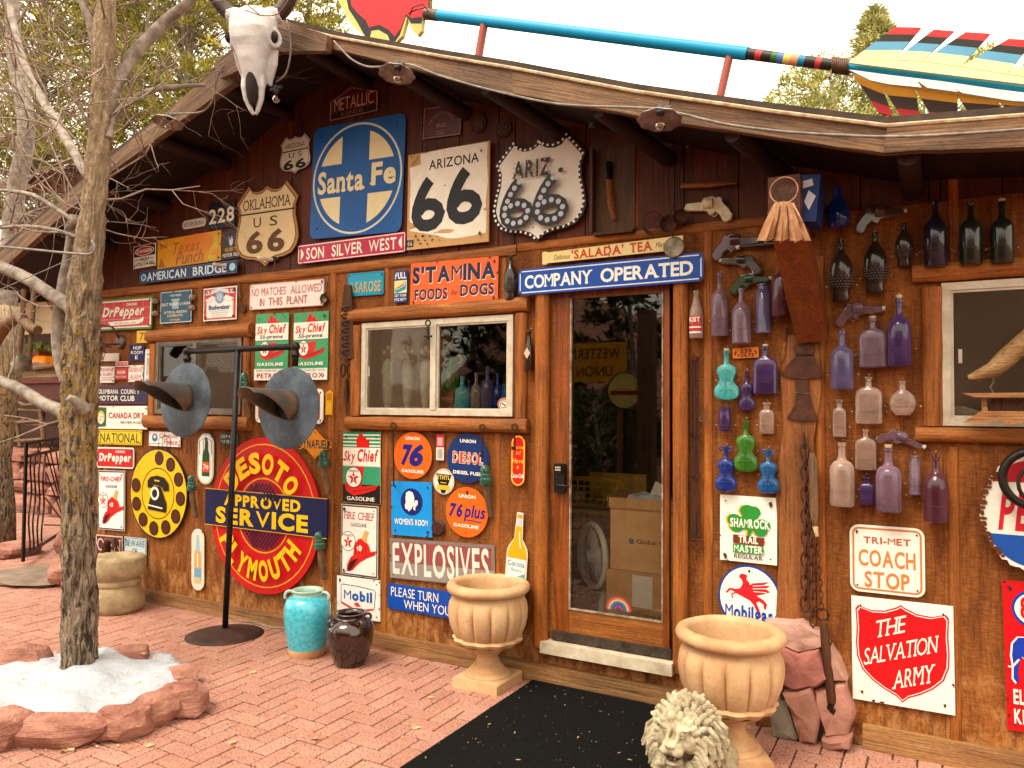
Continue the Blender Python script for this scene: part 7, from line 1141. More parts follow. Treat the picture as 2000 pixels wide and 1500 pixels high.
# ================================================================ PLANTER RING AND TREE
def rock(name, c, r, seed, mat, parent=None, rz=0, n=10, am=.32, sq=3.2):
    q = MB(); rs = random.Random(seed); n2 = n*2; vs = []; e = 2/sq; R_ = Matrix.Rotation(rz, 4, 'Z'); cuts = []
    for _ in range(13 if n > 8 else 5):
        v_ = Vector((rs.gauss(0, 1), rs.gauss(0, 1), rs.gauss(.3, .8))).normalized(); cuts.append((v_, rs.uniform(.82, 1.05)))
    for i in range(n+1):
        ph = pi*i/n-pi/2
        for j in range(n2):
            th_ = pi*j/n; f = lambda v_: math.copysign(abs(v_)**e, v_); p = Vector((f(cos(ph))*f(cos(th_)), f(cos(ph))*f(sin(th_)), f(sin(ph)))); d = 1+noise.noise(p*1.6+Vector((seed, 0, 0)))*am+noise.noise(p*4+Vector((0, seed, 0)))*am*.28
            p = p*d
            for v_, dd in cuts:
                ov = p.dot(v_)-dd
                if ov > 0: p = p-v_*ov
            p = Vector((p.x*r[0], p.y*r[1], p.z*r[2])); p = R_ @ p; vs.append((p.x, p.y, max(p.z, -r[2]*.95)))
    q.add(vs, [(i*n2+j, i*n2+(j+1) % n2, (i+1)*n2+(j+1) % n2, (i+1)*n2+j) for i in range(n) for j in range(n2)]); o = q.build(name, mat, parent, smooth=True, ang=18); o.location = c if parent is None else Vector(c)-Vector(parent.location); return o
m_rk = mott('red_sandstone_rock', '#bc8470', '#8c5646', 5, .85, bs=1.0, bd=.03, lo=.35, hi=.62, sc=(1, 1, 3), fine='#d0a08c')
TC_ = Vector((-4.27, -1.48, 0)); t = thing('rock_ring', 'ring of red sandstone blocks edging the snowy tree bed', 'planter edge', tuple(TC_))
for i, (px, py, wpx, hz, dp, rz) in enumerate(((45, 1318, 105, .19, .13, .1), (235, 1302, 120, .13, .11, .0), (345, 1335, 95, .10, .11, -.5), (362, 1392, 95, .16, .12, -1.1), (300, 1412, 80, .16, .12, -.7), (236, 1436, 105, .15, .11, -.1), (118, 1450, 185, .15, .10, .14), (14, 1452, 80, .19, .12, .3), (268, 1315, 50, .05, .05, 0))):
    p = PG(px, py); w_ = wpx*mpp(p)/2; rock('rock', (p.x, p.y, hz*.42), (w_, dp, hz*.5), i*3+1, m_rk, t, rz=rz+.5 if i > 3 else rz+.4, am=.2, sq=4.5, n=22)
m_sn = newmat('snow'); sm, sn, sl_, sb_, so_ = m_sn; sb_.inputs['Base Color'].default_value = (.56, .6, .67, 1); sb_.inputs['Roughness'].default_value = .6; sb_.inputs['Subsurface Weight'].default_value = .2; sb_.inputs['Subsurface Radius'].default_value = (.02, .02, .03); v = coords(sn, sl_); a = noi(sn, sl_, v, 30, 8, .75); bump(sn, sl_, sb_, a, .9, .03)
q = MB(); N_ = 44
for i in range(N_+1):
    for j in range(N_+1):
        x_ = -.74+1.48*i/N_; y_ = -.62+1.24*j/N_; e_ = 1-min(1, (x_/.7)**2+(y_/.56)**2); p = Vector((x_*4, y_*4, 0)); q.v.append((x_, y_, .055+e_*.05+noise.noise(p)*.05+noise.noise(p*3.5)*.022-(.08 if e_ <= 0 else 0)))
for i in range(N_):
    for j in range(N_):
        if (q.v[i*(N_+1)+j][0]/.74)**2+(q.v[i*(N_+1)+j][1]/.6)**2 < 1: a = i*(N_+1)+j; q.f.append((a, a+N_+1, a+N_+2, a+1)); q.m.append(0)
o = q.build('snow', sm, smooth=True, loc=(-4.3, -1.5, 0), rot=(0, 0, .45)); tag(o, 'patch of old snow around the foot of the tree', 'snow', kind='stuff')
# leaves on the ground
q = MB(); rr = random.Random(31)
for i in range(90):
    if i < 60: px, py = rr.uniform(0, 330), rr.choice((rr.uniform(1300, 1325), rr.uniform(1455, 1470), rr.uniform(1330, 1380)))
    else: px, py = rr.uniform(180, 900), rr.uniform(1230, 1495)
    p = PG(px, py); s_ = rr.uniform(.004, .012) if i % 4 else rr.uniform(.014, .028); z_ = .004; 
    if ((p.x+4.3)/.6)**2+((p.y+1.5)/.5)**2 < 1: z_ = .1
    if p.y > -.03: continue
    a = rr.random()*6.3; u = Vector((cos(a), sin(a), rr.uniform(-.2, .2)))*s_; w_ = Vector((-sin(a), cos(a), rr.uniform(-.4, .4)))*s_*.5; p = p+Vector((0, 0, z_+.004)); q.add([p-u, p-u*.3+w_*.9, p+u*.5+w_, p+u+Vector((0, 0, s_*.3)), p+u*.4-w_, p-u*.4-w_*.8], [(0, 1, 2, 3, 4, 5)])
o = q.build('fallen_leaves', mott('dry_leaf', '#d8b484', '#a8784c', 30, .7)); tag(o, 'dry yellow leaves scattered over bricks and snow', 'leaves', kind='stuff')
# bark
m_bark, nn, l, b, o_ = newmat('tree_bark'); g1 = nn.new('ShaderNodeNewGeometry'); mp1 = nn.new('ShaderNodeMapping'); mp1.inputs['Scale'].default_value = (42, 42, 9); l.new(g1.outputs['Position'], mp1.inputs[0])
a = noi(nn, l, mp1, 1, 8, .7, .8); r = ramp(nn, .42, .6); l.new(a.outputs[0], r.inputs[0]); c = mixc(nn, l, r, srgb('#34251a'), srgb('#a8927a'))
mp2 = nn.new('ShaderNodeMapping'); l.new(g1.outputs['Position'], mp2.inputs[0]); li = noi(nn, l, mp2, 26, 8, .8); sx = nn.new('ShaderNodeSeparateXYZ'); l.new(g1.outputs['Position'], sx.inputs[0])
hz = nn.new('ShaderNodeMapRange'); hz.inputs[1].default_value = .7; hz.inputs[2].default_value = 1.25; l.new(sx.outputs[2], hz.inputs[0]); hz2 = nn.new('ShaderNodeMapRange'); hz2.inputs[1].default_value = 2.6; hz2.inputs[2].default_value = 1.8; l.new(sx.outputs[2], hz2.inputs[0])
mn = nn.new('ShaderNodeMath'); mn.operation = 'MULTIPLY'; l.new(hz.outputs[0], mn.inputs[0]); l.new(hz2.outputs[0], mn.inputs[1]); m2 = nn.new('ShaderNodeMath'); m2.operation = 'MULTIPLY_ADD'; m2.inputs[1].default_value = .10; l.new(mn.outputs[0], m2.inputs[0]); l.new(li.outputs[0], m2.inputs[2])
lr = ramp(nn, .60, .66); l.new(m2.outputs[0], lr.inputs[0]); c = mixc(nn, l, lr, c, srgb('#a88430'))
gt = nn.new('ShaderNodeMapRange'); gt.inputs[1].default_value = 1.9; gt.inputs[2].default_value = 2.8; l.new(sx.outputs[2], gt.inputs[0]); gm_ = nn.new('ShaderNodeMath'); gm_.operation = 'MULTIPLY'; gm_.inputs[1].default_value = .55; l.new(gt.outputs[0], gm_.inputs[0]); c = mixc(nn, l, gm_, c, srgb('#b8a080'))
l.new(c.outputs[0], b.inputs['Base Color']); b.inputs['Roughness'].default_value = .9; bump(nn, l, b, a, 1.0, .03)
m_br = mott('grey_branch_bark', '#a3968a', '#6e6258', 16, .8, bs=.5, bd=.006, lo=.35, hi=.6, fine='#c8bcae'); m_tw = mott('twig_bark', '#a08c7c', '#6e5a4c', 20, .8)
def cr(P, R, k=8):
    P = [Vector(p) for p in P]; o = []; ro = []
    for i in range(len(P)-1):
        p0 = P[max(i-1, 0)]; p1 = P[i]; p2 = P[i+1]; p3 = P[min(i+2, len(P)-1)]
        for j in range(k): u = j/k; o.append(.5*((2*p1)+(p2-p0)*u+(2*p0-5*p1+4*p2-p3)*u*u+(3*p1-p0-3*p2+p3)*u**3)); ro.append(R[i]+(R[i+1]-R[i])*u)
    return o+[P[-1]], ro+[R[-1]]
def limb(pts, widths, n=14, rough_=.0, y=None, seed=0, sub=8, fr=8):
    P = []; R_ = []
    for (px, py, yy), w_ in zip(pts, widths): p = PW(px, py, yy); P.append(p); R_.append(w_*mpp(p)/2)
    P, R_ = cr(P, R_, sub); q = MB(); q.tube(P, R_, n)
    if rough_:
        out = []
        for i, p in enumerate(q.v):
            ax = P[min(i//n, len(P)-1)]; p = Vector(p); d = (p-ax); s_ = noise.noise(Vector((p.x*fr*3, p.y*fr*3, p.z*fr)))*rough_+noise.noise(p*fr*9)*rough_*.4-(abs(noise.noise(Vector((p.x*fr*5, p.y*fr*5, p.z*fr*.7+3))))*rough_*1.5 if rough_ > .005 else 0); out.append(tuple(p+d.normalized()*s_))
        q.v = out
    return q, P, R_
tree = thing('bare_tree', 'bare winter tree with yellow lichen on its trunk growing from the snowy bed', 'tree', (-4.35, -1.37, 0))
def tp(q, nm, mt, **k): q.v = [tuple(Vector(p)-Vector(tree.location)) for p in q.v]; return q.build(nm, mt, tree, smooth=True, **k)
Y = -1.37
q, TP, TR = limb([(155, 1345, Y), (155, 1300, Y), (155, 1150, Y), (154, 1000, Y), (153, 850, Y), (157, 700, Y), (166, 560, Y), (178, 440, Y), (192, 300, Y), (200, 150, Y), (208, 20, Y), (214, -120, Y)], [80, 68, 63, 61, 66, 67, 60, 49, 43, 40, 38, 33], 110, .014, sub=44, fr=9); tp(q, 'trunk', m_bark)
BRN = [([(172, 625, Y), (140, 600, Y-.02), (95, 572, Y-.06), (45, 540, Y-.1), (-40, 505, Y-.15)], [42, 30, 25, 24, 22]), ([(165, 830, Y), (130, 808, Y), (85, 788, Y-.04), (35, 758, Y-.08), (-40, 730, Y-.12)], [40, 28, 24, 22, 20]),
       ([(165, 812, Y+.02), (140, 770, Y+.02), (119, 715, Y+.02), (113, 650, Y+.02), (121, 575, Y+.02), (136, 490, Y+.02), (146, 420, Y+.02)], [18, 20, 22, 24, 23, 20, 18]), ([(192, 290, Y), (215, 190, Y+.05), (262, 108, Y+.15), (320, 45, Y+.25), (372, 0, Y+.3), (420, -60, Y+.35)], [30, 28, 26, 22, 18, 14]),
       ([(170, 345, Y), (140, 290, Y+.1), (108, 235, Y+.2), (80, 190, Y+.3), (45, 120, Y+.4), (20, 20, Y+.5), (10, -60, Y+.5)], [16, 18, 18, 16, 15, 13, 10]), ([(212, 270, Y+.02), (222, 235, Y+.05), (245, 205, Y+.1), (285, 180, Y+.2), (340, 170, Y+.35), (400, 166, Y+.5)], [14, 14, 13, 11, 10, 6]),
       ([(196, 160, Y), (180, 60, Y-.05), (160, 0, Y-.1), (150, -80, Y-.1)], [18, 16, 14, 10]), ([(150, 470, Y), (143, 445, Y-.02), (150, 428, Y-.05)], [26, 26, 22]), ([(166, 450, Y), (120, 415, Y-.1), (60, 380, Y-.15), (-20, 370, Y-.2)], [10, 9, 8, 6]), ([(165, 470, Y), (110, 450, Y-.1), (40, 442, Y-.15), (-30, 450, Y-.2)], [9, 8, 7, 5]), ([(168, 800, Y-.03), (148, 784, Y-.1), (134, 776, Y-.14)], [26, 18, 12])]
twq = MB(); rr = random.Random(17)
def grow(p, d, L, r, dep):
    pts = [p]; rad = [r]; n_ = 4
    for i in range(n_): d = (d+Vector((rr.gauss(0, .22), rr.gauss(0, .22), rr.gauss(.03, .22)))).normalized(); p = p+d*L/n_; pts.append(p); rad.append(r*(1-.6*(i+1)/n_))
    twq.tube(pts, rad, 4, cap=False)
    if dep > 0:
        for i in range(rr.choice((2, 3))): k = rr.randint(1, n_); a = Vector((rr.gauss(0, 1), rr.gauss(0, 1), rr.gauss(.1, 1))).normalized(); grow(pts[k], (d*.8+a*.9).normalized(), L*rr.uniform(.5, .75), rad[k]*.75, dep-1)
for pts, w_ in BRN:
    q, P, R_ = limb(pts, w_, 14, .002, sub=7, fr=10); tp(q, 'branch', m_br if w_[0] != 40 else m_br)
    if pts[-1][1] < 200 or pts[-1][0] < 60:
        for k in range(5, len(P), 6):
            d = (P[min(k+1, len(P)-1)]-P[k-1]).normalized()
            if P[k].z > 2.5 or k % 9 == 5: a = Vector((rr.gauss(0, 1), rr.gauss(0, 1), rr.gauss(.3, 1))).normalized(); grow(P[k], (d*.5+a).normalized(), rr.uniform(.3, .65), min(.008, R_[k]*.45), 2)
for k in range(len(TP)):
    if TP[k].z > 2.5 and k % 9 == 0: a = Vector((rr.gauss(0, 1), rr.gauss(0, 1), rr.gauss(.2, .6))).normalized(); grow(TP[k], a, rr.uniform(.5, .8), .008, 3)
for (x0_, y0_, x1_, y1_) in ((290, 260, 292, 345), (205, 345, 260, 360), (480, 20, 640, 90)):
    a = PW(x0_, y0_, Y+.2); b_ = PW(x1_, y1_, Y+.2); grow(a, (b_-a).normalized(), (b_-a).length, .005, 2)
o = tp(twq, 'twigs', m_tw); o['kind'] = 'stuff'
cable('strung_cable', 'black cable tied round the tree trunk and running off to the left', [(-20, 480), (60, 487), (130, 494), (175, 496), (185, 484), (180, 470)], Y-.16, .007); cable('guy_wire', 'thin pale wire from the tree trunk down to the left', [(-10, 570), (60, 540), (140, 505), (180, 486)], Y-.16, .003)
# hanging yoke
t = thing('wooden_yoke', 'old wooden ox yoke with two bows hanging left of the tree', 'yoke', tuple(PW(40, 640, -.8))); tb(t, [(-10, 668), (10, 635), (38, 618), (60, 640), (74, 645)], [.045, .05, .045, .04, .035], 'beam', m_oldw, .8, 12); tb(t, [(46, 565), (44, 640), (38, 690)], .018, 'bow', m_oldw, .82, 10)
tb(t, [(68, 560), (62, 640), (58, 700)], .018, 'bow', m_oldw, .78, 10); t = thing('tin_bell', 'dull tin bell hanging under the wooden yoke', 'bell', tuple(PW(45, 708, -.85))); MB().lathe([(.0004, .05), (.05, .048), (.055, .02), (.075, -.035), (.07, -.035), (.05, .01)], 18, mat=Matrix.Rotation(.5, 4, 'Y')).build('shell', m_tin, t, smooth=True, ang=40)

# ================================================================ SKULL
m_bone = mott('bleached_bone', '#d4d2d0', '#a09ea4', 9, .65, bs=.6, bd=.006, lo=.3, hi=.75); m_horn2 = mott('brown_horn', '#3c241c', '#241410', 12, .5, bs=.6, fine='#5c3c2c')
sc_p = PW(500, 108, FY-.2); t = thing('cattle_skull', 'bleached cattle skull with dark horns mounted at the roof peak', 'skull', tuple(sc_p), (radians(8), 0, radians(26))); t.scale = (1.0,)*3
q = MB(); sec = [(.27, .06, .05, 0), (.24, .115, .085, -.0), (.19, .14, .1, -.02), (.13, .135, .11, -.035), (.07, .128, .11, -.035), (.02, .11, .105, -.03), (-.04, .085, .1, -.03), (-.11, .07, .085, -.03), (-.17, .06, .07, -.03), (-.2, .052, .06, -.03)]
vs = []; n = 32
for z, a, b_, yo in sec:
    for j in range(n): th_ = 2*pi*j/n; e = 2/2.6; f = lambda v_: math.copysign(abs(v_)**e, v_); p = Vector((f(cos(th_))*a, f(sin(th_))*b_+yo, z)); vs.append(p+noise.noise_vector(p*11)*.006)
q.add(vs, [(i*n+j, (i+1)*n+j, (i+1)*n+(j+1) % n, i*n+(j+1) % n) for i in range(len(sec)-1) for j in range(n)]+[tuple(range(n)), tuple(range(len(vs)-1, len(vs)-n-1, -1))])
for s_ in (-1, 1):
    q.tube([(s_*.045, -.06, -.14), (s_*.052, -.065, -.2), (s_*.045, -.06, -.27), (s_*.02, -.055, -.335), (s_*.006, -.05, -.36)], [.024, .022, .018, .014, .009], 10); q.torus((s_*.125, -.045, .085), .046, .017, Matrix.Rotation(s_*1.05, 4, 'Z'), 20, 8)
    q.tube([(s_*.11, .0, .03), (s_*.095, .01, -.05), (s_*.07, .02, -.15)], [.03, .032, .02], 10)
    for i in range(5): q.ell((s_*.075, .02, -.02-.035*i), (.014, .02, .02), 5)
    q.tube([(s_*.09, .0, .22), (s_*.16, .0, .235)], [.052, .05], 12)
me = bpy.data.meshes.new('cranium'); me.from_pydata(q.v, [], q.f); me.materials.append(m_bone); o = bpy.data.objects.new('cranium', me); C.objects.link(o); o.parent = t; rm = o.modifiers.new('merge', 'REMESH'); rm.mode = 'VOXEL'; rm.voxel_size = .006; rm.use_smooth_shade = True
m_cav = mott('bone_cavity_shade', '#2c1c14', '#180e0a', 10, .9)  # dark tone on solid pieces stands in for shade in the skull's hollows
for s_ in (-1, 1): MB().ell((s_*.135, -.052, .085), (.022, .034, .034), 8, mat=Matrix.Rotation(s_*.5, 4, 'Z')).build('eye_socket', m_cav, t, smooth=True); q = MB(); P, R_ = cr([(s_*.12, 0, .225), (s_*.19, 0, .275), (s_*.25, -.02, .36), (s_*.27, -.04, .47), (s_*.24, -.06, .56)], [.05, .044, .035, .022, .006], 6); q.tube(P, R_, 12); q.build('horn', m_horn2, t, smooth=True)
MB().ell((0, -.085, -.20), (.036, .032, .115), 10).build('nasal_opening', m_cav, t, smooth=True)

# ================================================================ GIANT ARROW ON THE ROOF
AY = -.25; m_ab = paint('#0f94c8', .0, .35); t = thing('giant_arrow', 'giant painted arrow with blue shaft laid along the roof on two posts', 'sculpture', tuple(PW(1300, 90, AY)))
def at(px, py, y=AY): p = PW(px, py, y); return p-Vector(t.location)
def rod(a, b_, w_, nm, mt, n=20): A_, B_ = at(*a), at(*b_); MB().tube([A_, B_], w_*mpp(PW(*a, AY))/2, n).build(nm, mt, t, smooth=True, ang=40)
SH = [(850, 29), (1460, 105), (1655, 131), (2120, 195)]
rod(SH[0], SH[1], 21, 'shaft', m_ab); rod((1655, 131), SH[3], 20, 'shaft', m_ab)
def sh(px): return (px, SH[1][1]+(px-1460)*(131-105)/195)
cols = [(1460, 1477, '#2c2624'), (1477, 1489, '#c43038'), (1489, 1508, '#2c2624'), (1508, 1520, '#3c6c3c'), (1520, 1532, '#4c70b4'), (1532, 1545, '#e0c468'), (1545, 1560, '#e0906c'), (1560, 1573, '#1c7ca4'), (1573, 1594, '#2c2624'), (1594, 1605, '#c43038'), (1605, 1624, '#2c2a26')]
for a, b_, c in cols: rod(sh(a), sh(b_), 22, 'painted_band', paint(c))
q = MB()
for i in range(9): p = at(*sh(1627+i*3.6)); q.torus(tuple(p), 14*mpp(PW(1640, 130, AY)), .006, Matrix.Rotation(pi/2, 4, 'Z'), 20, 6)
q.build('wire_wrap', mott('copper_wire', '#6b4c3c', '#4a342a', 20, .5, .5), t, smooth=True); rod((832, 27), (856, 30), 22, 'ferrule', mott('brown_ferrule', '#6b5a4a', '#4a3c30', 20, .5, .5))
m_post = paint('#a0524a', .0, .5)
for a, b_ in (((946, 45), (928, 150)), ((1425, 108), (1396, 235))): rod(a, b_, 16, 'post', m_post, 14)
def slabp(pts, col, nm, y=AY, th=.03, k=0): Q_ = [at(x_, y_, y) for x_, y_ in pts]; q = MB(); q.prism([(p.x, p.z) for p in Q_], Q_[0].y-th/2-k*.0012, Q_[0].y+th/2+k*.0012); return q.build(nm, paint(col, 0, .45), t)
HD = [(842, 0), (845, -40), (700, -60), (664, 0), (668, 12), (690, 52), (725, 82), (766, 95), (788, 72), (798, 36), (806, 60), (818, 72), (826, 62), (828, 38), (842, 34)]
slabp(HD, '#d8c070', 'head'); slabp([(842, 2), (845, -38), (706, -56), (680, 0), (684, 20), (700, 44), (712, 66), (724, 84), (728, 62), (742, 60), (760, 70), (768, 92), (784, 70), (796, 34), (806, 48), (826, 48), (828, 36), (842, 32)], '#1c1a20', 'head_border', k=1)
slabp([(840, 3), (843, -36), (712, -52), (688, 0), (690, 14), (704, 30), (718, 42), (724, 56), (744, 51), (762, 60), (774, 74), (786, 58), (796, 30), (808, 38), (826, 36), (840, 30)], '#c4202c', 'head_face', k=2)
q = MB(); q.tube([at(800, 30, AY-.05), at(806, 14, AY-.07), at(826, 8, AY-.06), at(836, 22, AY-.05)], .004, 5).tube([at(798, 26, AY-.05), at(815, 18, AY-.07), at(834, 14, AY-.05)], .004, 5).build('cord', paint('#5c1418'), t)
# feathers: bands of paint across each barb
def barb(b0_, b1_, t0_, t1_, bands, y, k=0):
    for a, b_, col in bands:
        L = lambda P, Q, u: (P[0]+(Q[0]-P[0])*u, P[1]+(Q[1]-P[1])*u); slabp([L(b0_, t0_, a), L(b1_, t1_, a), L(b1_, t1_, b_), L(b0_, t0_, b_)], col, 'barb', y, .016, k)
UB = [(0, .3, '#e6dea8'), (.3, .56, '#5a9cc0'), (.56, .78, '#26241e'), (.78, 1, '#c82c30')]
AX = [(1662, 119), (1746, 118), (1800, 121), (1876, 131), (1965, 146), (2060, 158)]; TT = [((1748, 54), (1799, 55)), ((1824, 59), (1863, 62)), ((1886, 64), (1934, 67)), ((1970, 77), (2020, 80)), ((2060, 90), (2110, 94))]
barb((1662, 119), (1746, 118), TT[0][0], TT[0][1], UB, AY-.05)
for i in range(1, 5): barb(AX[i], AX[i+1], TT[i][0], TT[i][1], UB, AY-.05)
slabp([(1660, 119), (1746, 119), (1800, 122), (1876, 132), (1965, 147), (2060, 159), (2100, 160), (2100, 178), (1660, 124)], '#e6dea8', 'vane', AY-.05, .016)
slabp([(1658, 137), (1740, 148), (1840, 160), (1950, 176), (2100, 194), (2100, 205), (1975, 198), (1952, 188), (1974, 198), (1880, 183), (1860, 172), (1872, 181), (1812, 173), (1790, 158), (1800, 172), (1738, 166), (1700, 158)], '#d8dcd8', 'side_vane', AY-.1, .016)
LBD = [(0, .3, '#d8901c'), (.3, .7, '#3c2a22'), (.7, 1, '#b81c28')]
LX = [(1664, 143), (1722, 168), (1788, 174), (1870, 187), (1950, 196), (2040, 205)]; LT = [((1716, 221), (1744, 228)), ((1762, 232), (1798, 236)), ((1826, 240), (1870, 238)), ((1900, 234), (1960, 232)), ((1980, 230), (2040, 228))]
for i in range(5): barb(LX[i], LX[i+1], LT[i][0], LT[i][1], LBD, AY+.06)
slabp([(1660, 138), (2100, 198), (2100, 212), (2040, 206), (1950, 197), (1870, 188), (1788, 175), (1722, 169), (1664, 144)], '#d8901c', 'vane', AY+.06, .016)

# ================================================================ LEFT BACKGROUND
t = thing('retaining_wall', 'low red sandstone retaining wall beyond the iron gate', 'wall', (-12, 2.6, 0)); zt = PW(60, 873, 2.6).z; rr = random.Random(2); z_ = -.05
while z_ < zt-.02:
    h_ = min(rr.uniform(.16, .3), zt-z_); x_ = -17.0
    while x_ < -8.6: w_ = rr.uniform(.3, .75); rock('stone', (x_+w_/2, 2.65+rr.uniform(-.04, .04), z_+h_/2), (w_/2, .16, h_/2), int(x_*100+z_*1000), m_rk, t, n=6, am=.12, sq=6); x_ += w_
    z_ += h_
m_pw = wood('porch_board', '#5c2a12', '#3a180a', 'Z', g=.8)
t = thing('porch_building', 'dim reddish timber porch behind the retaining wall at the far left', 'building', (-13, 4.6, 0))
def pb(mbq, nm, mt): mbq.v = [tuple(Vector(q_)-Vector(t.location)) for q_ in mbq.v]; return mbq.build(nm, mt, t)
for i in range(26): x_ = -19+.42*i; pb(MB().box((x_, 4.6, zt-.1), (x_+.415, 4.65, 4.2)), 'wall_board', m_pw)
pb(MB().box((-19, 2.9, zt-.08), (-8, 4.6, zt-.02)), 'deck', m_pw); pb(MB().box((-19, 2.4, 3.55), (-7, 4.7, 3.65)), 'porch_roof', w_dk)
m_cream = paint('#d8c8a0', 0, .7); P = [PW(*q_, 3.4) for q_ in ((40, 655), (132, 650), (132, 640), (100, 590), (40, 592))]; q = MB(); q.prism([(p.x, p.z) for p in P], 3.35, 3.4); pb(q, 'awning_panel', m_cream)
P = [PW(*q_, 3.2) for q_ in ((95, 590), (150, 668), (170, 668), (118, 590))]; q = MB(); q.prism([(p.x, p.z) for p in P], 3.15, 3.25); pb(q, 'roof_brace', w_lz)
for px in (8, 172): a = PW(px, 800, 2.9); pb(MB().tube([(a.x, 2.95, 0), (a.x, 2.95, 3.6)], .09, 12), 'porch_post', w_lz)
p0 = PW(28, 745, 3.0); p1 = PW(146, 745, 3.0); t = thing('porch_table', 'dark red table on the porch carrying the planter and wood bundle', 'table', (p0.x, 3.2, zt)); m_tab = wood('table_red', '#6c2414', '#43130a', 'X'); w_ = p1.x-p0.x; h_ = p0.z-zt
MB().box((0, -.3, h_-.04), (w_, .3, h_+.03)).build('table_top', m_tab, t); MB().box((.06, -.26, h_-.3), (w_-.06, -.23, h_-.041)).build('apron', m_tab, t)
for x_ in (.08, w_-.08):
    for y_ in (-.22, .22): MB().box((x_-.035, y_-.03, 0), (x_+.035, y_+.03, h_-.04)).build('leg', m_tab, t)
p = PW(68, 738, 3.1); t = thing('pumpkin', 'half hidden bright orange pumpkin behind the driftwood bundle', 'pumpkin', (p.x, 3.28, p0.z+.2)); kk = 33*mpp(p); q = MB().lathe([(.0004, -kk*.7), (kk*.6, -kk*.6), (kk, -.05), (kk*.95, kk*.4), (kk*.6, kk*.8), (.0004, kk*.7)], 72, fn=lambda r_, z, a, i: r_*(.93+.07*abs(cos(5*a)))); q.build('rind', paint('#e07c08', 0, .45), t, smooth=True)
t = thing('driftwood_bundle', 'bundle of dry driftwood sticks on the porch table', 'wood', tuple(PW(75, 728, 2.95))); rr = random.Random(3)
for i in range(14): y1_ = 722+rr.uniform(-10, 14); tb(t, [(36+rr.uniform(-4, 8), y1_+rr.uniform(-4, 6)), (70, y1_+rr.uniform(-6, 6)), (118+rr.uniform(-6, 8), y1_+rr.uniform(-6, 6))], [.02, .04, .02], 'stick', m_oldw, [-2.95-rr.random()*.1]*3, 6)
p = PW(62, 688, 3.45); t = thing('planter_box', 'brown wooden planter box with pale green leaves on the porch', 'planter', tuple(p)); MB().box((-.42, -.12, -.32), (.42, .12, .0)).build('box', paint('#8c4418', 0, .6), t); q = MB(); rr = random.Random(6)
for i in range(260): c = Vector((rr.uniform(-.4, .4), rr.uniform(-.12, .12), rr.uniform(0, .16))); a = Vector((rr.gauss(0, 1), rr.gauss(0, 1), rr.gauss(0, 1))).normalized()*.035; b_ = a.orthogonal().normalized()*.018; q.add([c-a, c+b_, c+a, c-b_], [(0, 1, 2, 3)])
o = q.build('foliage', mott('pale_green_leaf', '#a0b044', '#6c8028', 20, .6), t)
t = thing('porch_chair', 'weathered wooden stick chair standing on the retaining wall', 'chair', tuple(PW(58, 872, 2.75))); cy = -2.75
for pts in ([(26, 786), (40, 872)], [(78, 790), (86, 866)], [(16, 786), (20, 800)]): tb(t, pts, .035, 'leg', m_oldw, -2.75, 8)
for y1_, y2_ in ((826, 822), (862, 858), (800, 802)): tb(t, [(28, y1_), (84, y2_)], .03, 'rail', m_oldw, -2.75, 8)
tb(t, [(18, 778), (50, 792), (92, 786)], .03, 'arm_rest', m_oldw, -2.7, 8); o = MB().box((-.4, -.0, .33), (.45, .45, .38)).build('seat', m_oldw, t)
# iron gate
ga, gb = Vector((-7.94, .25, .04)), Vector((-9.35, 1.55, .04)); t = thing('iron_gate', 'black wrought iron gate with wavy bars and sun ray pattern', 'gate', tuple(ga)); gd = gb-ga; H = 1.17
def gp(u, z): return gd*u+Vector((0, 0, z))
for a, b_ in (((0, 0), (0, H)), ((1, 0), (1, H)), ((0, .05), (1, .05)), ((0, H), (1, H)), ((0, H-.13), (1, H-.13))): MB().tube([gp(*a), gp(*b_)], .018, 4).build('frame_bar', m_blk, t)
for u in (.1, .18, .27, .36): MB().tube([gp(u+.02*sin(i*1.1+u*9), .05+(H-.18)*i/10) for i in range(11)], .009, 6).build('wavy_bar', m_blk, t)
for i in range(9): a = pi/2*(i+.5)/9*1.15; MB().tube([gp(.95-.08*cos(a), .1+.1*sin(a)), gp(max(.4, .95-.75*cos(a)), min(H-.14, .1+1.5*sin(a)))], .008, 6).build('ray_bar', m_blk, t)
for u in (.25, .5, .75): MB().torus(tuple(gp(u, H-.065)), .05, .007, Matrix.Rotation(-.75, 4, 'Z'), 16, 5).build('hoop', m_blk, t)
for i, (px, py, r_, lb) in enumerate(((78, 1128, (.55, .42, .03), 'broad flat grey brown slab at the foot of the gate'), (138, 1080, (.16, .16, .17), 'upright pink boulder showing left of the trunk below the gate'), (135, 1140, (.2, .18, .14), 'rounded pink boulder at the trunk, nearest of the gate stones'), (30, 1085, (.2, .3, .09), 'long low pink kerb stone left of the gate post'))):
    p = PG(px, py); o = rock('slab' if i == 0 else 'boulder', (p.x, p.y, r_[2]*.6), r_, i+40, m_rk if i else mott('grey_slab', '#8c7868', '#6b584a', 5, .85, bs=.4), am=.2); tag(o, lb, 'stone')
t = thing('old_stump', 'dark weathered stump post at the far left edge of the picture', 'stump', tuple(PG(-6, 1062))); yy = t.location.y; q = MB(); q.tube([PW(*z_, yy)-Vector(t.location) for z_ in ((-8, 1066), (0, 1000), (-4, 900), (6, 780), (14, 680), (10, 600))], [.2, .15, .13, .15, .17, .15], 20); roughen(q, .03, 5); q.build('trunk', m_bark, t, smooth=True)
t = thing('corrugated_roof', 'rusty corrugated porch roof seen through the branches at left', 'roof', tuple(PW(100, 365, 4.2))); q = MB(); vs = []
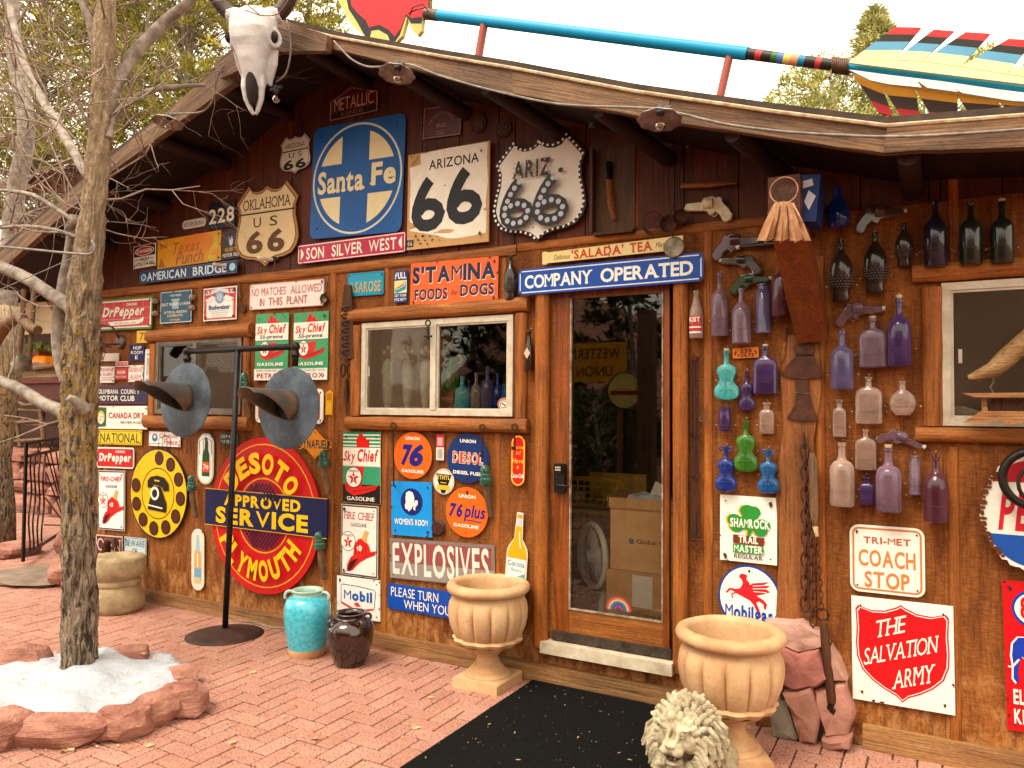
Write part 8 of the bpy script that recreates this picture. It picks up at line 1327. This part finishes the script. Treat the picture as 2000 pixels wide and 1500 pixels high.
for i in range(61): x_ = -1.6+3.2*i/60; vs += [(x_, -.6, .0+.03*sin(i*1.3)), (x_, 1.5, .45+.03*sin(i*1.3))]
q.add(vs, [(2*i, 2*i+2, 2*i+3, 2*i+1) for i in range(60)]); o = q.build('sheet', mott('rusty_sheet', '#8c6a58', '#5c3c30', 6, .6, .3), t, smooth=True); md = o.modifiers.new('thickness', 'SOLIDIFY'); md.thickness = .01

# ================================================================ TREES BEYOND
def leafmat(key, a_, b_): return mott(key, a_, b_, 3, .75, bs=.1, lo=.35, hi=.65)
def evergreen(label, base, R_, H, z0, n, mat, seed, conif=False, leaf=.075, trunk_r=.12, grp='evergreens behind the building'):
    rs = random.Random(seed); t = thing('evergreen_tree', label, 'tree', tuple(base), group=grp); MB().tube([(0, 0, 0), (.1, 0, z0+H*.4), (0, .1, z0+H*.9)], [trunk_r, trunk_r*.7, .02], 10).build('trunk', m_br, t, smooth=True); q = MB(); bq = MB()
    for i in range(n):
        while True:
            a = rs.random()*2*pi; u = rs.random(); hgt = u*H
            prof = (1-u)**.75 if conif else sqrt(max(0, 1-(2*u-1)**2))**.7; r_ = R_*prof*sqrt(rs.random()); c = Vector((cos(a)*r_, sin(a)*r_*.7, z0+hgt))
            if noise.noise(c*1.15+Vector((seed*3, 0, 0))) > -.12+.0*u: break
        if i % 6 == 0: bq.tube([Vector((0, 0, z0+hgt-.25*R_*prof)), c*.5+Vector((0, 0, (z0+hgt)*.5)), c], [.02, .013, .004], 4, cap=False)
        out = Vector((cos(a), sin(a), .5 if not conif else .2)).normalized()
        for j in range(26):
            d = (out+Vector((rs.gauss(0, .8), rs.gauss(0, .8), rs.gauss(.1, .7)))).normalized(); p = c+d*rs.uniform(.02, .2)*(1 if not conif else .8); w_ = d.cross(Vector((rs.gauss(0, 1), rs.gauss(0, 1), rs.gauss(0, 1)))).normalized()*leaf*.26; q.add([p-w_, p+d*leaf, p+w_, p-d*leaf*.6], [(0, 1, 2, 3)])
    q.build('crown', mat, t); bq.build('boughs', m_br, t)
ol = leafmat('olive_needles', '#b4ac44', '#74762a'); pg_ = leafmat('pale_yellow_needles', '#c4c070', '#8c944c'); og_ = leafmat('yellow_green_needles', '#bcb44c', '#808434')
def gb_(px, py, y): p = PW(px, py, y); return (p.x, p.y, 0)
def evg(label, px, top, bot, wpx, y, n, mat, seed, **k):
    A_ = PW(px, top, y); B_ = PW(px, bot, y); evergreen(label, (A_.x, A_.y, 0), wpx/2*mpp(A_), A_.z-B_.z, B_.z, n, mat, seed, **k)
evg('olive evergreen filling the upper left corner behind the bare tree', 90, -220, 430, 560, 6, 2600, ol, 1)
evg('olive evergreen behind the roof slope left of the skull', 370, -200, 290, 480, 7, 2200, og_, 2)
evg('small yellow green tree between the skull and the arrow head', 600, -90, 150, 190, 9, 320, og_, 3)
evg('pointed conifer behind the arrow feathers at the right', 1708, 22, 330, 230, 12, 420, leafmat('dusty_conifer', '#c4c084', '#8c9058'), 4, conif=True, trunk_r=.08)
evg('low rounded yellow green tree behind the right end of the roof', 1620, 120, 330, 240, 11, 420, pg_, 5, leaf=.06); evg('bushy yellow green tree at the right edge behind the feathers', 1850, 120, 340, 300, 11, 420, pg_, 6, leaf=.06)
t = thing('bare_tree', 'grey bare tree standing farther back at the left edge', 'tree', gb_(40, 900, 1.2)); q = MB(); P, R_ = cr([PW(x_, y_, 1.2)-Vector(t.location) for x_, y_ in ((8, 640), (20, 500), (30, 380), (52, 250), (30, 120), (24, 0), (20, -90))], [.14, .12, .11, .1, .09, .08, .06], 6); q.tube(P, R_, 12); roughen(q, .01, 8); q.build('trunk', m_br, t, smooth=True); twq = MB(); rr = random.Random(23)
for k in range(8, len(P)): 
    for _ in range(2): grow(P[k], Vector((rr.gauss(0, 1), rr.gauss(0, .6), rr.gauss(.3, .6))).normalized(), rr.uniform(.7, 1.4), .016, 3)
o = twq.build('twigs', m_tw, t); o['kind'] = 'stuff'

# ================================================================ ACROSS THE YARD (seen only in the door glass)
def mir(px, py, k): p = PW(px, py, k); return Vector((p.x, -p.y, p.z))
q = MB(); N_ = 40
for i in range(N_+1):
    for j in range(13): u = i/N_; x_ = -14+26*u; v_ = j/12; y_ = -13-v_*7; z_ = -.1+v_*(5.4+1.4*noise.noise(Vector((x_*.3, 3, 0))))+noise.noise(Vector((x_, y_, 0)))*.4; q.v.append((x_, y_, z_))
q.add([], []); q.f = [(i*13+j, i*13+j+1, (i+1)*13+j+1, (i+1)*13+j) for i in range(N_) for j in range(12)]; q.m = [0]*len(q.f); o = q.build('red_hillside', m_rk, smooth=True); tag(o, kind='structure')
a = mir(1100, 672, 6.5); b_ = mir(1222, 745, 6.5); t = thing('yard_sign', 'yellow telegraph office sign hanging across the yard, mirrored in the door glass', 'sign', ((a.x+b_.x)/2, -6.5, (a.z+b_.z)/2), (0, 0, pi)); w_, h_ = abs(b_.x-a.x), abs(a.z-b_.z)
MB().box((-w_/2, -.01, -h_/2), (w_/2, .01, h_/2)).build('plate', paint('#d8940c'), t)
for s_, z0_ in (('WESTERN', .1), ('UNION', -.36)): vs, fs = textpoly(s_, .01); mx = max(q_[0] for q_ in vs); MB().add([((q_[0]/mx-.5)*w_*.82*(1 if z0_ > 0 else .7), -.0115-q_[2]*.0001, z0_*h_+q_[1]/.73*h_*.27) for q_ in vs], fs).build('lettering', paint('#1c1814'), t)
for s_ in (-1, 1): MB().tube([(s_*w_*.4, 0, -h_/2), (s_*w_*.4, 0, -t.location.z)], .04, 8).build('post', w_lz, t)
p = mir(1219, 763, 6.3); t = thing('yard_sign', 'round pale yellow sign across the yard, mirrored low in the door glass', 'sign', (p.x, -6.3, p.z), (0, 0, pi)); R_ = .27; MB().lathe([(.0004, -.01), (R_, -.01), (R_, .01), (.0004, .01)], 36, ax='Y').build('plate', paint('#e0cc70'), t); MB().torus((0, -.01, 0), R_*.97, .01, n=36, k=6).build('rim', m_blk, t); MB().box((-R_*.8, -.013, -.06), (R_*.8, -.0115, .0)).build('stripe', paint('#a81c20'), t); MB().tube([(0, .02, -R_), (0, .02, -p.z)], .03, 8).build('post', m_blk, t)
p = mir(1262, 900, 5.6); t = thing('yard_post', 'dark timber post across the yard, mirrored in the door glass', 'post', (p.x, -5.6, 0)); MB().box((-.1, -.1, 0), (.1, .1, 2.9)).build('shaft', m_oldw, t)
bm = leafmat('shrub_leaf', '#5c6024', '#34390f')
for i, (x_, y_, lb) in enumerate(((-5.2, -8.2, 'rounded shrub across the yard, the leftmost'), (-3.2, -8.6, 'rounded shrub across the yard, behind the yellow sign'), (-1.2, -9, 'rounded shrub across the yard, middle'), (1.2, -8.8, 'rounded shrub across the yard, right'), (-7.6, -9.6, 'taller shrub across the yard at the far left'))): evergreen(lb, (x_, y_, 0), 1.0, 1.7, .1, 160, bm, 50+i, leaf=.09, trunk_r=.04, grp='shrubs across the yard')
for i, (x_, y_, lb) in enumerate(((-9.5, -11, 'tall dark evergreen added far across the yard to block low sky, leftmost'), (-6, -12, 'tall dark evergreen added across the yard to block low sky, second from left'), (-2.5, -11.5, 'tall dark evergreen added across the yard to block low sky, middle'), (1.0, -12, 'tall dark evergreen added across the yard to block low sky, behind the photographer'), (4.5, -11.5, 'tall dark evergreen added across the yard to block low sky, rightmost'))): evergreen(lb, (x_, y_, 0), 1.9, 4.6, .5, 260, bm, 70+i, leaf=.13, trunk_r=.1, grp='evergreens added across the yard to darken reflections')  # trees added behind the camera to darken reflections and block low sky
